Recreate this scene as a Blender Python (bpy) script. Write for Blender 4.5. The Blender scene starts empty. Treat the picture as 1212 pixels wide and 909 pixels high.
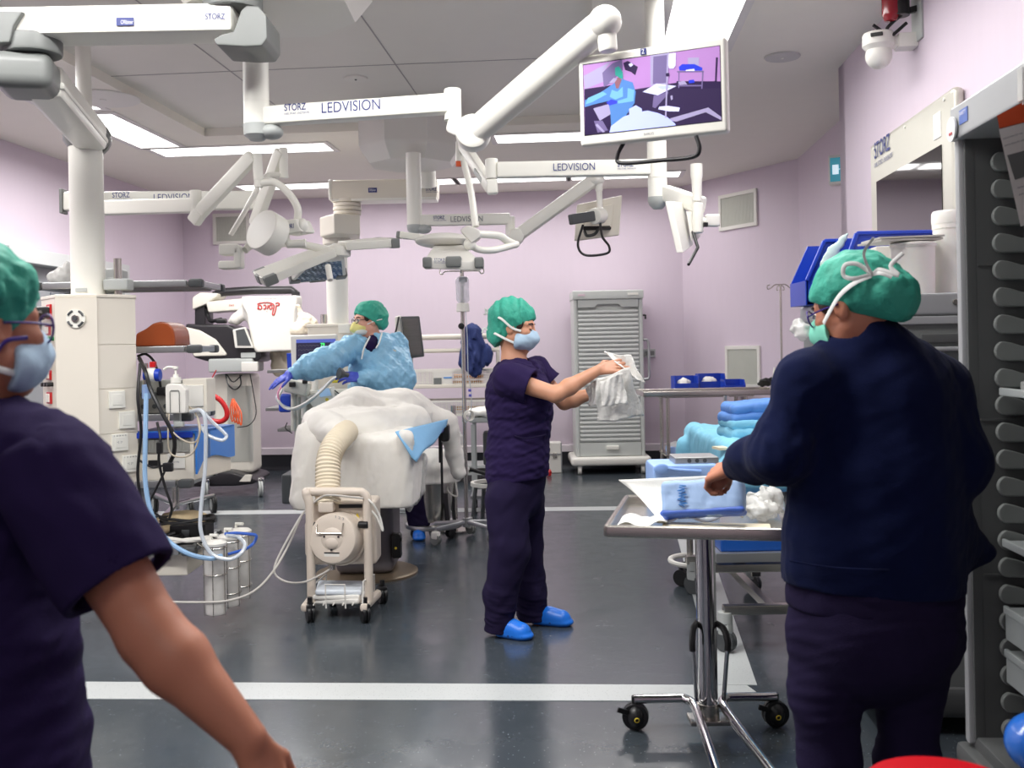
import bpy, bmesh, math, random
import numpy as np
from mathutils import Vector, Matrix
random.seed(7)
V = Vector
C = bpy.context.scene.collection
PI = math.pi
# ------------------------------------------------------------------ camera geometry (photo frame 1212 x 909)
FL, HZ, CX, CAMZ = 1200.0, 410.0, 606.0, 1.46
ROLL = 0.0192
CR, SR = math.cos(ROLL), math.sin(ROLL)
CEIL = 3.32
def P(px, py, Y):
    u, v = px - CX, py - HZ
    return V(((u*CR - v*SR)*Y/FL, Y, CAMZ - (u*SR + v*CR)*Y/FL))
def YZ(px, py, z):
    b = (px-CX)*SR + (py-HZ)*CR
    return (CAMZ - z)*FL/b
def PZ(px, py, z):
    return P(px, py, YZ(px, py, z))
TH = math.atan(0.08)
LX, DY = V((math.cos(TH), -math.sin(TH), 0)), V((math.sin(TH), math.cos(TH), 0))
def RM(l, d, z=0.0):
    p = LX*l + DY*d
    return V((p.x, p.y, z))
RZ = Matrix.Rotation(-TH, 3, 'Z')

# ------------------------------------------------------------------ materials
def s2l(c):
    return tuple(((x/255.0)/12.92 if x/255.0 <= 0.04045 else ((x/255.0+0.055)/1.055)**2.4) for x in c)
MATS = {}
def mat(name, rgb, rough=0.5, metal=0.0, var=0.05, scale=6.0, bump=0.0, bscale=40.0, spec=0.5, trans=0.0, alpha=1.0, emit=0.0, sheen=0.0, coat=0.0, sss=0.0, stretch=None):
    if name in MATS: return MATS[name]
    m = bpy.data.materials.new(name); m.use_nodes = True
    nt = m.node_tree; b = nt.nodes['Principled BSDF']
    lin = s2l(rgb)
    tc = nt.nodes.new('ShaderNodeTexCoord')
    nz = nt.nodes.new('ShaderNodeTexNoise'); nz.inputs['Scale'].default_value = scale; nz.inputs['Detail'].default_value = 4
    src = tc.outputs['Object']
    if stretch:
        mp = nt.nodes.new('ShaderNodeMapping'); mp.inputs['Scale'].default_value = stretch
        nt.links.new(src, mp.inputs['Vector']); src = mp.outputs['Vector']
    nt.links.new(src, nz.inputs['Vector'])
    mix = nt.nodes.new('ShaderNodeMix'); mix.data_type = 'RGBA'
    mix.inputs[6].default_value = tuple(max(0, x*(1-var)) for x in lin) + (1,)
    mix.inputs[7].default_value = tuple(min(1, x*(1+var)) for x in lin) + (1,)
    nt.links.new(nz.outputs['Fac'], mix.inputs[0])
    nt.links.new(mix.outputs[2], b.inputs['Base Color'])
    b.inputs['Roughness'].default_value = rough; b.inputs['Metallic'].default_value = metal
    b.inputs['Specular IOR Level'].default_value = spec
    b.inputs['Transmission Weight'].default_value = trans
    b.inputs['Alpha'].default_value = alpha
    if sheen: b.inputs['Sheen Weight'].default_value = sheen
    if coat: b.inputs['Coat Weight'].default_value = coat
    if sss:
        b.inputs['Subsurface Weight'].default_value = sss; b.inputs['Subsurface Radius'].default_value = (0.012, 0.005, 0.003)
    if emit:
        b.inputs['Emission Color'].default_value = lin + (1,); b.inputs['Emission Strength'].default_value = emit
    if bump:
        n2 = nt.nodes.new('ShaderNodeTexNoise'); n2.inputs['Scale'].default_value = bscale; n2.inputs['Detail'].default_value = 3
        nt.links.new(src, n2.inputs['Vector'])
        bp = nt.nodes.new('ShaderNodeBump'); bp.inputs['Strength'].default_value = bump; bp.inputs['Distance'].default_value = 0.01
        nt.links.new(n2.outputs['Fac'], bp.inputs['Height']); nt.links.new(bp.outputs['Normal'], b.inputs['Normal'])
    MATS[name] = m
    return m

# ------------------------------------------------------------------ tagging
def tag(o, label=None, cat=None, group=None, kind=None):
    if label: o['label'] = label
    if cat: o['category'] = cat
    if group: o['group'] = group
    if kind: o['kind'] = kind
    return o
def thing(name, label, cat, loc, group=None):
    o = bpy.data.objects.new(name, None); C.objects.link(o)
    o.empty_display_size = 0.05
    o.location = V(loc)
    return tag(o, label, cat, group)
def rel(o, parent):
    if parent is not None:
        o.parent = parent
        off = parent.location.copy() if parent.parent is None else V((0, 0, 0))
        o.matrix_parent_inverse = Matrix.Translation(-off)
def copy_tree(o, parent=None):
    c = o.copy(); C.objects.link(c)
    if parent is not None:
        mpi = o.matrix_parent_inverse.copy(); c.parent = parent; c.matrix_parent_inverse = mpi
    for ch in list(o.children): copy_tree(ch, c)
    return c
def orient(d, up=None):
    d = V(d).normalized(); up = V(up) if up is not None else V((0, 0, 1))
    x = up.cross(d)
    if x.length < 1e-5: x = V((1, 0, 0)).cross(d)
    if x.length < 1e-5: x = V((0, 1, 0)).cross(d)
    x.normalize(); y = d.cross(x)
    return Matrix((x, y, d)).transposed()
def catmull(pts, sub=8, closed=False):
    p = [V(q) for q in pts]; n = len(p); out = []
    if n < 3: return p
    rng = n if closed else n-1
    for i in range(rng):
        a = p[(i-1) % n] if (closed or i > 0) else p[0]*2-p[1]
        b, c = p[i], p[(i+1) % n]
        d = p[(i+2) % n] if (closed or i+2 < n) else p[-1]*2-p[-2]
        for k in range(sub):
            t = k/sub
            out.append(0.5*((2*b)+(c-a)*t+(2*a-5*b+4*c-d)*t*t+(3*b-a-3*c+d)*t**3))
    if not closed: out.append(p[-1])
    return out

class G:
    """collects shapes into one mesh"""
    def __init__(s): s.b = bmesh.new(); s.mi = 0
    def _fin(s, faces):
        for f in faces: f.material_index = s.mi
    def box(s, c, size, R=None, bev=0.0, seg=2):
        r = bmesh.ops.create_cube(s.b, size=1.0)
        vs = r['verts']
        M = Matrix.Translation(V(c)) @ (R.to_4x4() if R else Matrix.Identity(4)) @ Matrix.Diagonal((size[0], size[1], size[2], 1))
        bmesh.ops.transform(s.b, matrix=M, verts=vs)
        faces = set(f for v in vs for f in v.link_faces)
        if bev > 0:
            es = list(set(e for v in vs for e in v.link_edges))
            rr = bmesh.ops.bevel(s.b, geom=es, offset=min(bev, min(size)*0.49), segments=seg, affect='EDGES', profile=0.5)
            faces = set(f for f in faces if f.is_valid) | set(rr['faces'])
        s._fin(faces); return s
    def bar(s, p, q, w, h, up=None, bev=0.0, ext=0.0):
        p, q = V(p), V(q); d = q-p; R = orient(d, up)
        return s.box((p+q)/2, (w, h, d.length+ext), R, bev)
    def cyl(s, p, q, r, r2=None, n=20, bev=0.0):
        p, q = V(p), V(q); r2 = r if r2 is None else r2; d = q-p; R = orient(d)
        L = d.length; b = min(bev, L*0.4, r*0.9, max(r2, 1e-4)*0.9) if bev else 0
        prof = [(0, 0)]
        if b: prof += [(r-b, 0), (r-b*0.3, b*0.3), (r, b), (r2, L-b), (r2-b*0.3, L-b*0.3), (r2-b, L)]
        else: prof += [(r, 0), (r2, L)]
        prof += [(0, L)]
        return s.lathe(prof, p, d, n)
    def lathe(s, prof, p, d=(0, 0, 1), n=24, R=None, sx=1.0):
        p = V(p); R = R or orient(d); rings = []
        for r, z in prof:
            if r < 1e-6: rings.append([s.b.verts.new(p + R @ V((0, 0, z)))])
            else: rings.append([s.b.verts.new(p + R @ V((r*math.cos(2*PI*i/n)*sx, r*math.sin(2*PI*i/n), z))) for i in range(n)])
        fs = []
        for a, b in zip(rings, rings[1:]):
            for i in range(n):
                j = (i+1) % n
                q = [a[0], b[j], b[i]] if len(a) == 1 and len(b) > 1 else ([a[i], a[j], b[0]] if len(b) == 1 and len(a) > 1 else ([a[i], a[j], b[j], b[i]] if len(a) > 1 else None))
                if q:
                    try: fs.append(s.b.faces.new(q))
                    except ValueError: pass
        s._fin(fs); return s
    def tube(s, pts, r, n=8, closed=False, smooth=True, sub=6, flat=1.0, caps=True):
        p = catmull(pts, sub, closed) if smooth and len(pts) > 2 else [V(q) for q in pts]
        m = len(p); rings = []
        t0 = (p[1]-p[0]).normalized(); N = orient(t0) @ V((1, 0, 0))
        for i in range(m):
            a = p[(i-1) % m] if (closed or i > 0) else p[0]
            b = p[(i+1) % m] if (closed or i < m-1) else p[-1]
            t = (b-a).normalized() if (b-a).length > 1e-9 else t0
            N = (N - t*N.dot(t)); N = N.normalized() if N.length > 1e-6 else orient(t) @ V((1, 0, 0))
            B = t.cross(N)
            rr = r(i/(m-1)) if callable(r) else r
            rings.append([s.b.verts.new(p[i] + (N*math.cos(2*PI*k/n)*flat + B*math.sin(2*PI*k/n))*rr) for k in range(n)])
        fs = []
        for i in range(m if closed else m-1):
            a, b = rings[i], rings[(i+1) % m]
            for k in range(n):
                fs.append(s.b.faces.new([a[k], a[(k+1) % n], b[(k+1) % n], b[k]]))
        if not closed and caps:
            fs.append(s.b.faces.new(rings[0][::-1])); fs.append(s.b.faces.new(rings[-1]))
        s._fin(fs); return s
    def ell(s, c, r, R=None, u=20, v=12):
        if not hasattr(r, '__len__'): r = (r, r, r)
        q = bmesh.ops.create_uvsphere(s.b, u_segments=u, v_segments=v, radius=1.0)
        M = Matrix.Translation(V(c)) @ (R.to_4x4() if R else Matrix.Identity(4)) @ Matrix.Diagonal((r[0], r[1], r[2], 1))
        bmesh.ops.transform(s.b, matrix=M, verts=q['verts'])
        s._fin(set(f for w in q['verts'] for f in w.link_faces)); return s
    def prism(s, pts, vec, bev=0.0):
        vec = V(vec)
        a = [s.b.verts.new(V(p)) for p in pts]; b = [s.b.verts.new(V(p)+vec) for p in pts]; n = len(a)
        fs = [s.b.faces.new(a[::-1]), s.b.faces.new(b)]
        for i in range(n): fs.append(s.b.faces.new([a[i], a[(i+1) % n], b[(i+1) % n], b[i]]))
        bmesh.ops.recalc_face_normals(s.b, faces=fs)
        if bev:
            es = list(set(e for f in fs for e in f.edges))
            rr = bmesh.ops.bevel(s.b, geom=es, offset=bev, segments=2, affect='EDGES', profile=0.5)
            fs = [f for f in fs if f.is_valid] + list(rr['faces'])
        s._fin(fs); return s
    def quad(s, pts):
        s._fin([s.b.faces.new([s.b.verts.new(V(p)) for p in pts])]); return s
    def grid(s, fn, nu, nv):
        vs = [[s.b.verts.new(V(fn(i/nu, j/nv))) for j in range(nv+1)] for i in range(nu+1)]
        s._fin([s.b.faces.new([vs[i][j], vs[i+1][j], vs[i+1][j+1], vs[i][j+1]]) for i in range(nu) for j in range(nv)]); return s
    def build(s, name, m, parent=None, label=None, smooth=38, solid=0.0, recalc=True, wn=True):
        if recalc: bmesh.ops.recalc_face_normals(s.b, faces=s.b.faces)
        me = bpy.data.meshes.new(name); s.b.to_mesh(me); s.b.free()
        for mm in (m if isinstance(m, (list, tuple)) else [m]): me.materials.append(mm)
        o = bpy.data.objects.new(name, me); C.objects.link(o)
        if smooth:
            me.shade_smooth(); me.set_sharp_from_angle(angle=math.radians(smooth))
        if solid:
            md = o.modifiers.new('Thickness', 'SOLIDIFY'); md.thickness = solid; md.offset = 0
        elif wn and smooth:
            md = o.modifiers.new('Normals', 'WEIGHTED_NORMAL'); md.keep_sharp = True
        rel(o, parent)
        if label: o['label'] = label
        return o

# ------------------------------------------------------------------ writing
def text(s, corner, right, up, height, m, name, parent, width=None, depth=0.0006, bold=0.0):
    """s written with its lower left corner at corner; right/up are directions; width stretches it"""
    cu = bpy.data.curves.new('t', 'FONT'); cu.body = s; cu.size = 1.0; cu.extrude = 0.0; cu.offset = bold
    o = bpy.data.objects.new('t', cu); C.objects.link(o)
    bpy.context.view_layer.update()
    me = bpy.data.meshes.new_from_object(o.evaluated_get(bpy.context.evaluated_depsgraph_get()))
    bpy.data.objects.remove(o); bpy.data.curves.remove(cu)
    n = len(me.vertices); co = np.empty(n*3, 'f'); me.vertices.foreach_get('co', co); co = co.reshape(-1, 3)
    lo, hi = co.min(0), co.max(0)
    right, up = V(right).normalized(), V(up).normalized()
    sy = height/max(1e-6, hi[1]-lo[1]); sx = (width/(hi[0]-lo[0])) if width else sy
    nrm = right.cross(up)
    out = [V(corner) + right*float((c[0]-lo[0])*sx) + up*float((c[1]-lo[1])*sy) + nrm*depth for c in co]
    for v, p in zip(me.vertices, out): v.co = p
    me.materials.clear(); me.materials.append(m); me.name = name
    ob = bpy.data.objects.new(name, me); C.objects.link(ob); rel(ob, parent)
    return ob

# ------------------------------------------------------------------ smooth solids (bodies, cloth lumps)
def _wave(Pn, seed, freq, warp=1.5, stretch=(1, 1, 1)):
    rs = np.random.RandomState(seed); X, Y, Z = Pn
    t = 0
    for i in range(5):
        k = rs.normal(size=3)*freq*(0.6+0.5*i)*np.array(stretch); k2 = rs.normal(size=3)*freq*0.7*np.array(stretch); ph = rs.uniform(0, 6.28, 2)
        t = t + np.sin(k[0]*X+k[1]*Y+k[2]*Z+ph[0]+warp*np.sin(k2[0]*X+k2[1]*Y+k2[2]*Z+ph[1]))/(1+0.6*i)
    return t/2.2
class S:
    def __init__(s, h=0.006): s.ops = []; s.h = h; s.cut = []; s.lo = np.full(3, 1e9); s.hi = np.full(3, -1e9); s.noise = []
    def _ext(s, pts, r):
        for p in pts:
            s.lo = np.minimum(s.lo, np.array(p)-r); s.hi = np.maximum(s.hi, np.array(p)+r)
    def cap(s, a, b, ra, rb=None, k=0.02, flat=None, sub=False):
        rb = ra if rb is None else rb
        fm = max(1.0, flat[1] if flat else 1.0)
        if not sub: s._ext([a, b], max(ra, rb)*fm)
        s.ops.append(('c', np.array(a), np.array(b), ra, rb, k, (np.array(V(flat[0]).normalized()), flat[1]) if flat else None, sub, max(ra, rb)*fm)); return s
    def chain(s, pts, rs, k=0.02, flat=None):
        for i in range(len(pts)-1): s.cap(pts[i], pts[i+1], rs[i], rs[i+1], k, flat)
        return s
    def ell(s, c, r, R=None, k=0.02, sub=False):
        if not sub: s._ext([c], max(r))
        s.ops.append(('e', np.array(c), np.array(r), np.array(R) if R is not None else np.eye(3), k, sub, max(r))); return s
    def box(s, c, size, R=None, rnd=0.02, k=0.02, sub=False):
        m = V(size).length/2
        if not sub: s._ext([c], m)
        s.ops.append(('b', np.array(c), np.array(size)/2, np.array(R) if R is not None else np.eye(3), rnd, k, sub, m)); return s
    def plane(s, p, n, k=0.0): s.cut.append((np.array(p), np.array(V(n).normalized()))); return s      # keeps the side opposite to n
    def wave(s, amp, freq, seed=1, stretch=(1, 1, 1), warp=1.5, mask=None): s.noise.append((amp, freq, seed, stretch, warp, mask)); return s
    def mesh(s):
        h = s.h; pad = 0.03+4*h
        lo = s.lo-pad; dims = np.ceil((s.hi-s.lo+2*pad)/h).astype(int)+1
        D = np.full(dims, 9.0, 'f')
        ax = [lo[i]+h*np.arange(dims[i]) for i in range(3)]
        def win(lo_, hi_):
            a = np.clip(np.floor((lo_-lo)/h).astype(int), 0, dims-1); b = np.clip(np.ceil((hi_-lo)/h).astype(int)+1, 1, dims)
            sl = tuple(slice(a[i], b[i]) for i in range(3))
            return sl, (ax[0][sl[0]][:, None, None], ax[1][sl[1]][None, :, None], ax[2][sl[2]][None, None, :])
        for op in s.ops:
            if op[0] == 'c':
                _, a, b, ra, rb, k, flat, sub, m = op
                sl, (X, Y, Z) = win(np.minimum(a, b)-m-k-3*h, np.maximum(a, b)+m+k+3*h)
                ba = b-a; px, py, pz = X-a[0], Y-a[1], Z-a[2]
                if flat is not None:
                    n, f = flat; d = (px*n[0]+py*n[1]+pz*n[2])*(1/f-1); px, py, pz = px+d*n[0], py+d*n[1], pz+d*n[2]
                    ba = ba+n*np.dot(ba, n)*(1/f-1)
                L = max(1e-12, np.dot(ba, ba))
                t = np.clip((px*ba[0]+py*ba[1]+pz*ba[2])/L, 0, 1)
                d = np.sqrt((px-t*ba[0])**2+(py-t*ba[1])**2+(pz-t*ba[2])**2)-(ra+(rb-ra)*t)
            elif op[0] == 'e':
                _, c, r, R, k, sub, m = op
                sl, (X, Y, Z) = win(c-m-k-3*h, c+m+k+3*h)
                px, py, pz = X-c[0], Y-c[1], Z-c[2]
                q = [(px*R[0][i]+py*R[1][i]+pz*R[2][i])/r[i] for i in range(3)]
                kk = np.sqrt(q[0]**2+q[1]**2+q[2]**2)
                k2 = np.sqrt((q[0]/r[0])**2+(q[1]/r[1])**2+(q[2]/r[2])**2)
                d = kk*(kk-1)/np.maximum(k2, 1e-9)
            else:
                _, c, hs, R, rnd, k, sub, m = op
                sl, (X, Y, Z) = win(c-m-k-3*h, c+m+k+3*h)
                px, py, pz = X-c[0], Y-c[1], Z-c[2]
                q = [np.abs(px*R[0][i]+py*R[1][i]+pz*R[2][i])-hs[i]+rnd for i in range(3)]
                d = np.sqrt(sum(np.maximum(w, 0)**2 for w in q))+np.minimum(np.maximum(np.maximum(q[0], q[1]), q[2]), 0)-rnd
            A = D[sl]
            if sub:
                hh = np.clip(0.5-0.5*(A+d)/k, 0, 1); D[sl] = A*(1-hh)-d*hh+k*hh*(1-hh)
            else:
                hh = np.clip(0.5+0.5*(A-d)/k, 0, 1); D[sl] = A*(1-hh)+d*hh-k*hh*(1-hh)
        X, Y, Z = ax[0][:, None, None], ax[1][None, :, None], ax[2][None, None, :]
        near = np.abs(D) < 0.06
        if s.noise:
            I = np.nonzero(near); pn = (ax[0][I[0]], ax[1][I[1]], ax[2][I[2]])
            for amp, fr, seed, st, warp, mask in s.noise:
                w = amp*_wave(pn, seed, fr, warp, st)
                if mask: w = w*mask(*pn)
                D[I] += w.astype('f')
        for p, n in s.cut: D = np.maximum(D, ((X-p[0])*n[0]+(Y-p[1])*n[1]+(Z-p[2])*n[2]).astype('f'))
        return _nets(D, lo, h)
    def build(s, name, m, parent=None, label=None):
        vs, fs = s.mesh()
        me = bpy.data.meshes.new(name); me.from_pydata(vs.tolist(), [], fs.tolist()); me.update()
        for mm in (m if isinstance(m, (list, tuple)) else [m]): me.materials.append(mm)
        me.shade_smooth()
        o = bpy.data.objects.new(name, me); C.objects.link(o); rel(o, parent)
        if label: o['label'] = label
        return o
def _nets(D, lo, h):
    sg = D < 0
    n = [d-1 for d in D.shape]
    cnt = np.zeros(n, np.int8)
    off = [(i, j, k) for i in (0, 1) for j in (0, 1) for k in (0, 1)]
    for o in off: cnt += sg[o[0]:o[0]+n[0], o[1]:o[1]+n[1], o[2]:o[2]+n[2]]
    act = (cnt > 0) & (cnt < 8)
    I = np.nonzero(act); m = len(I[0])
    idx = np.full(n, -1, np.int64); idx[I] = np.arange(m)
    acc = np.zeros((m, 3)); c = np.zeros(m)
    for o in off:
        for a in range(3):
            if o[a]: continue
            e = list(o); e[a] = 1
            d0 = D[I[0]+o[0], I[1]+o[1], I[2]+o[2]]; d1 = D[I[0]+e[0], I[1]+e[1], I[2]+e[2]]
            x = (d0 < 0) != (d1 < 0)
            t = np.where(x, d0/np.where(np.abs(d0-d1) < 1e-12, 1, d0-d1), 0)
            pt = np.tile(np.array(o, float), (m, 1)); pt[:, a] += t
            acc += pt*x[:, None]; c += x
    vs = (np.stack(I, 1)+acc/c[:, None])*h+lo
    fs = []
    for a in range(3):
        b1, b2 = (a+1) % 3, (a+2) % 3
        s0 = [slice(None)]*3; s1 = [slice(None)]*3
        s0[a] = slice(0, -1); s1[a] = slice(1, None)
        A, B = sg[tuple(s0)], sg[tuple(s1)]
        x = np.nonzero(A != B)
        q = np.stack(x, 1)
        ok = (q[:, b1] > 0) & (q[:, b2] > 0) & (q[:, b1] < n[b1]) & (q[:, b2] < n[b2])
        q = q[ok]; fl = A[x][ok]
        def at(d1, d2):
            r = q.copy(); r[:, b1] -= d1; r[:, b2] -= d2
            return idx[r[:, 0], r[:, 1], r[:, 2]]
        f = np.stack([at(1, 1), at(0, 1), at(0, 0), at(1, 0)], 1)
        f[~fl] = f[~fl][:, ::-1]
        fs.append(f)
    return vs, np.concatenate(fs)
# ================================================================== materials used all over
WALL = mat('lilac_wall', (211, 197, 210), 0.55, var=0.02, scale=3, bump=0.06, bscale=120, stretch=(6, 6, 1))
CEILM = mat('ceiling_paint', (236, 232, 222), 0.7, var=0.02)
CEILP = mat('ceiling_panel_paint', (226, 223, 216), 0.6, var=0.02)
WHITE = mat('white_enamel', (236, 235, 226), 0.32, var=0.015)
CREAM = mat('cream_enamel', (226, 220, 207), 0.4, var=0.02)
OFFW = mat('off_white_plastic', (225, 223, 216), 0.4, var=0.02)
LGREY = mat('light_grey_plastic', (176, 180, 178), 0.45, var=0.03)
MGREY = mat('mid_grey_plastic', (118, 121, 119), 0.4, var=0.03)
DGREY = mat('dark_grey_plastic', (72, 75, 77), 0.45, var=0.04)
BLACK = mat('black_plastic', (22, 22, 24), 0.4, var=0.1)
RUBBER = mat('black_rubber', (26, 26, 28), 0.6, var=0.1)
STEEL = mat('brushed_steel', (200, 196, 188), 0.27, 1.0, var=0.05, scale=30, stretch=(1, 1, 12))
CHROME = mat('chrome', (215, 215, 215), 0.1, 1.0, var=0.02)
ALU = mat('satin_aluminium', (178, 180, 181), 0.38, 0.85, var=0.03)
INK = mat('blue_ink', (38, 52, 120), 0.5, var=0.03)
GREYINK = mat('grey_ink', (120, 122, 128), 0.5, var=0.03)
LIPBLUE = mat('blue_label', (36, 50, 122), 0.4, var=0.03)
WHITEINK = mat('white_ink', (235, 235, 240), 0.5, var=0.01)
RED = mat('red_plastic', (190, 26, 30), 0.35, var=0.05)
ORANGE = mat('orange_plastic', (228, 92, 40), 0.45, var=0.05)
BINBLUE = mat('bin_blue_plastic', (28, 64, 178), 0.35, var=0.05)
YELLOW = mat('yellow_plastic', (226, 200, 60), 0.45, var=0.04)
GREEN = mat('green_plastic', (30, 140, 70), 0.4, var=0.05)
PAPER = mat('white_paper', (238, 236, 230), 0.8, var=0.02, bump=0.1, bscale=30)
DRAPE = mat('white_drape', (236, 233, 226), 0.85, var=0.02, bump=0.12, bscale=25)
DRAPEBL = mat('pale_blue_drape', (136, 190, 232), 0.8, var=0.05, bump=0.15, bscale=25)
CYAN = mat('cyan_drape', (134, 203, 230), 0.75, var=0.06, scale=10, bump=0.25, bscale=22)
PACKBL = mat('blue_wrap', (94, 146, 222), 0.6, var=0.08, bump=0.2, bscale=25)
CLEAR = mat('clear_plastic', (225, 230, 232), 0.12, var=0.02, alpha=0.28, spec=0.7)
CLEARW = mat('cloudy_plastic', (226, 226, 222), 0.25, var=0.08, scale=30, alpha=0.6, bump=0.2)
GLASSB = mat('black_glass', (14, 13, 17), 0.05, var=0.05, spec=0.6, coat=0.3)

def floor_material():
    m = bpy.data.materials.new('speckled_vinyl'); m.use_nodes = True; nt = m.node_tree; b = nt.nodes['Principled BSDF']; L = nt.links
    tc = nt.nodes.new('ShaderNodeTexCoord')
    n1 = nt.nodes.new('ShaderNodeTexNoise'); n1.inputs['Scale'].default_value = 1.3; n1.inputs['Detail'].default_value = 5; L.new(tc.outputs['Object'], n1.inputs['Vector'])
    mx = nt.nodes.new('ShaderNodeMix'); mx.data_type = 'RGBA'
    mx.inputs[6].default_value = s2l((55, 62, 68))+(1,); mx.inputs[7].default_value = s2l((68, 75, 81))+(1,); L.new(n1.outputs['Fac'], mx.inputs[0])
    vo = nt.nodes.new('ShaderNodeTexVoronoi'); vo.inputs['Scale'].default_value = 55; L.new(tc.outputs['Object'], vo.inputs['Vector'])
    lt = nt.nodes.new('ShaderNodeMath'); lt.operation = 'LESS_THAN'; lt.inputs[1].default_value = 0.13; L.new(vo.outputs['Distance'], lt.inputs[0])
    sp = nt.nodes.new('ShaderNodeSeparateColor'); L.new(vo.outputs['Color'], sp.inputs[0])
    g2 = nt.nodes.new('ShaderNodeMath'); g2.operation = 'GREATER_THAN'; g2.inputs[1].default_value = 0.62; L.new(sp.outputs[0], g2.inputs[0])
    ml = nt.nodes.new('ShaderNodeMath'); ml.operation = 'MULTIPLY'; L.new(lt.outputs[0], ml.inputs[0]); L.new(g2.outputs[0], ml.inputs[1])
    m2 = nt.nodes.new('ShaderNodeMix'); m2.data_type = 'RGBA'; L.new(ml.outputs[0], m2.inputs[0]); L.new(mx.outputs[2], m2.inputs[6]); m2.inputs[7].default_value = s2l((128, 134, 138))+(1,)
    # scuffs
    n3 = nt.nodes.new('ShaderNodeTexNoise'); n3.inputs['Scale'].default_value = 5; n3.inputs['Detail'].default_value = 8; n3.inputs['Roughness'].default_value = 0.75; L.new(tc.outputs['Object'], n3.inputs['Vector'])
    rr = nt.nodes.new('ShaderNodeMapRange'); rr.inputs['From Min'].default_value = 0.35; rr.inputs['From Max'].default_value = 0.7
    rr.inputs['To Min'].default_value = 0.15; rr.inputs['To Max'].default_value = 0.3; L.new(n3.outputs['Fac'], rr.inputs['Value'])
    L.new(rr.outputs[0], b.inputs['Roughness']); L.new(m2.outputs[2], b.inputs['Base Color'])
    b.inputs['Specular IOR Level'].default_value = 0.5
    bp = nt.nodes.new('ShaderNodeBump'); bp.inputs['Strength'].default_value = 0.03; bp.inputs['Distance'].default_value = 0.003; L.new(n3.outputs['Fac'], bp.inputs['Height']); L.new(bp.outputs['Normal'], b.inputs['Normal'])
    return m
FLOORM = floor_material()
def tape_material():
    m = bpy.data.materials.new('pale_speckled_vinyl'); m.use_nodes = True; nt = m.node_tree; b = nt.nodes['Principled BSDF']; L = nt.links
    tc = nt.nodes.new('ShaderNodeTexCoord'); vo = nt.nodes.new('ShaderNodeTexVoronoi'); vo.inputs['Scale'].default_value = 85; L.new(tc.outputs['Object'], vo.inputs['Vector'])
    lt = nt.nodes.new('ShaderNodeMath'); lt.operation = 'LESS_THAN'; lt.inputs[1].default_value = 0.16; L.new(vo.outputs['Distance'], lt.inputs[0])
    mx = nt.nodes.new('ShaderNodeMix'); mx.data_type = 'RGBA'; L.new(lt.outputs[0], mx.inputs[0]); mx.inputs[6].default_value = s2l((186, 190, 190))+(1,); mx.inputs[7].default_value = s2l((134, 138, 140))+(1,)
    L.new(mx.outputs[2], b.inputs['Base Color']); b.inputs['Roughness'].default_value = 0.35
    return m
TAPEM = tape_material()

# ================================================================== room shell
YB, XL, XR, XR2, YF = 12.16, -5.02, 1.71, 2.12, -2.2
# plan corners in room axes (left front, left back, back right, chamfer end, recess, jut, right front)
kx = P(806, 215, 12.02); ch0 = V((kx.dot(LX), YB)); ch1 = V((XR2, 10.55))
plan = [(XL, YF), (XL, YB), (ch0.x, YB), (ch1.x, ch1.y), (XR2, 7.1), (XR, 7.1), (XR, YF)]
def st(o): o['kind'] = 'structure'; return o
def wall(name, a, b, z0=0.0, z1=CEIL+0.14, t=0.15, m=WALL):
    A, B = RM(*a), RM(*b); d = (B-A).normalized(); n = V((-d.y, d.x, 0))     # thickness to the left of a->b (outside: plan runs clockwise)
    g = G(); g.prism([A+V((0, 0, z0)), B+V((0, 0, z0)), B+V((0, 0, z1)), A+V((0, 0, z1))], n*t)
    return st(g.build(name, m, smooth=0))
g = G(); g.prism([RM(*p, -0.1) for p in plan], (0, 0, 0.1)); st(g.build('floor', FLOORM, smooth=0))
# left wall with the door opening
DO0, DO1, DOZ = 8.3, 10.42, 2.30
g = G()
for d0, d1, z0, z1 in ((YF, DO0, 0, CEIL+.14), (DO0, DO1, DOZ, CEIL+.14), (DO1, YB, 0, CEIL+.14)):
    g.box(RM(XL-0.075, (d0+d1)/2, (z0+z1)/2), (0.15, d1-d0, z1-z0), RZ)
st(g.build('wall_left', WALL, smooth=0))
wall('wall_back', plan[1], plan[2]); wall('wall_corner', plan[2], plan[3]); wall('wall_right', plan[3], plan[4])
wall('wall_right_return', plan[4], plan[5]); wall('wall_right_front', plan[5], plan[6]); wall('wall_rear', plan[6], plan[0])
# ceiling with the raised centre panel
PL0, PL1, PD0, PD1 = -3.30, 0.03, 3.5, 8.5
g = G()
zc, zt = CEIL, CEIL+0.14
for l0, l1, d0, d1 in ((XL-.1, PL0, YF-.1, YB+.1), (PL1, XR2+.1, YF-.1, YB+.1), (PL0, PL1, YF-.1, PD0), (PL0, PL1, PD1, YB+.1)):
    g.box(RM((l0+l1)/2, (d0+d1)/2, (zc+zt)/2), (l1-l0, d1-d0, zt-zc), RZ)
st(g.build('ceiling', CEILM, smooth=0))
g = G(); RAISE = 0.07
g.box(RM((PL0+PL1)/2, (PD0+PD1)/2, CEIL+RAISE+0.05), (PL1-PL0, PD1-PD0, 0.1), RZ)
o = st(g.build('ceiling_panel', CEILP, smooth=0))
g = G()
for d in (4.5, 5.2, 6.8): g.box(RM((PL0+PL1)/2, d, CEIL+RAISE-0.001), (PL1-PL0, 0.008, 0.004), RZ)
for l in (-2.45, -1.3): g.box(RM(l, (PD0+PD1)/2, CEIL+RAISE-0.001), (0.008, PD1-PD0, 0.004), RZ)
st(g.build('trim_1', mat('seam_grey', (168, 163, 164), 0.6), smooth=0))
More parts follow.
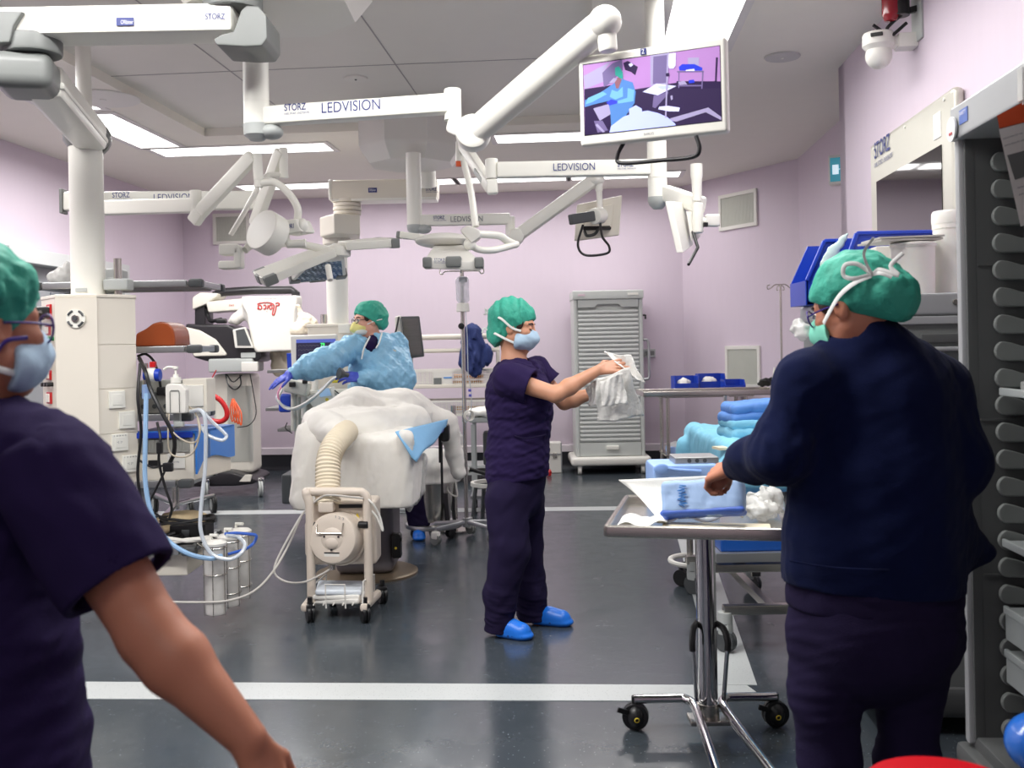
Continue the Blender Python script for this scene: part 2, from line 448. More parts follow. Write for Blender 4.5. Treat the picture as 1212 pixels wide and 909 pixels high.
# cove skirting: black vinyl upturn with a white strip on top
COVE = mat('black_cove_vinyl', (30, 32, 38), 0.35, var=0.08)
STRIP = mat('white_strip', (224, 216, 222), 0.45, var=0.02)
names = ['left', 'back', 'corner', 'right', 'right_return', 'right_front']
segs = [(plan[i], plan[i+1]) for i in range(6)]
for nm, (a, b) in zip(names, segs):
    A, B = RM(*a), RM(*b); d = (B-A).normalized(); n = V((d.y, -d.x, 0))
    parts = [(A, B)] if nm != 'left' else [(A, RM(XL, DO0-.1)), (RM(XL, DO1+.1), B)]
    g = G(); w = G()
    for q0, q1 in parts:
        prof = [(0.0, 0.0), (0.05, 0.0), (0.02, 0.02), (0.012, 0.05), (0.012, 0.19), (0, 0.19)]
        g.prism([q0 + n*x + V((0, 0, z)) for x, z in prof], q1-q0)
        w.prism([q0 + n*x + V((0, 0, z)) for x, z in ((0, .19), (.022, .19), (.022, .265), (0, .275))], q1-q0)
    st(g.build('baseboard_'+nm, COVE, smooth=30)); st(w.build('trim_'+nm, STRIP, smooth=0))
# pale floor bands
def band(name, pts):
    g = G(); g.prism([V((p.x, p.y, 0.0)) for p in pts], (0, 0, 0.0025)); return st(g.build(name, TAPEM, smooth=0))
F = lambda x, y: PZ(x, y, 0)
c_no, c_ni = F(910, 830), F(884, 812)
rt_o, rt_i = F(836, 652), F(798, 652)
dr = (rt_o-c_no).normalized()
band('floor_band', [F(-60, 827), F(-60, 806.5), F(884, 811.5), F(910, 830.5)])
band('floor_band_side', [F(896, 811.2), F(848, 811.0), F(793, 604), F(824, 601.5)])
band('floor_band_far', [F(100, 611), F(100, 606.5), F(835, 598.5), F(835, 603)])
# door in the left wall
FR = mat('door_frame_grey', (200, 202, 202), 0.4, var=0.02)
g = G()
for d in (DO0, DO1): g.box(RM(XL+0.0, d, DOZ/2), (0.2, 0.12, DOZ), RZ, 0.008)
g.box(RM(XL+0.0, (DO0+DO1)/2, DOZ+0.04), (0.2, DO1-DO0+0.12, 0.13), RZ, 0.008)
dr_ = st(g.build('door_1', FR))
g = G(); g.box(RM(XL-0.06, (DO0+DO1)/2, DOZ/2), (0.05, DO1-DO0-.08, DOZ), RZ); g.build('door_leaf', mat('door_grey', (150, 152, 156), 0.4, var=0.03), dr_)
g = G(); g.box(RM(XL-0.03, (DO0+DO1)/2, 1.6), (0.012, .5, .9), RZ); g.build('pane', mat('dull_glass', (120, 126, 132), 0.1, var=0.03), dr_)
g = G(); g.tube([RM(XL+0.0, DO1-.2, 1.0), RM(XL+0.05, DO1-.2, 1.0), RM(XL+0.05, DO1-.2, 1.35), RM(XL, DO1-.2, 1.35)], 0.012); g.build('door_handle', STEEL, dr_)

# ================================================================== ceiling lights
LIGHT = mat('lit_diffuser', (255, 253, 250), 0.5, var=0.0, emit=3.0)
FRAME = mat('light_frame', (222, 219, 216), 0.5, var=0.02)
POWER = 1.0
def troffer(l0, l1, d0, d1, label, group, watts, show=True):
    c = RM((l0+l1)/2, (d0+d1)/2, CEIL)
    t = thing('ceiling_light', label, 'ceiling light', c, group)
    g = G()
    for a0, a1, b0, b1 in ((l0-.05, l0, d0-.05, d1+.05), (l1, l1+.05, d0-.05, d1+.05), (l0, l1, d0-.05, d0), (l0, l1, d1, d1+.05)):
        g.box(RM((a0+a1)/2, (b0+b1)/2, CEIL-0.004), (a1-a0, b1-b0, 0.012), RZ)
    g.build('frame', FRAME, t, smooth=0)
    g = G(); g.box(RM((l0+l1)/2, (d0+d1)/2, CEIL-0.002), (l1-l0, d1-d0, 0.006), RZ); g.build('diffuser', LIGHT, t, smooth=0)
    la = bpy.data.lights.new('lamp', 'AREA'); la.shape = 'RECTANGLE'; la.size = l1-l0; la.size_y = d1-d0
    la.energy = watts*POWER; la.color = (1.0, 0.985, 0.965); la.spread = math.radians(170)
    lo = bpy.data.objects.new('lamp', la); C.objects.link(lo); lo.matrix_world = Matrix.Translation(c+V((0, 0, -0.012))) @ RZ.to_4x4()
    lo.parent = t; lo.matrix_parent_inverse = Matrix.Translation(-c)
    return t
gl = 'recessed ceiling lights'
W = 23
troffer(-4.03, -3.67, 3.2, 5.9, 'strip light along the near left of the ceiling', gl, 1.7*W)
troffer(-3.6, -1.95, 2.75, 3.15, 'strip light across the near ceiling, left of the middle', gl, 2.5*W)
troffer(-1.75, -0.1, 2.75, 3.15, 'strip light across the near ceiling, in the middle', gl, 2.6*W)
troffer(-1.4, 0.2, -0.6, -0.2, 'strip light across the near end of the ceiling', gl, 0.5*W)  # unseen lamp behind the camera, added as weak front fill
troffer(-4.03, -3.67, 7.55, 8.85, 'bright recessed strip light near the left wall, running away from the viewer', gl, 1.3*W)
troffer(-4.03, -3.67, 6.1, 7.4, 'bright recessed strip light hidden above the grey arm joint, near the left wall', gl, 1.3*W)
troffer(-3.98, -2.37, 8.92, 9.28, 'bright long strip light behind the tall left drop tube, beyond the ceiling recess', gl, 1.5*W)
troffer(-0.83, 0.33, 8.85, 9.2, 'bright strip light beside the hanging screen, beyond the ceiling recess', gl, 1.2*W)
troffer(0.47, 0.86, 3.4, 6.5, 'wide bright ceiling light directly above the hanging screen', gl, 2.0*W)
for l0, lab in ((-3.95, 'thin distant strip light above the round grey light joint'), (-2.7, 'thin distant strip light above the boxy equipment arm'), (-1.45, 'thin distant strip light just behind the central ceiling spindle'), (-0.2, 'thin distant strip light just above the lettered arm below the screen')):
    troffer(l0, l0+1.18, 11.05, 11.4, lab, gl, 0.45*W)
# ================================================================== ceiling mounts, arms, lamps, screens
def storz(corner, right, up, h, parent, m=INK, nm='lettering'):
    """the maker's mark: bold word over a thin small line"""
    right, up = V(right).normalized(), V(up).normalized()
    w = h*2.35
    text('STORZ', V(corner)+up*h*0.38, right, up, h*0.72, m, nm, parent, width=w, bold=0.012)
    text('KARL STORZ - ENDOSKOPE', V(corner), right, up, h*0.2, m, nm, parent, width=w*1.15)
def ledvision(corner, right, up, h, parent, m=INK):
    text('LEDVISION', corner, right, up, h, m, 'lettering', parent, width=h*5.8)
UP = V((0, 0, 1))

def canopy(c, r, z0, parent, name='ceiling_canopy'):
    g = G(); n = 8
    R0 = Matrix.Rotation(PI/8, 3, 'Z')
    g.lathe([(0, z0), (r*0.8, z0), (r*0.97, z0+.1), (r, z0+.14), (r, CEIL+.0), (0, CEIL)], V((c.x, c.y, 0)), n=n, R=R0)
    return g.build(name, OFFW, parent, smooth=20)

# ---------- equipment pendant beside the near-left person
A1 = P(276, 25, 4.15); ZARM = P(150, 30, 4.15).z
t = thing('equipment_pendant', 'big white equipment column with shelves hanging from a grey-capped ceiling arm', 'medical pendant', V((P(105, 300, 5.3).x, 5.3, 1.0)))
PEND = t
CANC = V((P(322, 0, 4.42).x, 4.42, 0))
canopy(CANC, .46, 2.93, t)
g = G(); g.cyl(V((A1.x, A1.y, 2.85)), V((A1.x, A1.y, 2.93)), .12, bev=.01); g.build('pivot', MGREY, t)
g = G(); g.cyl(V((A1.x, A1.y-.125, 2.92)), V((A1.x, A1.y-.105, 2.92)), .02); g.build('status_light', GREEN, t)
jl = P(35, 36, 4.15); jl.z = ZARM
g = G(); a, b = V((jl.x-.55, 4.15, ZARM)), V((A1.x+.02, 4.15, ZARM))
g.bar(a, b, .19, .118, bev=.022); g.box(((a.x+b.x)/2, 4.15-.0945, ZARM-.005), (b.x-a.x-.04, .003, .003))
arm = g.build('upper_arm', WHITE, t)
text('ORbiter', P(143, 28.5, 4.15-.102), (1, 0, 0), UP, .016, WHITEINK, 'lettering', arm, width=.05)
g = G(); q = P(148, 25.5, 4.15-.1); g.box(q, (.07, .004, .032)); g.build('label_plate', LIPBLUE, arm)
storz(P(243, 27, 4.15-.101), (1, 0, 0), UP, .034, arm)
g = G()
pp = [(252, 46), (262, 40), (276, 37), (285, 12), (291, 6), (306, 7), (315, 18), (316, 45), (310, 54), (290, 55), (256, 53)]
g.prism([P(x, y, 4.03) for x, y in pp], (0, .24, 0), bev=.008); g.build('arm_end_cap', MGREY, t, label='grey moulded end cap')
g = G(); pp = [(-60, 12), (27, 13), (16, 30), (11, 50), (-60, 52)]
g.prism([P(x, y, 4.03) for x, y in pp], (0, .24, 0), bev=.008); g.build('arm_end_cap', MGREY, t, label='grey moulded end cap')
jc = P(40, 70, 4.15)
g = G(); g.cyl(V((jc.x, 4.15, P(40, 66, 4.15).z)), V((jc.x, 4.15, P(40, 44, 4.15).z)), .112, bev=.012); g.build('joint_collar', MGREY, t)
jb = P(33, 91, 4.2)
g = G(); g.box(jb, (.235, .3, .15), Matrix.Rotation(.25, 3, 'Z'), bev=.05, seg=4); g.build('joint_cover', MGREY, t, label='grey rounded joint cover')
CT = P(103, 150, 5.3)
g = G(); a, b = P(50, 95, 4.25), P(108, 143, 5.3); b.z = a.z-.02
g.bar(a, b, .16, .15, bev=.035); g.bar(a+V((.0, 0, -.02)), b+V((0, 0, -.02)), .175, .03, bev=.012); g.build('lower_arm', WHITE, t)
d = (b-a).normalized(); g = G(); g.cyl(b, b+d*.05, .095, bev=.01); g.build('arm_disc', MGREY, t)
g = G(); g.lathe([(0, -.03), (.095, -.03), (.118, 0), (.118, .035), (.09, .06), (0, .06)], P(103, 168, 5.3)); g.build('column_collar', MGREY, t)
cx = P(103, 260, 5.3).x; zt_ = P(105, 352, 5.1).z
g = G(); g.cyl(V((cx, 5.3, zt_-.02)), V((cx, 5.3, P(103, 160, 5.3).z)), .085, n=40); g.cyl(V((cx, 5.3, zt_-.01)), V((cx, 5.3, zt_+.02)), .1, n=40); g.build('column', WHITE, t)
g = G(); g.box(V((cx+.0, 5.3-.088, zt_+.045)), (.06, .006, .02), bev=.002); g.build('label_plate', LGREY, t)
# console: five stacked fields, shadow gaps between them
def px2(px, Y): return V((P(px, 410, Y).x, Y, 0))
plan_ = [px2(50, 5.3), px2(67, 5.1), px2(115, 5.12), px2(161, 5.28), px2(160, 5.52), px2(112, 5.66), px2(66, 5.6), px2(52, 5.5)]
cen = sum(plan_, V((0, 0, 0)))/8
zs = [zt_, P(140, 408, 5.2).z, P(140, 460, 5.2).z, P(140, 513, 5.2).z, P(140, 566, 5.2).z, .42]
g = G()
for z1, z0 in zip(zs, zs[1:]): g.prism([p+V((0, 0, z0+.003)) for p in plan_], (0, 0, z1-z0-.003))
core = [cen+(p-cen)*.985 for p in plan_]
g.prism([p+V((0, 0, .43)) for p in core], (0, 0, zt_-.44))
fr = [px2(66, 5.092), px2(115.5, 5.108), px2(115, 5.14), px2(67, 5.12)]
g.prism([p+V((0, 0, .42)) for p in fr], (0, 0, zt_-.42))
con = g.build('console', CREAM, t, smooth=12)
g = G(); g.prism([cen+(p-cen)*1.02+V((0, 0, zt_)) for p in plan_], (0, 0, .018), bev=.004); g.build('console_lid', CREAM, t, smooth=12)
gas = P(90, 377, 5.098)
g = G(); g.cyl(gas, gas-V((0, .006, 0)), .048, n=32); go = g.build('gas_outlet', WHITE, con)
g = G()
for a0 in (0.35, 1.92, 3.5, 5.05):
    g.tube([gas+V((.04*math.cos(a0+k*.2), -.007, .04*math.sin(a0+k*.2))) for k in range(5)], .006, n=6)
g.cyl(gas, gas-V((0, .02, 0)), .011); g.build('outlet_ring', DGREY, con)
g = G(); g.cyl(gas-V((0, .004, 0)), gas-V((0, .014, 0)), .02, bev=.003); g.build('outlet_socket', STEEL, con)
rd = (plan_[3]-plan_[2]).normalized(); rn = V((rd.y, -rd.x, 0))
def onface(px, py):      # point on the right front face of the console
    f = (px-115)/(161-115.0); base = plan_[2]+(plan_[3]-plan_[2])*f
    return V((base.x, base.y, P(px, py, base.y).z))
RF = Matrix((rd, rn*-1, UP)).transposed()
for x, y, kind in ((136, 473, 0), (147.5, 497, 0), (138.5, 523.5, 1), (150.5, 548.5, 1)):
    p = onface(x, y); g = G(); g.box(p+rn*.006, (.088, .014, .088), RF, bev=.004); pl = g.build('wall_plate', WHITE, con)
    g = G(); g.box(p+rn*.0135, (.055, .004, .055), RF, bev=.0015); g.build('switch', WHITE, pl)
    if kind: text('1 2 3 4 5', p+rn*.0135-rd*.034+UP*.031, rd, UP, .007, GREYINK, 'lettering', pl, width=.066); text('=[  ]=', p+rn*.016-rd*.02-UP*.005, rd, UP, .012, GREYINK, 'lettering', pl)
ld = (plan_[1]-plan_[0]).normalized(); ln = V((ld.y, -ld.x, 0)); LFm = Matrix((ld, ln*-1, UP)).transposed()
def onleft(f, py):
    base = plan_[0]+(plan_[1]-plan_[0])*f; return V((base.x, base.y, P(58, py, base.y).z))
for f, y, h in ((.6, 369, .075), (.5, 391, .05), (.55, 424, .07), (.5, 444, .05), (.5, 471, .06)):
    g = G(); g.box(onleft(f, y)+ln*.004, (.07, .012, h), LFm, bev=.003); so = g.build('power_socket', RED, con)
    g = G(); g.box(onleft(f, y)+ln*.012, (.05, .012, h*.7), LFm, bev=.003); g.build('socket_face', WHITE, so)
for f, y, h in ((.3, 372, .06), (.65, 370, .06), (.45, 434, .1)):
    g = G(); g.box(onleft(f, y)+ln*.04, (.04, .07, h), LFm, bev=.012); g.build('power_plug', BLACK, con)
g = G()
for k in range(3): g.cyl(onleft(.3+.2*k, 455)+ln*0, onleft(.3+.2*k, 455)+ln*.03, .011)
g.build('equipotential_socket', BLACK, con)
for f, c in ((.3, YELLOW), (.55, YELLOW), (.8, GREEN)):
    g = G(); p = onleft(f, 401); g.cyl(p, p+ln*.05, .011); g.build('earth_plug', c, con)
g = G()
for k in range(7):
    a0 = onleft(.2+.1*k, 372+(k % 3)*24)+ln*.06; zz = a0.z
    g.tube([a0, a0+ln*(.05+.01*k)+V((-.02, 0, -.05)), a0+ln*(.05+.012*k)+V((-.02-.01*k, 0, -.35)), a0+ln*(.03)+V((0, 0, -.62)), a0+V((.0, 0, -.95))+ln*.02], .006, n=6)
g.build('power_cord', BLACK, t)
g = G()
for k in range(3):
    a0 = onleft(.3+.2*k, 402)+ln*.05
    g.tube([a0, a0+ln*.05+V((-.03, 0, -.03)), a0+ln*.06+V((-.03-.01*k, 0, -.3)), a0+V((0, 0, -.6))+ln*.03], .005, n=6)
g.build('earth_cord', YELLOW, t)
# steel post and clamp
pr = P(139.5, 330, 5.3)
g = G(); g.cyl(V((pr.x, 5.3, zt_)), V((pr.x, 5.3, P(139, 306, 5.3).z)), .02); g.build('post', STEEL, t)
g = G(); g.box(V((pr.x, 5.31, P(139, 337, 5.3).z)), (.13, .1, .06), bev=.012); g.box(V((pr.x-.06, 5.35, P(139, 337, 5.3).z)), (.12, .05, .085), bev=.01); g.build('clamp', LGREY, t)
UNDER = mat('shelf_grey', (122, 121, 120), 0.5, var=0.03)
def shelf(x0, x1, y0, y1, z, left=True, drawer=False):
    g = G(); g.box(((x0+x1)/2, (y0+y1)/2, z), (x1-x0, y1-y0, .018), bev=.004); s = g.build('shelf', UNDER, t)
    for yy in (y0, y1):
        g = G(); g.box(((x0+x1)/2, yy, z), (x1-x0-.1, .03, .036), bev=.006); g.box(((x0+x1)/2, yy-.014, z), (x1-x0-.12, .006, .012)); g.build('shelf_rail', ALU, s)
    for xx in (x0, x1):
        g = G(); g.box((xx, (y0+y1)/2, z), (.03, y1-y0-.06, .034), bev=.005); g.box((xx+.016*(1 if xx == x1 else -1), (y0+y1)/2, z), (.004, y1-y0-.1, .01)); g.build('shelf_rail', ALU, s)
        for yy in (y0, y1):
            g = G(); g.box((xx, yy, z), (.075 if yy == y0 else .05, .06, .045), bev=.012); g.build('corner_block', DGREY, s)
    if drawer:
        g = G(); g.box(((x0+x1)/2+.05, (y0+y1)/2-.05, z-.075), (x1-x0-.15, .3, .12), bev=.008); g.build('drawer', CREAM, s)
    return s
xr = P(222, 400, 5.35).x
ZS = [P(222, 335, 5.4).z, P(222, 413, 5.35).z, P(222, 494, 5.25).z, P(222, 573, 5.25).z, P(228, 653, 5.2).z]
shelf(P(40, 337, 5.42).x, xr+.03, 5.42, 5.86, ZS[0]); shelf(xr-.62, xr+.02, 5.4, 5.75, ZS[1]); shelf(xr-.62, xr+.0, 5.3, 5.72, ZS[2])
shelf(xr-.62, xr+.0, 5.28, 5.75, ZS[3]); shelf(xr-.75, xr+.03, 5.22, 5.7, ZS[4], drawer=True)
g = G()
for x in (xr-.56, xr-.45): g.box((x, 5.62, 1.0), (.03, .04, 1.1), bev=.006)
g.build('shelf_upright', STEEL, t)

# ---------- jointed arm with lettering carrying the hanging screen
t = thing('lettered_ceiling_boom', 'white lettered ceiling arm sloping up to the hanging lit screen', 'ceiling arm', P(303, 150, 4.42))
A = P(303, 100, 4.42)
g = G(); g.cyl(V((A.x, 4.42, 2.93)), V((A.x, 4.42, P(303, 148, 4.42).z)), .055, n=32, bev=.004); g.cyl(V((A.x, 4.42, P(303, 121, 4.42).z)), V((A.x, 4.42, P(303, 120, 4.42).z)), .0565, n=32); g.build('drop_tube', WHITE, t)
z = P(303, 157, 4.42).z
g = G(); g.lathe([(0, -.035), (.03, -.034), (.055, -.012), (.058, .035), (0, .035)], V((A.x, 4.42, z))); g.ell(V((A.x+.065, 4.42, z+.002)), (.05, .055, .034)); g.build('elbow_cap', LGREY, t)
AZ = P(318, 138, 4.42).z; K = V((P(536, 128, 4.25).x, 4.25, AZ)); B0 = V((A.x+.03, 4.42, AZ))
d = (K-B0).normalized(); nrm = V((d.y, -d.x, 0))
g = G(); g.bar(B0, K, .075, .082, bev=.014); arm = g.build('arm', WHITE, t)
B1 = P(340, 140, 4.38)
storz(B0+nrm*.0385+d*.115+UP*(-.008), d, UP, .042, arm); ledvision(B0+nrm*.0385+d*.285+UP*(-.012), d, UP, .045, arm)
g = G(); g.cyl(K+UP*-.065, K+UP*.062, .036, bev=.006); g.cyl(K+UP*-.07, K+UP*-.064, .037); g.build('knuckle', WHITE, t)
S0 = P(560, 158, 4.15); S1 = P(716, 26, 3.62)
g = G(); g.bar(K+UP*-.09+V((0, -.01, 0)), S0, .06, .075, bev=.02, ext=.03); g.build('elbow', WHITE, t)
sd = (S1-S0).normalized(); side = sd.cross(V((0, 0, 1))).normalized()
g = G(); g.cyl(S0-V((.0, .06, 0)), S0+V((0, .05, 0)), .072, n=36, bev=.02); g.build('joint_disc', WHITE, t)
g = G(); g.tube([S0, S0+(S1-S0)*.1, S0+(S1-S0)*.5, S0+(S1-S0)*.92, S1], lambda f: .056+.006*math.sin(PI*f), n=16, smooth=False, flat=.8); g.ell(S1, (.06, .06, .06)); g.build('spring_arm', WHITE, t)
g = G(); g.cyl(S1+UP*.045, V((S1.x+.01, S1.y, P(722, 62, S1.y).z)), .034, bev=.012); g.build('hanger', WHITE, t)

# ---------- hanging screen
YM0, YM1 = 3.72, 3.5
TL, TR, BR, BL = P(681, 69, YM0), P(857, 41, YM1), P(863, 157, YM1), P(690, 172, YM0)
t = thing('hanging_monitor', 'white framed lit screen hanging near the ceiling, showing a gowned nurse', 'monitor', (TL+BR)/2)
mc = (TL+TR+BR+BL)/4; mr = ((TR-TL)+(BR-BL)).normalized(); mu = ((TL-BL)+(TR-BR)); mu = (mu-mr*mu.dot(mr)).normalized(); mn = mr.cross(mu)   # mn towards the viewer
MW, MH = ((TR-TL).length+(BR-BL).length)/2, ((TL-BL).length+(TR-BR).length)/2
MR = Matrix((mr, mn*-1, mu)).transposed()
def SCR(u, v, off=0.0): return mc + mr*(u*MW/2) + mu*(v*MH/2) + mn*off     # -1..1
g = G(); g.box(mc-mn*.025, (MW, .055, MH), MR, bev=.012, seg=3); g.box(mc-mn*.07, (MW*.6, .05, MH*.6), MR, bev=.015); g.build('casing', WHITE, t)
SU0, SU1, SV0, SV1 = -.925, .925, -.76, .80
g = G(); g.quad([SCR(SU0-.008, SV0-.014, .0032), SCR(SU1+.008, SV0-.014, .0032), SCR(SU1+.008, SV1+.014, .0032), SCR(SU0-.008, SV1+.014, .0032)]); g.build('bezel', BLACK, t, recalc=False)
def em(name, rgb, e=.5):
    return mat('screen_'+name, rgb, .3, var=.06, emit=e, scale=12)
PIC = {'wall': em('wall', (160, 118, 176)), 'dark': em('dark', (38, 24, 62)), 'floor': em('floor', (44, 32, 66)), 'gown': em('gown', (74, 118, 180)), 'gownl': em('gown_light', (104, 160, 204)), 'white': em('white', (170, 180, 246)), 'bright': em('bright', (200, 200, 240)),
       'cap': em('cap', (40, 140, 130)), 'skin': em('skin', (126, 84, 96)), 'blue': em('blue', (34, 52, 190)), 'grey': em('grey', (104, 92, 134)), 'greyl': em('grey_light', (150, 142, 176)), 'glove': em('glove', (50, 60, 190))}
keys = list(PIC)
def uv(x, y):
    top = 155-(x-52)*.1185; bot = 662-(x-92)*.0918; f = (y-top)/(bot-top); xl = 52+40*f; xrr = 955+30*f
    return SU0+(SU1-SU0)*(x-xl)/(xrr-xl), SV1-(SV1-SV0)*f
g = G(); lay = [0]
def poly(k, pts):
    lay[0] += 1; g.mi = keys.index(k)
    g.quad([SCR(min(SU1, max(SU0, a)), min(SV1, max(SV0, b)), .0034+lay[0]*.00006) for a, b in (uv(*p) for p in pts)])
poly('wall', [(40, 160), (960, 40), (990, 590), (90, 670)])
poly('floor', [(420, 340), (690, 300), (975, 300), (990, 590), (90, 680), (80, 400)])
poly('dark', [(70, 330), (300, 300), (320, 560), (90, 680)])
poly('dark', [(690, 290), (968, 300), (972, 350), (690, 345)])
poly('greyl', [(60, 235), (245, 135), (190, 220), (200, 280), (75, 330)])
poly('grey', [(190, 215), (255, 150), (320, 120), (330, 200), (250, 290), (205, 320)])
poly('greyl', [(510, 95), (632, 82), (632, 310), (520, 318)])
poly('grey', [(530, 110), (620, 100), (622, 300), (535, 306)])
poly('dark', [(330, 150), (360, 135), (430, 180), (415, 240), (385, 215), (345, 200)])
poly('bright', [(365, 160), (385, 150), (398, 165), (380, 180)])
poly('greyl', [(756, 126), (828, 126), (830, 190), (760, 185)])
poly('blue', [(700, 190), (720, 170), (800, 172), (852, 200), (850, 220), (706, 215)])
poly('bright', [(745, 212), (800, 205), (805, 220), (750, 225)])
poly('grey', [(690, 218), (862, 222), (862, 232), (690, 228)]); poly('grey', [(700, 228), (706, 228), (710, 340), (703, 340)]); poly('grey', [(852, 228), (860, 228), (858, 350), (850, 350)]); poly('grey', [(700, 318), (858, 322), (858, 332), (700, 328)])
poly('greyl', [(700, 296), (740, 288), (760, 316), (710, 318)]); poly('blue', [(768, 286), (800, 282), (808, 304), (770, 308)])
poly('dark', [(935, 130), (948, 130), (945, 300), (935, 300)])
poly('bright', [(470, 360), (560, 303), (690, 325), (572, 388)]); poly('white', [(560, 325), (640, 318), (660, 335), (600, 348)])
poly('grey', [(545, 388), (572, 390), (640, 360), (640, 380), (560, 480), (540, 470)])
poly('greyl', [(660, 570), (660, 555), (900, 485), (985, 555), (985, 578), (885, 518), (700, 580)])
poly('dark', [(90, 450), (260, 430), (280, 600), (95, 665)])
poly('greyl', [(140, 470), (250, 440), (270, 510), (190, 560)]); poly('grey', [(150, 560), (210, 560), (250, 630), (180, 645)]); poly('greyl', [(160, 590), (175, 580), (230, 640), (215, 645)])
poly('gown', [(280, 290), (330, 265), (400, 290), (425, 360), (420, 440), (370, 520), (370, 560), (270, 600), (260, 500), (240, 420), (150, 440), (80, 460), (78, 410), (150, 380), (210, 340)])
poly('gownl', [(262, 340), (300, 355), (335, 320), (340, 390), (290, 410), (250, 390)]); poly('gownl', [(100, 395), (200, 350), (230, 370), (130, 425), (85, 440)])
poly('glove', [(228, 430), (260, 408), (305, 420), (300, 440), (250, 452)]); poly('gownl', [(370, 330), (415, 345), (412, 425), (310, 440), (305, 420), (370, 400)])
poly('skin', [(275, 270), (305, 250), (325, 270), (308, 330), (290, 330)]); poly('greyl', [(240, 290), (270, 255), (295, 262), (278, 290)])
poly('cap', [(276, 185), (300, 172), (330, 215), (335, 262), (318, 262), (280, 235)])
poly('white', [(390, 520), (385, 480), (430, 455), (470, 480), (475, 510)])
poly('white', [(262, 655), (270, 600), (350, 535), (420, 510), (510, 495), (580, 515), (640, 545), (690, 590), (700, 612)])
poly('greyl', [(622, 85), (632, 84), (636, 550), (626, 550)]); poly('bright', [(632, 92), (678, 88), (680, 180), (665, 200), (640, 200), (632, 175)]); poly('dark', [(618, 232), (640, 230), (642, 254), (620, 256)])
poly('greyl', [(655, 395), (668, 390), (672, 420), (660, 425)]); poly('bright', [(585, 470), (640, 465), (720, 480), (715, 508), (650, 505), (580, 488)])
g.build('screen_picture', [PIC[k] for k in keys], t, smooth=0, recalc=False)
g = G(); c = SCR(0*0-.08, .905, .0035); g.box(c, (.021, .004, .022), MR); g.build('number_plate', LIPBLUE, t); text('2', c-mr*.006-mu*.008, mr, mu, .016, WHITEINK, 'lettering', t, depth=.004)
text('BARCO', SCR(-.1, -.9, .003), mr, mu, .008, GREYINK, 'lettering', t, width=.036)
g = G(); hp = [(740, 166), (731, 184), (736, 193), (780, 190), (819, 186), (828, 177), (824, 161)]
g.tube([P(x, y, YM0-.02-(x-735)*.0023) for x, y in hp], .0075, n=10, sub=8); g.build('handle', BLACK, t, label='black tubular handle')

# ---------- second spindle with lettered arm (behind the hanging screen)
t = thing('ceiling_boom', 'white lettered ceiling arm on the rounded post just below the hanging screen', 'ceiling arm', P(778, 200, 5.4))
A = P(778, 210, 5.4)
g = G(); g.cyl(V((A.x, 5.4, P(778, 238, 5.4).z)), V((A.x, 5.4, CEIL)), .051, n=32); g.cyl(V((A.x, 5.4, P(778, 211, 5.4).z)), V((A.x, 5.4, P(778, 210, 5.4).z)), .0525, n=32); g.build('drop_tube', WHITE, t)
g = G(); z = P(778, 238, 5.4).z; g.lathe([(0, -.045), (.025, -.042), (.045, -.022), (.053, 0), (.053, .02), (0, .02)], V((A.x, 5.4, z))); g.build('elbow_cap', LGREY, t)
a, b = P(588, 201, 5.4), P(770, 200, 5.4); a.z = b.z = P(680, 200, 5.4).z
g = G(); g.bar(a, b, .07, .084, bev=.012); arm = g.build('arm', WHITE, t)
f = P(655, 203, 5.36); f.z = a.z-.014; ledvision(f, (1, 0, 0), UP, .038, arm); f = P(731, 203, 5.36); f.z = a.z-.014; storz(f, (1, 0, 0), UP, .036, arm)
K = P(582, 201, 5.4)
g = G(); g.cyl(V((K.x, 5.4, P(582, 212, 5.4).z)), V((K.x, 5.4, P(582, 188, 5.4).z)), .034, bev=.006); g.build('knuckle', WHITE, t)
g = G(); g.bar(P(582, 212, 5.4), P(583, 230, 5.4), .06, .06, bev=.012); g.build('elbow', WHITE, t)
g = G(); g.bar(P(581, 222, 5.42), P(546, 168, 5.9), .05, .075, bev=.016); sp = g.build('spring_arm', WHITE, t)
g = G(); g.bar(P(566, 202, 5.6), P(575, 214, 5.5), .055, .03, bev=.003); g.build('label_plate', LGREY, sp)
# lower branch to the right with the edge-on screen
g = G(); g.bar(P(786, 228, 5.4), P(830, 243, 5.1), .07, .085, bev=.015); g.build('lower_arm', WHITE, t)
kz = 5.1
g = G(); g.cyl(P(826, 276, kz), P(826, 240, kz), .028, bev=.01); g.cyl(P(825, 238, kz), P(825, 215, kz), .024); g.lathe([(0, 0), (.024, 0), (.026, .08), (.03, .1), (.03, .16), (0, .16)], P(825, 232, kz)); g.build('pivot_tube', WHITE, t)
g = G(); g.box(P(843, 261, kz), (.075, .05, .062), bev=.012); g.cyl(P(830, 262, kz), P(838, 262, kz), .018); g.build('bracket', OFFW, t)
g = G(); g.box(P(835, 266, kz-.02), (.02, .03, .02)); g.build('cable_clip', BLACK, t)
t = thing('side_monitor', 'thin white screen seen edge-on beside the rounded post, left of the wall grille', 'monitor', P(806, 265, 5.1))
q = [P(795, 238, 5.0), P(811, 240, 5.25), P(821, 290, 5.22), P(809, 299, 4.95)]
g = G(); g.prism(q, V((.012, -.0, .0))+V((-.045, .012, .0)), bev=.006); g.prism([P(812, 250, 5.12), P(818, 252, 5.2), P(822, 280, 5.18), P(818, 284, 5.1)], (.03, .0, 0)); g.build('casing', OFFW, t)
g = G(); g.tube([P(820, 274, 5.1), P(826, 293, 5.05), P(815, 313, 4.9)], .008, n=8, smooth=False); g.build('handle', BLACK, t)

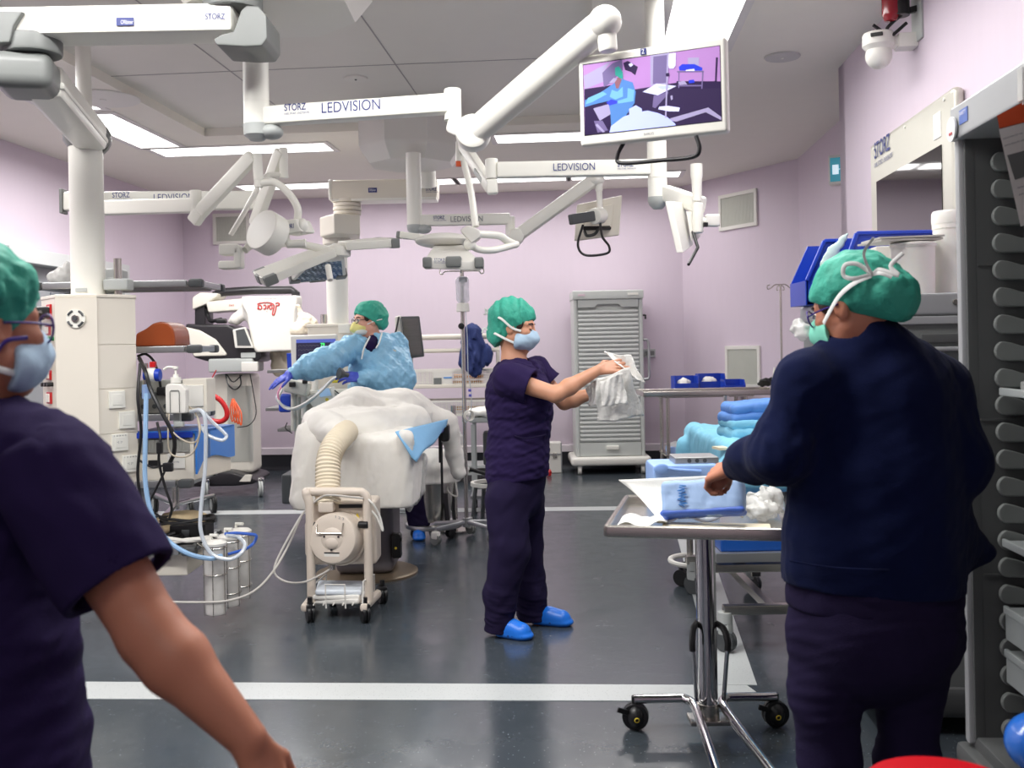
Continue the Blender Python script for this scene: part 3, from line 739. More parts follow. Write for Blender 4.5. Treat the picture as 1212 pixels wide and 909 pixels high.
# ---------- third mount: central spindle, lettered arm, spring arm
t = thing('ceiling_spindle', 'central white ceiling housing with a drop tube and lettered arm', 'ceiling arm', P(490, 190, 7.9))
c2 = P(487, 190, 8.15)
canopy(c2, .43, 2.93, t)
for zz in ():
    pass
A = P(490, 230, 7.75)
g = G(); g.cyl(V((A.x, 7.75, P(490, 268, 7.75).z)), V((A.x, 7.75, 2.95)), .058, n=28); g.cyl(V((A.x, 7.75, P(490, 250, 7.75).z)), V((A.x, 7.75, P(490, 249, 7.75).z)), .0595, n=28); g.build('drop_tube', WHITE, t)
z = P(490, 268, 7.75).z; g = G(); g.lathe([(0, -.06), (.03, -.058), (.055, -.03), (.06, 0), (.06, .01), (0, .01)], V((A.x, 7.75, z))); g.ell(V((A.x+.07, 7.75, z-.02)), (.06, .058, .038)); g.build('elbow_cap', LGREY, t)
a = V((A.x+.03, 7.75, P(505, 261, 7.75).z)); b = V((P(604, 264, 7.75).x, 7.75, a.z))
g = G(); g.bar(a, b, .075, .085, bev=.012); arm = g.build('arm', WHITE, t)
f = P(513, 263, 7.7); f.z = a.z-.012; storz(f, (1, 0, 0), UP, .036, arm); f = P(533.5, 263, 7.7); f.z = a.z-.02; ledvision(f, (1, 0, 0), UP, .042, arm, m=GREYINK)
g = G(); K = P(604, 268, 7.75); g.cyl(K+UP*-.07, K+UP*.075, .036, bev=.006); g.build('knuckle', WHITE, t)
S0, S1 = P(611, 280, 7.7), P(703, 213, 7.5)
g = G(); g.cyl(S0-V((0, .06, 0)), S0+V((0, .06, 0)), .062, n=28, bev=.02); g.build('joint_disc', WHITE, t)
g = G(); g.bar(S0, S1, .075, .1, bev=.03); g.ell(S1+V((.02, 0, 0)), (.06, .05, .045)); g.build('spring_arm', WHITE, t)
g = G(); g.cyl(P(709, 209, 7.5), P(709, 226, 7.5), .028); g.cyl(P(709, 225, 7.5), P(711, 260, 7.5), .022); g.build('hanger', WHITE, t)
t = thing('rear_facing_monitor', 'small white screen turned away, its back with a black loop handle', 'monitor', P(710, 258, 7.6))
q = [P(683, 242, 7.7), P(736.5, 231, 7.6), P(733, 278, 7.6), P(680, 285, 7.7)]
g = G(); g.prism(q, (0, .05, 0), bev=.008); q2 = [q[0]*.8+q[2]*.2, q[1]*.8+q[3]*.2, q[2]*.8+q[0]*.2, q[3]*.8+q[1]*.2]; g.prism([p-V((0, .03, 0)) for p in q2], (0, .04, 0), bev=.006); g.build('casing', CREAM, t)
g = G(); g.bar(P(675, 260, 7.3), P(707, 255, 7.42), .06, .075, bev=.01); g.build('grip_box', DGREY, t, label='dark grey grip box')
g = G(); g.cyl(P(703, 256, 7.38), P(712, 255, 7.46), .06, bev=.01); g.build('grip_end', WHITE, t)
g = G(); g.tube([P(690, 266, 7.4), P(684, 290, 7.4), P(693, 302, 7.4), P(718, 300, 7.4), P(721, 292, 7.4), P(713, 280, 7.4), P(710, 262, 7.4)], .009, sub=8); g.build('handle', BLACK, t)
g = G(); g.tube([P(692, 274, 7.55), P(695, 279, 7.5), P(704, 277, 7.5), P(710, 270, 7.5), P(722, 270, 7.58)], .012); g.box(P(706, 270, 7.58), (.2, .02, .03)); g.build('cable', BLACK, t)

# ---------- boxy far equipment pendant
t = thing('anaesthesia_pendant', 'boxy cream equipment arm with a round column going down behind the gowned nurse', 'medical pendant', P(400, 390, 9.0))
Y = 8.9
a = P(508, 205, Y); zz = P(450, 226, Y).z
g = G(); g.cyl(V((a.x, Y-.2, zz)), V((a.x, 8.5, CEIL)), .075, n=28); g.build('drop_tube', WHITE, t)
x0, x1 = P(392, 226, Y).x, P(519, 226, Y).x
g = G(); g.box(((x0+x1)/2, Y, zz), (x1-x0, .24, .17), bev=.025); arm = g.build('upper_arm', CREAM, t)
g = G(); g.box(((x0+x1)/2, Y, zz-.085), (x1-x0-.02, .225, .03), bev=.008); g.box((x0+.012, Y, zz), (.03, .25, .18), bev=.01); g.build('arm_trim', WHITE, arm)
g = G(); q = P(441, 225, Y-.122); g.box(q, (.075, .004, .04)); g.build('label_plate', LIPBLUE, arm); text('ORbiter', q+V((-.03, -.003, -.01)), (1, 0, 0), UP, .022, WHITEINK, 'lettering', arm, width=.06)
storz(P(504, 228, Y-.122), (1, 0, 0), UP, .04, arm)
xc = P(411, 245, Y).x; zb = P(411, 236, Y).z
g = G()
for k in range(4): g.cyl((xc, Y, zb-.035*k-.033), (xc, Y, zb-.035*k), .125-.004*(k % 2), n=32, bev=.008)
g.build('joint_collar', CREAM, t)
q = [P(381, 270, 8.6), P(398, 254, 8.55), P(429, 256, 8.75), P(429, 275, 8.75), P(397, 285, 8.55), P(381, 290, 8.6)]
g = G(); p0 = [P(381, 268, 8.5), P(398, 254, 8.45), P(398, 274, 8.45), P(381, 287, 8.5)]
zt, zb2 = P(404, 254, 8.6).z, P(404, 278, 8.6).z
pl = [px2(381, 8.75), px2(398, 8.5), px2(429, 8.62), px2(428, 9.1), px2(400, 9.2)]
g.prism([V((p.x, p.y, zb2)) for p in pl], (0, 0, zt-zb2), bev=.015); g.build('joint_box', CREAM, t, smooth=20)
xc = P(399, 330, Y).x
g = G(); g.cyl((xc, Y, P(399, 290, Y).z), (xc, Y, P(399, 276, Y).z), .12, n=32, bev=.012); g.build('column_collar', CREAM, t)
g = G(); g.cyl((xc, Y, 1.55), (xc, Y, P(399, 288, Y).z), .094, n=36); g.build('column', WHITE, t)
g = G(); xa, xb = P(367, 400, Y).x, P(440, 400, Y).x; zc = P(400, 384, Y).z
g.box(((xa+xb)/2, Y+.1, zc-.5), (xb-xa, .42, 1.0), bev=.02); g.box(((xa+xb)/2, Y+.1, zc-.01), (xb-xa+.02, .44, .03), bev=.01); cons = g.build('console', CREAM, t)
g = G(); g.box(P(407, 389, Y-.14), (.1, .012, .08), bev=.01); g.build('label_plate', WHITE, cons)
g = G(); g.cyl(P(383, 383, Y-.02), P(383, 372, Y-.02), .026); g.build('canister', STEEL, t)
# ================================================================== surgical lights
def led_material():
    m = bpy.data.materials.new('led_field'); m.use_nodes = True; nt = m.node_tree; b = nt.nodes['Principled BSDF']; L = nt.links
    tc = nt.nodes.new('ShaderNodeTexCoord'); vo = nt.nodes.new('ShaderNodeTexVoronoi'); vo.inputs['Scale'].default_value = 38; vo.inputs['Randomness'].default_value = .25; L.new(tc.outputs['Object'], vo.inputs['Vector'])
    cr = nt.nodes.new('ShaderNodeValToRGB'); cr.color_ramp.elements[0].position = .2; cr.color_ramp.elements[0].color = s2l((196, 204, 214))+(1,); cr.color_ramp.elements[1].position = .5; cr.color_ramp.elements[1].color = s2l((62, 72, 92))+(1,)
    L.new(vo.outputs['Distance'], cr.inputs[0]); L.new(cr.outputs[0], b.inputs['Base Color']); b.inputs['Roughness'].default_value = .2
    return m
LEDM = led_material()
def lobe(parent, c, out, nrm, length, w0, w1, thick=.05):
    """one lamp wing: a trapezoid slab from the hub outwards, LED side along -nrm, grey blocks at the tip corners"""
    out = V(out).normalized(); nrm = V(nrm); nrm = (nrm-out*nrm.dot(out)).normalized(); sd = out.cross(nrm)
    c = V(c)
    pts = [c+sd*w0/2, c+out*length*.86+sd*w1/2, c+out*length+sd*w1*.36, c+out*length-sd*w1*.36, c+out*length*.86-sd*w1/2, c-sd*w0/2]
    g = G(); g.prism(pts, nrm*thick, bev=.008); lb = g.build('lamp_wing', WHITE, parent, smooth=25)
    cen = sum(pts, V((0, 0, 0)))/6
    g = G(); g.prism([cen+(p-cen)*.86-nrm*.001 for p in pts], nrm*.004); g.build('led_field', LEDM, lb, smooth=0)
    R = Matrix((sd, out, nrm)).transposed()
    for s_ in (-1, 1):
        g = G(); g.box(c+out*length*.9+sd*s_*w1*.42+nrm*thick*.45, (w1*.2, length*.17, thick*1.12), R, bev=.008); g.build('grip_block', MGREY, lb)
    g = G(); g.box(c+out*length*.99+nrm*thick*.45, (w1*.3, .02, thick*1.1), R, bev=.006); g.build('grip_block', MGREY, lb)
    return lb

# ---------- left lamp with the double arm
t = thing('surgical_light', 'white surgical lamp with wide-spread wings on jointed arms behind the left column', 'surgical light', P(400, 296, 5.9))
sx = P(101, 200, 6.1)
g = G(); g.cyl((sx.x, 6.1, P(101, 262, 6.1).z), (sx.x, 6.1, CEIL), .045, n=24); g.build('drop_tube', WHITE, t)
za = P(190, 238, 6.25).z
a, b = P(76, 238, 6.2), P(306, 238, 6.3); a.z = b.z = za
g = G(); g.bar(a, b, .07, .115, bev=.014); arm = g.build('rear_arm', WHITE, t)
g = G(); g.box((a.x-.005, 6.2, za), (.02, .08, .15), bev=.004); g.build('arm_end_cap', MGREY, arm)
f = P(133, 238, 6.16); f.z = za-.005; storz(f, (1, 0, 0), UP, .045, arm); f = P(182, 238, 6.16); f.z = za-.012; ledvision(f, (1, 0, 0), UP, .042, arm)
K = P(232, 243, 5.75)
a = P(96, 247, 6.05); g = G(); g.bar(a, K, .07, .085, bev=.014); g.build('front_arm', WHITE, t)
g = G(); g.cyl(K+UP*-.07, K+UP*.085, .034, bev=.006); g.build('knuckle', WHITE, t)
g = G(); g.bar(P(231, 258, 5.75), P(300, 184, 5.6), .055, .085, bev=.02); g.bar(P(228, 252, 5.75), P(238, 262, 5.73), .06, .08, bev=.015); g.build('spring_arm', WHITE, t)
g = G(); g.cyl(P(304, 182, 5.6), P(306, 214, 5.6), .027, bev=.006); g.cyl(P(306, 213, 5.6), P(306, 222, 5.6), .024, bev=.004); g.build('pivot_tube', WHITE, t)
g = G(); g.bar(P(301, 268, 6.2), P(333, 178, 6.0), .06, .09, bev=.022); g.build('spring_arm', WHITE, t)
g = G(); g.cyl(P(335, 175, 6.0), P(336, 208, 6.0), .026, bev=.006); g.cyl(P(336, 207, 6.0), P(336, 211, 6.0), .027, bev=.003); g.build('pivot_tube', WHITE, t)
g = G(); g.tube([P(306, 217, 5.6), P(325, 216, 5.6), P(341, 228, 5.6), P(352, 246, 5.6), P(352, 262, 5.6)], .021, n=14, sub=8); g.build('yoke', WHITE, t)
g = G(); g.tube([P(313, 211, 5.9), P(318, 207, 5.95), P(334, 207, 6.0)], .015); g.build('yoke', WHITE, t)
g = G(); g.tube([P(305, 222, 5.6), P(290, 250, 5.6), P(273, 278, 5.6)], .014, n=10); g.build('yoke', WHITE, t)
# hub drum and branded square cover
hc = P(309, 271, 5.45)
dr_ = V((.55, .75, -.35)).normalized()
g = G(); g.cyl(hc, hc+dr_*.1, .115, n=40, bev=.006); g.build('drum', WHITE, t)
g = G(); g.cyl(P(316, 280, 5.5), P(330, 292, 5.5), .055, .045, n=28, bev=.02); g.build('handle', CLEARW, t, label='translucent sterile handle')
g = G(); g.cyl(P(318, 269, 5.55), P(334, 268, 5.55), .028); g.build('yoke_axle', WHITE, t)
sq = [P(328, 261, 5.5), P(350, 258.5, 5.5), P(357, 274, 5.5), P(334, 278, 5.5)]
g = G(); g.prism(sq, (.06, .1, .0), bev=.01); g.ell(P(358, 268, 5.55), (.03, .05, .045)); cv = g.build('joint_cover', WHITE, t)
text('OR1', P(340, 271, 5.49), (1, 0, .12), UP, .026, INK, 'lettering', cv, width=.035, bold=.03)
g = G(); g.tube([P(337, 278, 5.55), P(342, 289, 5.55), P(362, 288, 5.55)], .024, n=12, smooth=False); g.build('yoke', WHITE, t)
br = P(273, 296, 5.6)
g = G(); g.box(br, (.11, .1, .06), bev=.012); g.box(P(283, 305, 5.6), (.04, .1, .12), bev=.012); g.box(P(272, 314, 5.6), (.11, .09, .045), bev=.012); g.build('hinge_bracket', WHITE, t)
g = G(); g.tube([P(290, 296, 5.6), P(300, 290, 5.65), P(340, 288, 5.8), P(365, 291, 5.85), P(398, 298, 5.9)], .022, n=12, sub=8, flat=.7); g.build('yoke', WHITE, t)
hub = P(399, 298, 5.95)
g = G(); g.ell(hub, (.06, .06, .05)); g.cyl(hub-V((0, 0, .03)), hub+V((0, 0, .03)), .08, n=28, bev=.012); g.build('hub', WHITE, t)
lobe(t, P(405, 296, 5.95), P(466, 291, 6.1)-P(405, 296, 5.95), (0, -.15, 1), .31, .16, .3)
lobe(t, P(393, 301, 5.9), P(312, 333, 5.75)-P(393, 301, 5.9), (.3, -.12, 1), .45, .2, .26)
lobe(t, P(388, 308, 5.9), P(374, 337, 6.35)-P(388, 308, 5.9), (.1, -.55, 1), .42, .2, .34)
g = G(); g.cyl(P(388, 314, 5.6), P(391, 332, 5.55), .017, bev=.006); g.build('handle', WHITE, t)

# ---------- centre lamp
t = thing('surgical_light', 'flat white surgical lamp seen edge-on above the drip bag', 'surgical light', P(535, 298, 5.9))
g = G(); g.cyl(P(544, 168, 5.9), P(544, 191, 5.9), .024); g.build('pivot_tube', WHITE, t)
g = G(); g.cyl(P(543, 191, 5.9), P(543, 197, 5.9), .018); g.build('pivot_cap', ORANGE, t)
g = G(); g.tube([P(544, 186, 5.9), P(548, 190, 5.9), P(557, 225, 5.85), P(563, 268, 5.8)], .02, n=12); g.build('yoke', WHITE, t)
g = G(); g.prism([P(544, 272, 5.7), P(554, 266, 5.7), P(568, 272, 5.7), P(569, 280, 5.7), P(558, 288, 5.7)], (0, .12, 0), bev=.012); g.build('joint_cover', OFFW, t)
g = G(); g.tube([P(566, 277, 5.8), P(590, 279, 5.9), P(600, 285, 5.95), P(611, 290, 6.0)], .022, n=12); g.tube([P(556, 289, 5.75), P(566, 295, 5.8), P(584, 296, 5.85), P(612, 289, 6.0)], .02, n=12); g.ell(P(556, 289, 5.75), .035); g.build('yoke', WHITE, t)
g = G(); g.ell(P(525, 285, 6.0), (.17, .17, .045)); g.build('hub', OFFW, t)
lobe(t, P(505, 286, 6.05), P(477, 282, 6.15)-P(505, 286, 6.05), (0, 0, 1), .16, .14, .2, .04)
q0, q1, q2, q3 = P(514, 289, 5.95), P(548, 289, 5.95), P(570, 310, 5.45), P(502, 307, 5.45)
g = G(); g.prism([q0, q1, q2, q3], (0, 0, -.05), bev=.01); fr = g.build('lamp_wing', OFFW, t, smooth=25)
g = G(); cc = (q0+q1+q2+q3)/4; g.prism([cc+(p-cc)*.88+V((0, 0, -.051)) for p in (q0, q1, q2, q3)], (0, 0, -.004)); g.build('led_field', LEDM, fr, smooth=0)
for px, w in ((506, .05), (537, .085), (567, .05)):
    g = G(); p = P(px, 311 if px != 537 else 310, 5.46); g.box(p+V((0, .03, .0)), (w, .12, .058), bev=.01); g.build('grip_block', MGREY, fr)
storz(P(514, 311.5, 5.43), (1, 0, -.03), UP, .024, fr)
# ================================================================== things on and around the near pendant
gs = 'equipment on the pendant shelves'
# orange gel dome on the second shelf
AMBER = mat('amber_gel', (160, 76, 34), 0.3, var=0.15, scale=9, sss=0.2)
zt = ZS[1]+.018
t = thing('gel_positioner', 'orange-brown domed gel block lying on the second pendant shelf', 'gel positioner', V((P(188, 400, 5.55).x, 5.55, zt)), gs)
xa, xb = P(166, 405, 5.5).x, P(213, 405, 5.5).x; h = .135
arc = [V((xb, 5.42, zt))]+[V((xb-(xb-xa)*.78*(1-math.cos(a))/2, 5.42, zt+h*math.sin(a)**.75)) for a in [PI*k/14 for k in range(1, 8)]]
arc = [V((xb, 5.42, zt)), V((xb-.0, 5.42, zt+.05)), V((xb-.008, 5.42, zt+.09)), V((xb-.035, 5.42, zt+.122)), V((xb-.075, 5.42, zt+.133)), V((xb-.12, 5.42, zt+.122)), V((xb-.165, 5.42, zt+.09)), V((xa+.005, 5.42, zt+.07)), V((xa, 5.42, zt))]
g = G(); g.prism(arc, (0, .26, 0), bev=.012); g.build('dome', AMBER, t)
g = G(); g.box(((xa+xb)/2-.06, 5.55, zt+.01), (.3, .2, .02), bev=.008); g.build('gel_pad', mat('amber_pad', (186, 104, 46), .35, var=.1), t)
# bag on the top shelf
s = S(.008); z0 = ZS[0]+.014
s.ell(P(75, 326, 5.6)+V((0, 0, -.005)), (.05, .05, .055)); s.ell(P(66, 328, 5.6), (.04, .05, .04)); s.ell(P(80, 318, 5.6), (.025, .03, .04)); s.wave(.006, 55, 3).wave(.003, 120, 4).plane((0, 0, z0), (0, 0, -1))
o = s.build('plastic_bag', CLEARW); tag(o, 'crumpled clear plastic bag on the top pendant shelf beside the column', 'bag')
g = G(); zq = ZS[0]+.02; g.box((P(133, 322, 5.62).x, 5.62, zq+.04), (.12, .16, .075), bev=.012); o = g.build('control_box', LGREY); tag(o, 'small light grey box on the top pendant shelf behind the steel post', 'box', gs)
# gel dispenser bottle
zb = ZS[2]+.02; Y = 5.2
t = thing('sanitiser_bottle', 'white pump bottle clipped to the front of the third pendant shelf', 'pump bottle', P(209, 490, Y), gs)
c = P(210, 489, Y)
g = G()
prof = [(0.052, 0), (0.055, .01), (.055, .13), (.045, .155), (.022, .17), (.022, .185)]
pts = [V((c.x+sx*r, 0, c.z+z)) for sx in (1,) for r, z in prof]
poly_ = [V((c.x-.052, Y-.03, c.z)), V((c.x+.052, Y-.03, c.z)), V((c.x+.055, Y-.03, c.z+.12)), V((c.x+.03, Y-.03, c.z+.15)), V((c.x-.01, Y-.03, c.z+.155)), V((c.x-.045, Y-.03, c.z+.15)), V((c.x-.052, Y-.03, c.z+.135))]
g.prism(poly_, (0, .06, 0), bev=.01); g.build('bottle', OFFW, t)
g = G(); g.tube([V((c.x-.025, Y-.034, c.z+.005)), V((c.x-.025, Y-.034, c.z+.11)), V((c.x-.02, Y-.034, c.z+.118)), V((c.x+.018, Y-.034, c.z+.118)), V((c.x+.022, Y-.034, c.z+.11)), V((c.x+.022, Y-.034, c.z+.005))], .0022, smooth=False); g.build('bottle_holder', MGREY, t)
g = G(); q = V((c.x-.005, Y, c.z+.155)); g.cyl(q, q+UP*.03, .026); g.cyl(q+UP*.03, q+UP*.045, .014); g.cyl(q+UP*.045, q+UP*.075, .006); g.cyl(q+UP*.07, q+UP*.085, .014, bev=.003); g.tube([q+UP*.08, q+V((-.04, 0, .082)), q+V((-.062, 0, .07))], .006, n=8); g.build('pump', WHITE, t)
g = G(); g.box(P(210, 496, Y+.03), (.035, .03, .09), bev=.004); g.box(P(212, 502, Y+.02), (.05, .03, .025), bev=.004); g.build('clamp', LGREY, t)
# devices on the third shelf
def P2(x0, x1, Y): return P(x0, 470, Y).x, P(x1, 470, Y).x
xa, xb = P2(218, 247, 5.45); ztop = P(230, 448, 5.45).z; zbot = ZS[2]+.012
t = thing('white_device', 'white box with blank framed face on the third pendant shelf, beside the pump bottle', 'medical device', V(((xa+xb)/2, 5.5, zbot)), gs)
g = G(); g.box(((xa+xb)/2, 5.5, (ztop+zbot)/2), (xb-xa, .16, ztop-zbot), bev=.008); g.build('casing', CREAM, t)
g = G(); g.box(((xa+xb)/2-.003, 5.417, (ztop+zbot)/2-.0), (xb-xa-.03, .01, (ztop-zbot)*.62), bev=.003); g.build('face_panel', OFFW, t)
xa, xb = P2(168, 206, 5.5); ztop = P(190, 450, 5.5).z
t = thing('grey_device', 'grey instrument box with a black plug on the third pendant shelf', 'medical device', V(((xa+xb)/2, 5.55, zbot)), gs)
BEIGEG = mat('device_grey', (150, 150, 144), .45, var=.04)
g = G(); g.box(((xa+xb)/2, 5.55, (ztop+zbot)/2), (xb-xa+.06, .2, ztop-zbot), bev=.008); g.build('casing', BEIGEG, t)
g = G(); p = P(191, 463, 5.43); g.box(p, (.04, .04, .045), bev=.006); g.tube([p+V((.0, -.01, .02)), p+V((-.005, -.02, .08)), p+V((-.03, -.02, .16)), p+V((-.08, .0, .2)), p+V((-.13, .02, .19))], .007); g.build('plug', BLACK, t, label='black plug with a curved cord')
g = G()
for dx in (-.06, .0, .06):
    for dz in (-.02, .045): g.cyl(V(((xa+xb)/2+dx, 5.452, (ztop+zbot)/2+dz-.03)), V(((xa+xb)/2+dx, 5.44, (ztop+zbot)/2+dz-.03)), .012)
g.build('sockets', DGREY, t)
# suction regulator
t = thing('suction_regulator', 'blue and white round suction regulator beside the console under the second shelf', 'regulator', P(181, 445, 5.25))
p = P(181, 444, 5.25)
g = G(); g.cyl(p+V((-.03, 0, 0)), p+V((.015, 0, 0)), .036, bev=.006); g.build('gauge', WHITE, t)
g = G(); g.cyl(p+V((.012, 0, 0)), p+V((.04, 0, 0)), .033, bev=.006); g.cyl(p+V((-.045, 0, 0)), p+V((-.03, 0, 0)), .028, bev=.004); g.build('knob', BINBLUE, t)
g = G(); g.box(p+V((-.005, .02, .055)), (.03, .03, .03), bev=.004); g.build('inlet', RED, t)
g = G(); q = P(172, 430, 5.25); g.cyl(q, q-UP*.2, .014); g.build('post', STEEL, t)
g = G(); q = P(173, 455, 5.2); g.cyl(q, q-UP*.075, .022, bev=.004); g.build('jar', mat('blue_clear_plastic', (150, 180, 225), .2, alpha=.6), t)
# electrosurgical box with the blue cover on the fourth shelf
z0 = ZS[3]+.012; zt = P(230, 513, 5.3).z
x0, x1 = P(160, 540, 5.29).x, P(226, 540, 5.29).x
t = thing('surgical_generator', 'large off-white machine under a blue cover on the fourth pendant shelf', 'medical device', V(((x0+x1)/2, 5.5, z0)), gs)
g = G()
pl = [px2(158, 5.3), px2(227, 5.3), px2(271, 5.72), px2(200, 5.8)]
g.prism([V((p.x, p.y, z0)) for p in pl], (0, 0, zt-z0), bev=.008); g.build('casing', CREAM, t, smooth=20)
g = G(); q0, q1 = px2(163, 5.292), px2(222, 5.292)
g.box(((q0.x+q1.x)/2, 5.294, zt-.06), (q1.x-q0.x, .012, .07), bev=.003)
for k in range(16): g.box((q0.x+.012+k*(q1.x-q0.x-.02)/15, 5.287, zt-.055), (.004, .006, .055))
g.build('vent_panel', BEIGEG, t)
g = G(); g.box((q0.x+.07, 5.29, zt-.15), (.05, .012, .03), bev=.002); g.build('socket', BLACK, t)
g = G(); g.box((q0.x+.19, 5.294, zt-.14), (.09, .006, .08), bev=.001); g.build('rating_label', OFFW, t)
text('120-230 V~', V((q0.x+.155, 5.29, zt-.125)), (1, 0, 0), UP, .009, GREYINK, 'lettering', t, width=.07); text('50/60 Hz', V((q0.x+.155, 5.29, zt-.15)), (1, 0, 0), UP, .009, GREYINK, 'lettering', t, width=.05)
BLUEC = mat('blue_cover', (54, 128, 216), .35, var=.04)
a, b = V((pl[1].x, pl[1].y, 0)), V((pl[2].x, pl[2].y, 0)); dd = (b-a).normalized(); nn = V((dd.y, -dd.x, 0)); Lq = (b-a).length
def edge(u): return .06+.05*math.sin(u*5.2+2.6)+(.1 if u < .1 else 0)
g = G(); n = 14
for i in range(n):
    u0, u1 = i/n, (i+1)/n
    e0, e1 = [.15+.016*math.cos(u*6.28+.5)+.05*max(0, 1-u*7) for u in (u0, u1)]
    A0, A1_ = a+dd*(Lq*1.03*u0)+nn*.008, a+dd*(Lq*1.03*u1)+nn*.008
    g.prism([A0+UP*(zt+.012), A1_+UP*(zt+.012), A1_+UP*(zt-e1), A0+UP*(zt-e0)], nn*.01)
cv = [pl[0]+V((0, 0, zt)), pl[1]+nn*.018+V((0, 0, zt)), pl[2]+nn*.018+V((0, 0, zt)), pl[3]+V((0, 0, zt))]
g.prism(cv, (0, 0, .014)); bmesh.ops.remove_doubles(g.b, verts=g.b.verts, dist=.0005)
g.build('dust_cover', BLUEC, t, smooth=30)
g = G(); g.box(((q0.x+q1.x)/2, 5.285, zt-.005), (q1.x-q0.x+.04, .02, .03), bev=.003); g.build('cover_edge', BINBLUE, t)
# lower shelf clutter
zb = ZS[4]+.014
t = thing('power_adapter', 'black box-shaped power supply on the lowest pendant shelf among the cables', 'power supply', V((P(225, 628, 5.4).x, 5.4, zb)))
g = G(); g.box((P(226, 630, 5.4).x, 5.42, zb+.05), (.19, .16, .1), bev=.008); g.build('casing', BLACK, t)
g = G(); g.box((P(219, 630, 5.33).x, 5.337, zb+.05), (.04, .008, .05), bev=.002); g.build('rocker_switch', DGREY, t)
def rope(cx, cy, z, rx, ry, n, seed, wob=.02):
    rs = random.Random(seed); pts = []
    for k in range(n*10):
        a = k*2*PI/10; f = 1+wob*rs.uniform(-8, 8)*.5
        pts.append(V((cx+rx*f*math.cos(a), cy+ry*f*math.sin(a), z+k*.0009+rs.uniform(0, wob))))
    return pts
xl = P(195, 630, 5.3).x
for nm, lab, m, seed, r, dx, n, dz in (('cable_coil', 'thick black cable coiled on the lowest pendant shelf', BLACK, 1, .011, -.06, 4, .012), ('cable_coil', 'second black cable looped over the power supply on the lowest shelf', RUBBER, 2, .008, .1, 3, .1), ('cable_coil', 'white tubing coil lying in front of the power supply on the lowest shelf', OFFW, 3, .011, .08, 2, .013), ('cable_coil', 'blue cable loop at the left of the lowest pendant shelf', BINBLUE, 5, .008, -.2, 2, .012)):
    g = G(); g.tube(rope(xl+dx, 5.36 if dx != .08 else 5.3, zb+dz, .14 if seed != 3 else .16, .1 if seed != 3 else .05, n, seed), r, n=7, sub=2); tag(g.build(nm, m), lab, 'cable')
s = S(.01); s.ell(V((xl+.04, 5.48, zb+.1)), (.13, .1, .05)).ell(V((xl-.07, 5.45, zb+.07)), (.1, .08, .05)); s.wave(.012, 30, 5).wave(.005, 80, 6).plane((0, 0, zb), (0, 0, -1))
tag(s.build('tan_pouch', mat('tan_cloth', (196, 176, 140), .8, var=.15, scale=20)), 'crumpled tan pouch behind the coiled cables on the lowest shelf', 'pouch')
# suction canisters on the right of the lowest shelf
CAN = mat('canister_plastic', (232, 230, 226), .2, var=.06, alpha=.5, scale=18, stretch=(1, 1, 6), bump=.1)
cl = [P(255, 690, 5.15), P(272, 686, 5.32), P(285, 682, 5.48)]
for i, p in enumerate(cl):
    zt_, zb_ = P(255, 645, 5.15).z, P(255, 726, 5.15).z
    if i == 0:
        t = thing('suction_canister', 'clear suction canister with blue and white tubes, nearest of three on the lowest shelf', 'suction canister', V((p.x, p.y, zb_)), 'suction canisters'); first = t
        g = G(); g.lathe([(0, 0), (.048, 0), (.052, .01), (.055, zt_-zb_), (.052, zt_-zb_), (.048, .012), (0, .012)], V((p.x, p.y, zb_)), n=32); g.build('jar', CAN, t)
        s = S(.007); s.ell(V((p.x, p.y, zb_+.12)), (.04, .04, .1)); s.wave(.012, 45, 9).wave(.006, 90, 8); s.build('liner_bag', CLEARW, t)
        g = G(); g.lathe([(0, 0), (.06, 0), (.062, .012), (.05, .022), (.02, .028), (0, .028)], V((p.x, p.y, zt_)), n=32); lid = g.build('lid', OFFW, t)
        g = G(); g.tube([V((p.x-.02, p.y, zt_+.025)), V((p.x-.02, p.y, zt_+.05)), V((p.x+.02, p.y-.01, zt_+.05))], .009, smooth=False); g.build('spout', WHITE, lid)
        g = G()
        for a_ in range(3): g.tube([V((p.x+.058*math.cos(x), p.y+.058*math.sin(x), zt_-.01-a_*.135)) for x in [2*PI*k/20 for k in range(20)]], .0025, closed=True, sub=1, n=6)
        for k in range(3): x = -2.6+k*1.1; g.tube([V((p.x+.058*math.cos(x), p.y+.058*math.sin(x), zt_+.005)), V((p.x+.058*math.cos(x), p.y+.058*math.sin(x), zb_-.005)), V((p.x+.03*math.cos(x), p.y+.03*math.sin(x), zb_-.005))], .0025, smooth=False, n=6)
        g.tube([V((p.x-.058, p.y, zt_-.01)), V((p.x-.1, p.y+.05, zt_+.0)), V((p.x-.13, p.y+.1, ZS[4]))], .006, smooth=False); g.build('wire_holder', STEEL, t)
    else:
        c = copy_tree(first); c.location = V((p.x, p.y, zb_))
        c['label'] = ['', 'clear suction canister, the middle one of three on the lowest shelf', 'clear suction canister, far end of the row of three on the lowest shelf'][i]
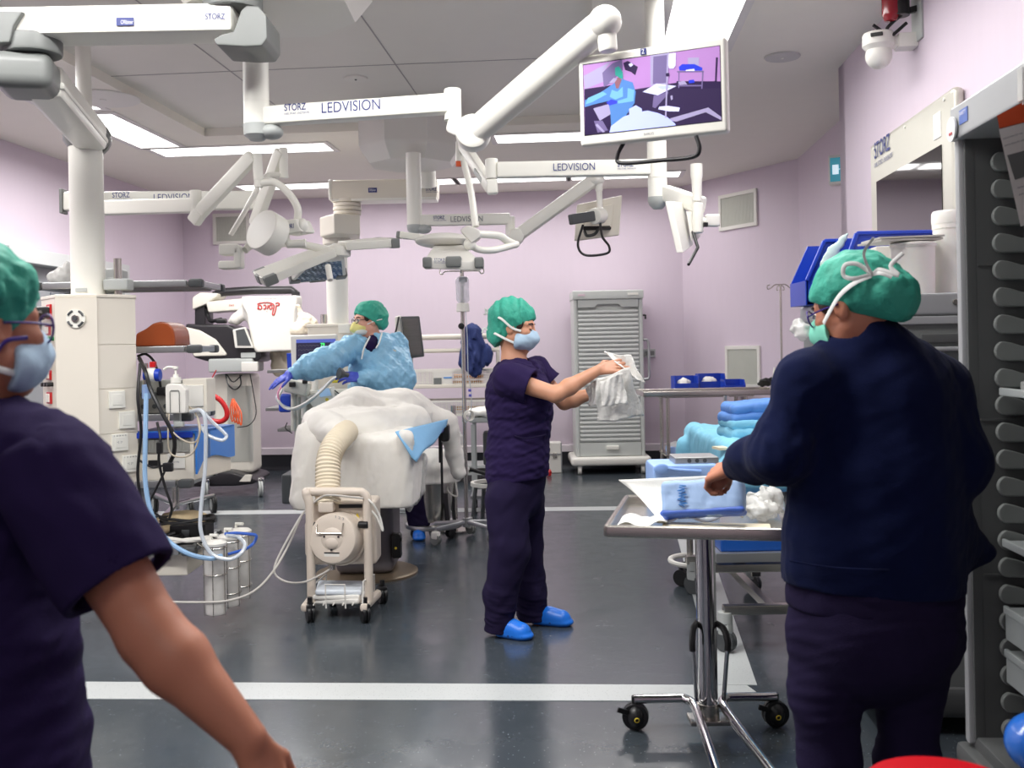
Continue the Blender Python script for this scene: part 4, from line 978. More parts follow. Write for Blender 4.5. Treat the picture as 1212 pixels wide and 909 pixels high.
# tubes hanging in front of the console side
def hose(name, pts, r, m, label, cat='tube', n=8): g = G(); g.tube(pts, r, n=n, sub=10); return tag(g.build(name, m), label, cat)
CTUBE = mat('clear_tube', (206, 214, 222), .15, var=.03, alpha=.75)
BTUBE = mat('pale_blue_tube', (150, 186, 222), .2, var=.04, alpha=.85)
hose('suction_tube', [P(173, 466, 5.16), P(172, 520, 5.1), P(172, 570, 5.08), P(180, 610, 5.06), P(197, 638, 5.04), P(222, 655, 5.0), P(248, 661, 5.03), P(262, 658, 5.1)], .012, BTUBE, 'thick pale blue tube hanging from the regulator and curving to the canisters')
hose('suction_tube', [P(226, 487, 5.2), P(238, 486, 5.12), P(243, 500, 5.1), P(243, 550, 5.1), P(238, 600, 5.08), P(238, 630, 5.06), P(250, 655, 5.05), P(270, 662, 5.05), P(284, 656, 5.08), P(290, 645, 5.12), P(282, 636, 5.2), P(268, 634, 5.15)], .010, CTUBE, 'clear tube hanging in front of the blue cover and looping at the canisters')
hose('suction_tube', [P(240, 487, 5.2), P(252, 500, 5.15), P(265, 512, 5.15), P(268, 517, 5.15), P(262, 521, 5.12), P(246, 515, 5.12), P(238, 505, 5.15)], .009, CTUBE, 'clear tube loop lying against the blue cover')
hose('suction_tube', [P(266, 632, 5.2), P(280, 631, 5.2), P(293, 632, 5.2), P(303, 634, 5.2), P(300, 643, 5.2), P(290, 650, 5.15), P(270, 656, 5.1)], .008, mat('blue_tube', (60, 100, 190), .25, alpha=.9), 'short blue tube curving off the canister lids')
for k, (lab, pts, m, r) in enumerate((
    ('black cord drooping from the second shelf past the pump bottle', [P(165, 424, 5.3), P(172, 440, 5.2), P(178, 460, 5.18), P(190, 485, 5.15), P(205, 515, 5.15), P(206, 535, 5.16), P(200, 550, 5.2)], BLACK, .011),
    ('black cord hanging straight beside the console', [P(166, 430, 5.25), P(163, 470, 5.2), P(167, 510, 5.2), P(163, 560, 5.2), P(168, 600, 5.2), P(172, 630, 5.25)], BLACK, .008),
    ('black cord with an inline block in front of the big machine', [P(186, 500, 5.2), P(190, 520, 5.15), P(188, 545, 5.15), P(195, 575, 5.15), P(203, 600, 5.15), P(200, 615, 5.2)], BLACK, .007),
    ('black cord looping low in front of the fourth shelf', [P(165, 545, 5.2), P(180, 553, 5.18), P(196, 553, 5.18), P(184, 580, 5.18), P(176, 600, 5.2), P(190, 612, 5.2)], BLACK, .006),
    ('thin grey wire draped from the third shelf in front of the machine', [P(200, 482, 5.2), P(197, 500, 5.16), P(212, 518, 5.14), P(230, 524, 5.13), P(237, 508, 5.13), P(232, 490, 5.18), P(220, 478, 5.25)], mat('wire_tan', (176, 166, 148), .5), .0045),
    ('thin tan wire hanging down past the machine label', [P(201, 480, 5.2), P(199, 510, 5.14), P(201, 535, 5.14), P(214, 541, 5.13), P(228, 536, 5.13), P(236, 515, 5.13), P(234, 495, 5.16)], mat('wire_tan', (176, 166, 148), .5), .0045))):
    hose('hanging_cable', pts, r, m, lab, 'cable')
t = thing('cord_connector', 'black block connector on the cord in front of the big machine', 'connector', P(189, 530, 5.14))
g = G(); g.box(P(189, 530, 5.13), (.028, .03, .06), bev=.006); g.box(P(199, 553, 5.13), (.05, .03, .045), bev=.006); g.build('connector_block', BLACK, t)
# low wheeled stool base behind the shelves
def caster(g_, p, r, ang, w=.022):
    R = Matrix.Rotation(ang, 3, 'Z'); ax = R @ V((1, 0, 0))
    for s_ in (-1, 1): g_.cyl(p+ax*(s_*.011-.009)+V((0, 0, 0)), p+ax*(s_*.011+.009), r, n=20, bev=.004)
def caster_fork(g_, p, top, r, ang):
    R = Matrix.Rotation(ang, 3, 'Z')
    g_.bar(p+V((0, 0, r*.2)), p+R @ V((0, .02, top-p.z-.0)), .03, .04, bev=.008)
t = thing('wheeled_stand', 'chrome wheeled stand base on the floor behind the pendant shelves', 'wheeled stand', V((P(222, 590, 7.2).x, 7.2, 0)))
yb = 8.0
pts = [(222, 589, 8.9), (249, 583, 9.2), (190, 600, 8.0), (180, 590, 9.3)]
ctr = P(208, 588, 8.7); ctr.z = .13
g = G(); g.cyl(V((ctr.x, ctr.y, .12)), V((ctr.x, ctr.y, .75)), .03); g.build('post', STEEL, t)
g = G()
for x, y, Yv in pts: q = px2(x, Yv); g.bar(V((ctr.x, ctr.y, .16)), V((q.x, q.y, .16)), .05, .035, bev=.01)
g.build('base_bars', CHROME, t)
for x, y, Yv in pts:
    q = px2(x, Yv); r = .1
    g = G(); caster(g, V((q.x, q.y, .08)), .08, .5); cst = g.build('caster', RUBBER, t)
    g = G(); 
    for s_ in (-1, 1): ax = Matrix.Rotation(.5, 3, 'Z') @ V((1, 0, 0)); g.cyl(V((q.x, q.y, .08))+ax*.02*s_, V((q.x, q.y, .08))+ax*.023*s_, .05)
    g.build('hub', LGREY, cst)

# ================================================================== covered microscope
Y = 10.6
MSW = mat('microscope_white', (230, 226, 214), .35, var=.02); MSB = mat('microscope_black', (34, 32, 36), .35, var=.06)
t = thing('operating_microscope', 'large black and cream wheeled microscope with a long arm at the back left', 'microscope', V((P(285, 570, Y).x, Y, 0)))
MICRO = t
g = G(); bp_ = [P(255, 548, Y-.2), P(275, 541, Y-.2), P(296, 543, Y-.35), P(312, 552, Y-.35), P(312, 565, Y-.35), P(300, 572, Y-.35), P(255, 575, Y-.2)]
x0, x1 = P(228, 560, Y).x, P(312, 560, Y).x
g.prism([V((x0, Y-.35, .1)), V((x1-.2, Y-.35, .1)), V((x1, Y-.35, .12)), V((x1, Y-.35, .17)), V((x1-.25, Y-.35, .25)), V((x0, Y-.35, .27))], (0, .65, 0), bev=.03); g.build('base', MSB, t)
g = G(); g.prism([P(283, 570, Y-.38), P(290, 562, Y-.38), P(298, 562, Y-.38), P(296, 570, Y-.38)], (0, .02, 0)); g.build('base_trim', MSW, t)
for px in (305, 240):
    for yy in (Y-.42, Y+.25):
        q = px2(px, yy); g = G(); caster(g, V((q.x, q.y, .08)), .08, .35, .03); cs = g.build('caster', LGREY, t); g = G(); g.box(V((q.x, q.y+.03, .13)), (.07, .09, .12), Matrix.Rotation(.3, 3, 'Z'), bev=.02); g.build('caster_fork', CHROME, cs)
g = G(); xa, xb = P(257, 500, Y).x, P(303, 500, Y).x; za, zb = .2, P(280, 442, Y).z
g.box(((xa+xb)/2, Y+.05, (za+zb)/2), (xb-xa, .4, zb-za), bev=.05, seg=3); g.build('column', MSW, t)
g = G()
for k in range(26): g.box((P(275, 500, Y).x+.0+.016*k*.62, Y-.152, (za+zb)/2), (.004, .008, zb-za-.25))
g.build('grille', LGREY, t)
g = G(); g.box(P(280, 432, Y-.1), (.46, .45, .14), bev=.02); g.build('collar_box', LGREY, t)
g = G(); g.box(P(296, 434, Y-.36), (.17, .06, .1), bev=.012); g.build('connector_panel', OFFW, t)
body = [(218, 383), (240, 384), (270, 384), (308, 405), (309, 424), (303, 429), (245, 428), (228, 423)]
g = G(); g.prism([P(x, y, Y-.3) for x, y in body], (0, .55, 0), bev=.03); g.build('body', MSB, t)
wp = [(219, 387), (236, 391), (255, 402), (268, 419), (267, 421), (229, 422)]
g = G(); g.prism([P(x, y, Y-.33) for x, y in wp], (0, .1, 0), bev=.015); g.build('side_cover', MSW, t)
g = G(); g.box(P(294, 420.5, Y-.31), (.15, .03, .055), bev=.008); g.build('control_panel', LGREY, t)
g = G(); g.prism([P(x, y, Y-.1) for x, y in ((230, 362), (243, 360), (243, 386), (230, 386))], (0, .3, 0), bev=.02); g.build('neck', MSB, t)
g = G(); g.prism([P(x, y, Y-.15) for x, y in ((227, 352), (236, 346), (258, 347), (257, 351), (244, 360), (227, 367))], (0, .35, 0), bev=.02); g.build('rear_cover', MSW, t)
g = G(); g.prism([P(x, y, Y-.15) for x, y in ((243, 357), (300, 352), (300, 366), (246, 370))], (0, .3, 0), bev=.02); ma = g.build('main_arm', MSW, t)
text('OH3', P(271, 362.5, Y-.155), (1, 0, .02), UP, .018, RED, 'lettering', ma, width=.05)
g = G(); g.tube([P(x, y, Y) for x, y in ((254, 350), (262, 346), (300, 343.5), (345, 343), (350, 347), (351, 365))], .045, n=10, smooth=False); g.build('top_bar', MSB, t)
g = G(); g.prism([P(x, y, Y-.36) for x, y in ((275, 390), (290, 387), (300, 412), (278, 412))], (0, .05, 0), bev=.01); mo = g.build('display', OFFW, t)
g = G(); g.prism([P(x, y, Y-.365) for x, y in ((279, 391), (289, 389), (297, 409), (281, 409))], (0, .01, 0)); g.build('screen', DGREY, mo)
g = G(); g.tube([P(262, 378, Y-.2), P(250, 380, Y-.15), P(246, 374, Y-.1), P(244, 366, Y-.1)], .02); g.box(P(262, 380, Y-.25), (.1, .1, .05), bev=.015); g.build('cable', BLACK, t)
g = G(); g.tube([P(267, 443, Y-.25), P(270, 455, Y-.3), P(278, 461, Y-.3), P(285, 455, Y-.3), P(284, 444, Y-.25)], .008); g.tube([P(268, 443, Y-.2), P(276, 452, Y-.3), P(286, 444, Y-.2)], .006); g.tube([P(296, 443, Y-.3), P(300, 465, Y-.3), P(303, 490, Y-.3), P(295, 503, Y-.3), P(281, 506, Y-.2)], .005); g.build('cable_loop', BLACK, t)
# its white cover with the mark printed upside down
s = S(.012); Yc = Y-.2
qs = [P(300, 350, Yc), P(346, 348, Yc), P(350, 412, Yc), P(306, 415, Yc), P(275, 380, Yc)]
s.cap(P(302, 356, Yc), P(343, 354, Yc), .1, .1, .05, flat=((0,1,0),2.0)); s.cap(P(343, 354, Yc), P(344, 408, Yc), .1, .12, .08, flat=((0,1,0),1.7)); s.cap(P(302, 358, Yc), P(318, 408, Yc), .1, .12, .08, flat=((0,1,0),1.7)); s.cap(P(318, 408, Yc), P(344, 404, Yc), .12, .12, .08); s.cap(P(320, 360, Yc), P(330, 400, Yc), .13, .14, .1, flat=((0,1,0),1.6)); s.cap(P(305, 360, Yc), P(280, 378, Yc), .09, .06, .05); s.cap(P(280, 378, Yc), P(273, 380, Yc), .05, .02, .02)
s.cap(P(302, 375, Yc), P(315, 400, Yc), .07, .1, .06)
s.wave(.018, 6, 12, (1.6, 1, .6)).wave(.008, 18, 13, (1.5, 1, .5)); s.plane(P(320, 351, Yc)-V((0, 0, -.0)), (0, 0, 1)); s.plane(P(325, 416, Yc), (0.02, 0, -1)); s.plane(P(320, 380, Y-.34), (0, -1, 0))
cov = s.build('microscope_cover', DRAPE); tag(cov, 'white cloth cover with upside-down red lettering over the microscope head', 'cover')
LEI = mat('red_ink', (205, 40, 44), .6)
fy = Y-.345
def lp(x, y): p = P(x, y, fy); return p
# hand drawn script letters, seen upside down
strokes = [[(326, 359.3), (328.5, 358.2), (330.5, 359.4), (329.5, 361.4), (327, 361.8), (326.5, 365), (325.5, 369), (324.3, 372.3), (322.8, 372.6), (322.4, 370.6), (323.6, 366), (324.2, 362), (323, 359.6), (319, 358.2), (314, 358), (308, 358.6), (304.5, 360)],
           [(321.6, 362), (322, 364.5), (320, 366), (318.7, 364), (319.3, 361.4), (321, 360.4), (322, 361.4)], [(317.2, 360.8), (317, 363), (316.4, 366)], [(315.9, 368.6), (316, 369.2)],
           [(311.8, 361.4), (314.2, 361), (314.8, 363.4), (313.4, 365.8), (311.8, 365.2)], [(305, 366.2), (305.6, 362), (306.8, 361), (308.2, 361.3), (309.6, 362.6), (309.6, 365), (307.8, 366.2), (305.9, 364.4)]]
for st_ in strokes:
    g = G(); g.tube([lp(*q) for q in st_], .0055, n=6, sub=5, flat=1.0)
    g.build('lettering', LEI, cov)
q = P(327, 352.6, fy); text('MICROSYSTEMS', q, (-1, 0, .06), (0, 0, -1), .012, GREYINK, 'lettering', cov, width=.2)
# grey column below the cover
s = S(.01); s.cap(P(340, 398, Y+.1), P(334, 432, Y+.1), .1, .09, .03).cap(P(325, 420, Y), P(330, 436, Y), .05, .08); s.wave(.01, 20, 8); o = s.build('cloth_sleeve', mat('beige_cloth', (196, 186, 168), .8, var=.05), t)
s = S(.009); s.cap(P(362, 378, 9.9), P(356, 392, 9.9), .07, .1, .04).cap(P(356, 372, 9.9), P(353, 362, 9.9), .03, .02).ell(P(366, 383, 9.9), (.09, .08, .06)); s.wave(.012, 22, 5).wave(.005, 60, 6); s.plane(P(356, 396, 9.9), (0, 0, -1)); tag(s.build('cream_cloth', mat('cream_cloth', (238, 226, 204), .8, var=.04)), 'bunched cream cloth beside the white microscope cover', 'cloth')
# red hose and orange cord on the microscope column
rh = hose('handle', [P(240, 463, 9.9), P(252, 468, 9.9), P(262, 475, 9.9), P(268, 485, 9.9), P(268, 494, 9.9), P(261, 499, 9.9), P(250, 498, 9.9)], .025, RED, None, None, 12)
rel(rh, MICRO); rh['label'] = 'thick red curved handle'
rw = hose('wire', [P(256, 438, 9.9), P(250, 450, 9.9), P(246, 465, 9.9)], .006, RED, None, None); rel(rw, MICRO); rw['label'] = 'thin red wire'
g = G()
for k in range(4): g.tube([P(275+k*.6, 472, Y-.35), P(272.5+k*2.4, 485, Y-.37-.02*k), P(275+k*3.4, 499+k*1.5, Y-.38-.02*k), P(278+k*2.4, 488, Y-.36-.02*k), P(277, 473, Y-.34)], .007, n=6)
tag(g.build('orange_cord', ORANGE), 'orange cord bundled on a hook of the microscope column', 'cord')
# ================================================================== operating table with the covered patient
t = thing('operating_table', 'grey operating table column and padded top under the white covers', 'operating table', V((P(430, 675, 6.7).x, 6.7, 0)))
OT = t
cx_ = P(432, 675, 6.65).x
BRONZE = mat('bronze_plate', (128, 112, 92), .35, .6, var=.2)
TGREY = mat('table_grey', (98, 94, 98), .38, var=.05)
g = G(); g.lathe([(0, 0), (.33, 0), (.33, .012), (.31, .02), (0, .02)], V((cx_+.02, 6.62, 0)), n=48, sx=1.0); g.build('floor_plate', BRONZE, t)
g = G(); g.box((cx_+.02, 6.7, .33), (.38, .46, .63), bev=.06, seg=3); g.box((cx_+.02, 6.7, .6), (.42, .5, .06), bev=.02); g.build('column', TGREY, t)
g = G(); g.box((cx_+.23, 6.5, .2), (.06, .08, .16), bev=.015); g.cyl((cx_+.255, 6.48, .24), (cx_+.265, 6.48, .24), .014); g.build('pedal_box', BLACK, t)
g = G(); g.cyl((cx_+.228, 6.455, .19), (cx_+.228, 6.452, .19), .008); g.build('yellow_mark', YELLOW, t)
g = G(); g.box((cx_, 6.85, .80), (.5, 1.2, .07), bev=.02); g.build('table_top', DGREY, t)
g = G(); g.box((cx_, 6.85, .86), (.46, 1.16, .07), bev=.03, seg=3); g.build('mattress', BLACK, t)
for s_ in (-1, 1):
    g = G(); g.box((cx_+s_*.27, 6.9, .8), (.012, 1.0, .028)); g.build('side_rail', STEEL, t)
# white sheet hanging over the near end
Y0 = 6.0
s = S(.012)
s.box((P(424, 560, Y0).x, Y0+.33, .70), (.64, .62, .50), rnd=.06)
s.cap(P(362, 512, Y0+.1), P(356, 590, Y0+.06), .06, .07, .12); s.cap(P(480, 518, Y0), P(476, 590, Y0+.05), .05, .03, .08)
s.cap(P(485, 520, Y0+.35), P(487, 600, Y0+.4), .06, .04, .08); s.cap(P(362, 520, Y0+.4), P(354, 580, Y0+.4), .06, .06, .12)
s.wave(.02, 9, 21, (1.6, 1.6, .35)).wave(.008, 30, 22, (1.4, 1.4, .4)).wave(.003, 80, 23)
s.plane((0, 0, P(432, 603, Y0).z), (0, 0, -1))
tag(s.build('drape_sheet', DRAPE), 'white sheet hanging down over the near end of the operating table', 'drape')
# the covered patient: one big white mound
s = S(.012)
s.chain([P(375, 497, 6.5), P(420, 485, 6.75), P(470, 484, 7.0), P(520, 496, 7.2)], [.08, .105, .10, .07], .1, flat=((0, 1, 0), 2.6))
s.chain([P(382, 505, 6.25), P(440, 508, 6.3), P(492, 500, 6.6)], [.09, .1, .1], .1, flat=((0, 1, 0), 1.3))
s.chain([P(430, 483, 7.0), P(490, 484, 7.1)], [.085, .08], .1, flat=((0, 1, 0), 2.4))
s.cap(P(382, 505, 6.12), P(402, 516, 6.0), .1, .09, .08)
s.cap(P(530, 500, 7.15), P(538, 540, 7.2), .07, .05, .06).cap(P(538, 540, 7.2), P(543, 560, 7.2), .05, .04, .04)
s.wave(.016, 6, 31).wave(.008, 16, 32, (1, 1.2, 1.6)).wave(.0035, 45, 33)
tag(s.build('patient_blanket', DRAPE), 'rumpled white blanket mounded over the patient on the operating table', 'blanket')
# pale blue sheet at the side
g = G()
def bl(u, v):
    a = P(468, 511, 5.96).lerp(P(530, 496, 6.8), u); b = P(493, 546, 5.96).lerp(P(528, 506, 6.8), u)
    c = a.lerp(b, v); c.z += .012*math.sin(u*9+v*6)*v; c.y -= .03*math.sin(v*PI)+.01*math.sin(u*14); return c
g.grid(bl, 16, 10); o = g.build('blue_drape', DRAPEBL, solid=.006); tag(o, 'pale blue sheet sticking out from under the white blanket on the near side', 'drape')
# clear drape folds below on the side of the table
s = S(.01); s.chain([P(492, 548, 6.5), P(492, 580, 6.5), P(487, 598, 6.5)], [.07, .06, .03], .03); s.wave(.02, 22, 3, (2, 2, .4)); tag(s.build('clear_drape', CLEARW), 'bunched clear plastic drape hanging beside the table column', 'drape')
g = G(); g.box(P(527, 512, 6.9), (.06, .1, .12), bev=.02); g.box(P(521, 530, 6.9), (.02, .03, .2)); g.box(P(523, 560, 6.9), (.016, .012, .42)); g.build('strap', BLACK, OT, label='black strap and clamp')
g = G(); g.tube([P(508, 512, 6.7), P(514, 508, 6.75), P(522, 512, 6.8), P(526, 503, 6.9), P(519, 500, 6.9)], .006); tag(g.build('wire_bundle', mat('mixed_wire', (70, 84, 160), .4, var=.4, scale=60)), 'tangle of thin blue wires on the edge of the blanket', 'wires')

# ================================================================== warm-air unit on its trolley
Yw = 5.52
UNIT = mat('unit_beige', (216, 204, 190), .42, var=.02)
t = thing('patient_warmer', 'beige patient warming unit on a small wheeled trolley with a ribbed air hose', 'patient warmer', V((P(403, 725, Yw).x, Yw, 0)))
def tub(pts, r, name, m=UNIT, parent=t, **k):
    g = G(); g.tube(pts, r, n=12, **k); return g.build(name, m, parent)
fx0, fx1 = P(368, 640, 5.5), P(436, 640, 5.5)
tub([P(369, 716, 5.5), P(367, 620, 5.5), P(366, 596, 5.5), P(363, 587, 5.5), P(363, 583, 5.5), P(368, 582, 5.52), P(420, 582, 5.5), P(430, 584, 5.5), P(435, 592, 5.5), P(435, 610, 5.5), P(437, 712, 5.5)], .024, 'push_frame', sub=6)
g = G(); g.bar(P(360, 720, 5.42), P(374, 702, 5.85), .042, .042, bev=.015); g.bar(P(430, 720, 5.38), P(450, 700, 5.85), .042, .042, bev=.015); g.bar(P(366, 712, 5.55), P(440, 712, 5.52), .03, .02, bev=.005); g.build('trolley_base', UNIT, t)
for px, py, Yv in ((361, 731, 5.45), (426, 732, 5.42), (388, 718, 5.8), (447, 712, 5.82)):
    r = .048; q = px2(px, Yv); p = V((q.x, q.y, r)); g = G(); caster(g, p, r, .4, .03); g.box(p+V((0, 0, .03)), (.05, .07, .045), Matrix.Rotation(.4, 3, 'Z'), bev=.012); g.cyl(p+V((0, 0, .04)), p+V((0, 0, .085)), .014); g.build('caster', BLACK, t)
# wire tray with packets
bz = P(400, 712, 5.55).z
g = G()
for a, b in (((371, 690), (371, 716)), ((386, 690), (386, 716)), ((408, 690), (408, 716)), ((430, 690), (430, 716))): pass
def w_(pts): g.tube([P(*p) for p in pts], .0045, n=6, smooth=False)
w_([(386, 720, 5.4), (385, 692, 5.4), (408, 692, 5.4), (409, 720, 5.4)]); w_([(372, 712, 5.5), (371, 692, 5.5), (386, 680, 5.75), (386, 690, 5.75)]); w_([(429, 716, 5.4), (430, 688, 5.42), (443, 680, 5.75), (443, 705, 5.8)])
for k in range(6): w_([(371+k*11.5, 716, 5.42), (381+k*11.5, 702, 5.8)])
g.build('wire_basket', OFFW, t)
g = G(); q = P(404, 652, 5.62)
xa, xb = P(371, 640, 5.55).x, P(434, 640, 5.55).x; za, zb = P(400, 668, 5.6).z, P(400, 592, 5.6).z
g.box(((xa+xb)/2+.02, 5.68, (za+zb)/2), (xb-xa+.06, .2, zb-za), bev=.02, seg=3); g.box((xa-.02, 5.66, P(362, 638, 5.6).z), (.07, .16, .19), bev=.015); cs = g.build('casing', UNIT, t)
g = G(); g.box(P(415, 599, 5.575), (.13, .012, .02), bev=.003); g.build('slot', BLACK, cs)
g = G(); g.prism([P(419.5, 614, 5.572), P(426, 614, 5.572), P(423, 607, 5.572)], (0, -.004, 0)); g.build('warning_sign', YELLOW, cs)
dc = P(402, 636, 5.57)
g = G(); g.lathe([(0, .115), (.05, .12), (.1, .122), (.128, .115), (.138, .1), (.14, 0), (.15, 0), (.155, -.02), (0, -.02)], dc, (-.18, -1, .12), n=48); dm = g.build('drum', UNIT, cs)
R_ = orient((-.18, -1, .12)); fc = dc+R_ @ V((0, 0, .122)); rr, uu = V((1, -.18, 0)).normalized(), V((0, .12, 1)).normalized()
g = G(); g.ell(fc-R_ @ V((0, 0, .012)), (.07, .07, .022), R_); g.ell(fc+uu*-.02-R_ @ V((0, 0, .008)), (.045, .04, .024), R_); g.build('boss', UNIT, dm)
g = G(); g.tube([fc-rr*.085+uu*.075, fc-rr*.082+uu*.03+R_ @ V((0, 0, .012)), fc+rr*.06+uu*.03+R_ @ V((0, 0, .012)), fc+rr*.065+uu*.085], .005, smooth=False); g.build('wire_handle', STEEL, dm)
g = G()
for a_, b_ in ((-.04, .012), (.04, .012), (0, -.058)): g.cyl(fc+rr*a_+uu*b_, fc+rr*a_+uu*b_+R_ @ V((0, 0, .012)), .005)
g.build('screws', BLACK, dm)
g = G(); g.box(fc+uu*-.083+R_ @ V((0, 0, -.004)), (.085, .02, .008), Matrix((rr, uu, R_ @ V((0, 0, 1)))).transposed()); g.build('rating_label', OFFW, dm)
g = G(); g.box(fc+uu*-.074+R_ @ V((0, 0, -.001)), (.085, .006, .006), Matrix((rr, uu, R_ @ V((0, 0, 1)))).transposed()); g.build('rating_label', BLACK, dm)
text('1 2 3', fc+rr*.02+uu*.112, (rr+uu*-.25), uu, .014, GREYINK, 'lettering', dm, width=.05)
g = G(); g.box(P(387, 599, 5.53), (.085, .09, .06), bev=.012); g.build('hose_collar', UNIT, cs)
g = G(); g.cyl(P(367, 622, 5.5), P(376, 620, 5.5), .014); g.cyl(P(425, 621, 5.5), P(436, 621, 5.48), .02, bev=.006); g.build('clamp_knob', BLACK, t)
g = G(); g.cyl(P(393, 668, 5.5), P(393, 674, 5.5), .02); g.build('cable_clip', STEEL, t)
# ribbed hose
pts = [P(388, 597, 5.55), P(388, 570, 5.6), P(389, 545, 5.65), P(395, 528, 5.72), P(404, 517, 5.85), P(410, 511, 6.0)]
g = G(); g.tube(pts, lambda f: .068+.0035*math.sin(f*190), n=20, sub=26); g.build('air_hose', mat('hose_cream', (228, 216, 192), .6, var=.04), t, label='cream ribbed air hose')
# packets in the tray
for k, (px, py, w, lab) in enumerate(((402, 706, .27, 'lowest wrapped white packet in the warming unit tray'), (401, 701, .26, 'middle wrapped white packet in the warming unit tray'), (402, 695.5, .25, 'uppermost wrapped packet with a pale blue edge in the warming unit tray'))):
    g = G(); g.box(P(px, py, 5.6), (w, .24, .03), Matrix.Rotation(.1*k-.08, 3, 'Z') @ Matrix.Rotation(.03*k, 3, 'Y'), bev=.011, seg=3); o = g.build('wrapped_packet', PAPER if k < 2 else mat('packet_blue_white', (224, 232, 240), .35, var=.06, bump=.2)); tag(o, lab, 'packet', 'packets in the tray')
hose('grey_cable', [P(356, 612, 5.48), P(340, 648, 5.45), P(322, 678, 5.3), P(300, 700, 5.1), P(270, 711, 5.0), P(235, 713, 4.95), P(180, 712, 4.9)], .006, mat('cable_grey', (190, 186, 180), .4), 'pale cable trailing low from the warming unit to the left', 'cable')
hose('grey_cable', [P(393, 672, 5.5), P(380, 680, 5.45), P(360, 689, 5.4), P(340, 689, 5.3), P(326, 680, 5.35), P(327, 665, 5.4), P(345, 630, 5.46), P(360, 606, 5.5), P(378, 590, 5.5), P(392, 586, 5.48), P(430, 590, 5.48)], .006, mat('cable_grey', (190, 186, 180), .4), 'pale cable looped from the drum bottom around the left of the warming unit', 'cable')
hose('grey_cable', [P(425, 583, 5.5), P(440, 595, 5.48), P(449, 610, 5.5), P(453, 628, 5.5), P(446, 612, 5.5), P(438, 603, 5.5)], .006, OFFW, 'short white cable end hanging from the trolley handle', 'cable')

# ================================================================== drip stand
Yi = 7.62
t = thing('iv_stand', 'steel drip stand with five white-wheeled legs between the table and the standing nurse', 'drip stand', V((P(553, 605, Yi).x, Yi, 0)))
bx = P(552, 605, Yi); ztop = P(546, 321, Yi).z
g = G(); g.cyl(V((bx.x, Yi, .14)), V((bx.x, Yi, ztop)), .0155); g.cyl(V((bx.x, Yi, .9)), V((bx.x, Yi, .95)), .02); g.build('pole', STEEL, t)
g = G(); g.cyl(P(546, 386, Yi-.06), P(546, 386, Yi+.0), .024, bev=.006); g.build('clamp_knob', BLACK, t)
g = G(); zt = ztop
for s_ in (-1, 1): g.tube([V((bx.x, Yi, zt)), V((bx.x+s_*.12, Yi, zt)), V((bx.x+s_*.145, Yi, zt-.02)), V((bx.x+s_*.165, Yi, zt-.01)), V((bx.x+s_*.16, Yi, zt+.03))], .005, n=7)
for s_ in (-1, 1): g.tube([V((bx.x, Yi, zt)), V((bx.x, Yi+s_*.12, zt)), V((bx.x, Yi+s_*.145, zt-.02)), V((bx.x, Yi+s_*.16, zt+.03))], .005, n=7)
g.build('hook', STEEL, t)
for k, (px, py) in enumerate(((516, 634), (568, 638), (576, 620), (560, 608), (522, 626))):
    q = PZ(px, py-6, .06) if k < 2 else px2(px, [0, 0, 7.85, 8.0, 7.95][k]); q.z = .06
    q = V((bx.x+(.27)*math.cos([3.75, 5.55, .45, 1.5, 2.75][k]), Yi+.27*math.sin([3.75, 5.55, .45, 1.5, 2.75][k]), .05))
    g = G(); g.bar(V((bx.x, Yi, .15)), q+UP*.075, .035, .03, bev=.008); lg = g.build('leg', ALU, t)
    g = G(); caster(g, q, .042, 1.0+k); cs = g.build('caster', MGREY, lg); g = G(); g.box(q+UP*.03, (.05, .06, .06), Matrix.Rotation(1.0+k, 3, 'Z'), bev=.014); g.build('caster_cover', WHITE, cs)
g = G(); g.cyl(V((bx.x, Yi, .11)), V((bx.x, Yi, .18)), .03, bev=.006); g.build('hub', ALU, t)
t = thing('drip_bag', 'clear drip bag hanging at the top of the steel drip stand', 'drip bag', P(548, 345, Yi))
s = S(.006); a = P(548, 331, Yi-.03); s.box(P(547.5, 343, Yi-.03), (.1, .05, .2), rnd=.03); s.wave(.004, 40, 3); s.build('bag', mat('fluid_bag', (208, 212, 220), .12, alpha=.45, spec=.8), t)
g = G(); g.box(P(548, 331, Yi-.055), (.06, .004, .035)); g.build('bag_label', GREYINK, t)
g = G(); g.cyl(P(547.8, 359, Yi-.03), P(548, 369, Yi-.03), .045, .05, bev=.005); g.build('bag_foot', OFFW, t)
hose('drip_line', [P(551, 368, Yi-.03), P(553, 400, Yi-.04), P(554, 440, Yi-.05), P(556, 452, Yi-.06), P(558, 470, Yi-.06), P(557, 490, Yi-.05), P(552, 500, Yi-.05), P(549, 495, Yi-.05)], .0035, CTUBE, 'thin drip line hanging along the steel pole', 'tube')
g = G()
for k in range(4): g.tube([P(554+5*math.cos(x)+k*.8, 492+6*math.sin(x), Yi-.07-.01*k) for x in [2*PI*j/12 for j in range(12)]], .004, closed=True, n=6, sub=3)
tag(g.build('tubing_coil', OFFW), 'white coil of tubing clipped to the drip stand at waist height', 'tube coil')
g = G(); g.box(P(556, 462, Yi-.065), (.022, .02, .02), bev=.004); g.box(P(556.5, 468, Yi-.065), (.022, .02, .02), bev=.004); tag(g.build('line_valve', mat('violet_plastic', (90, 90, 190), .4)), 'small violet tap on the drip line', 'valve')

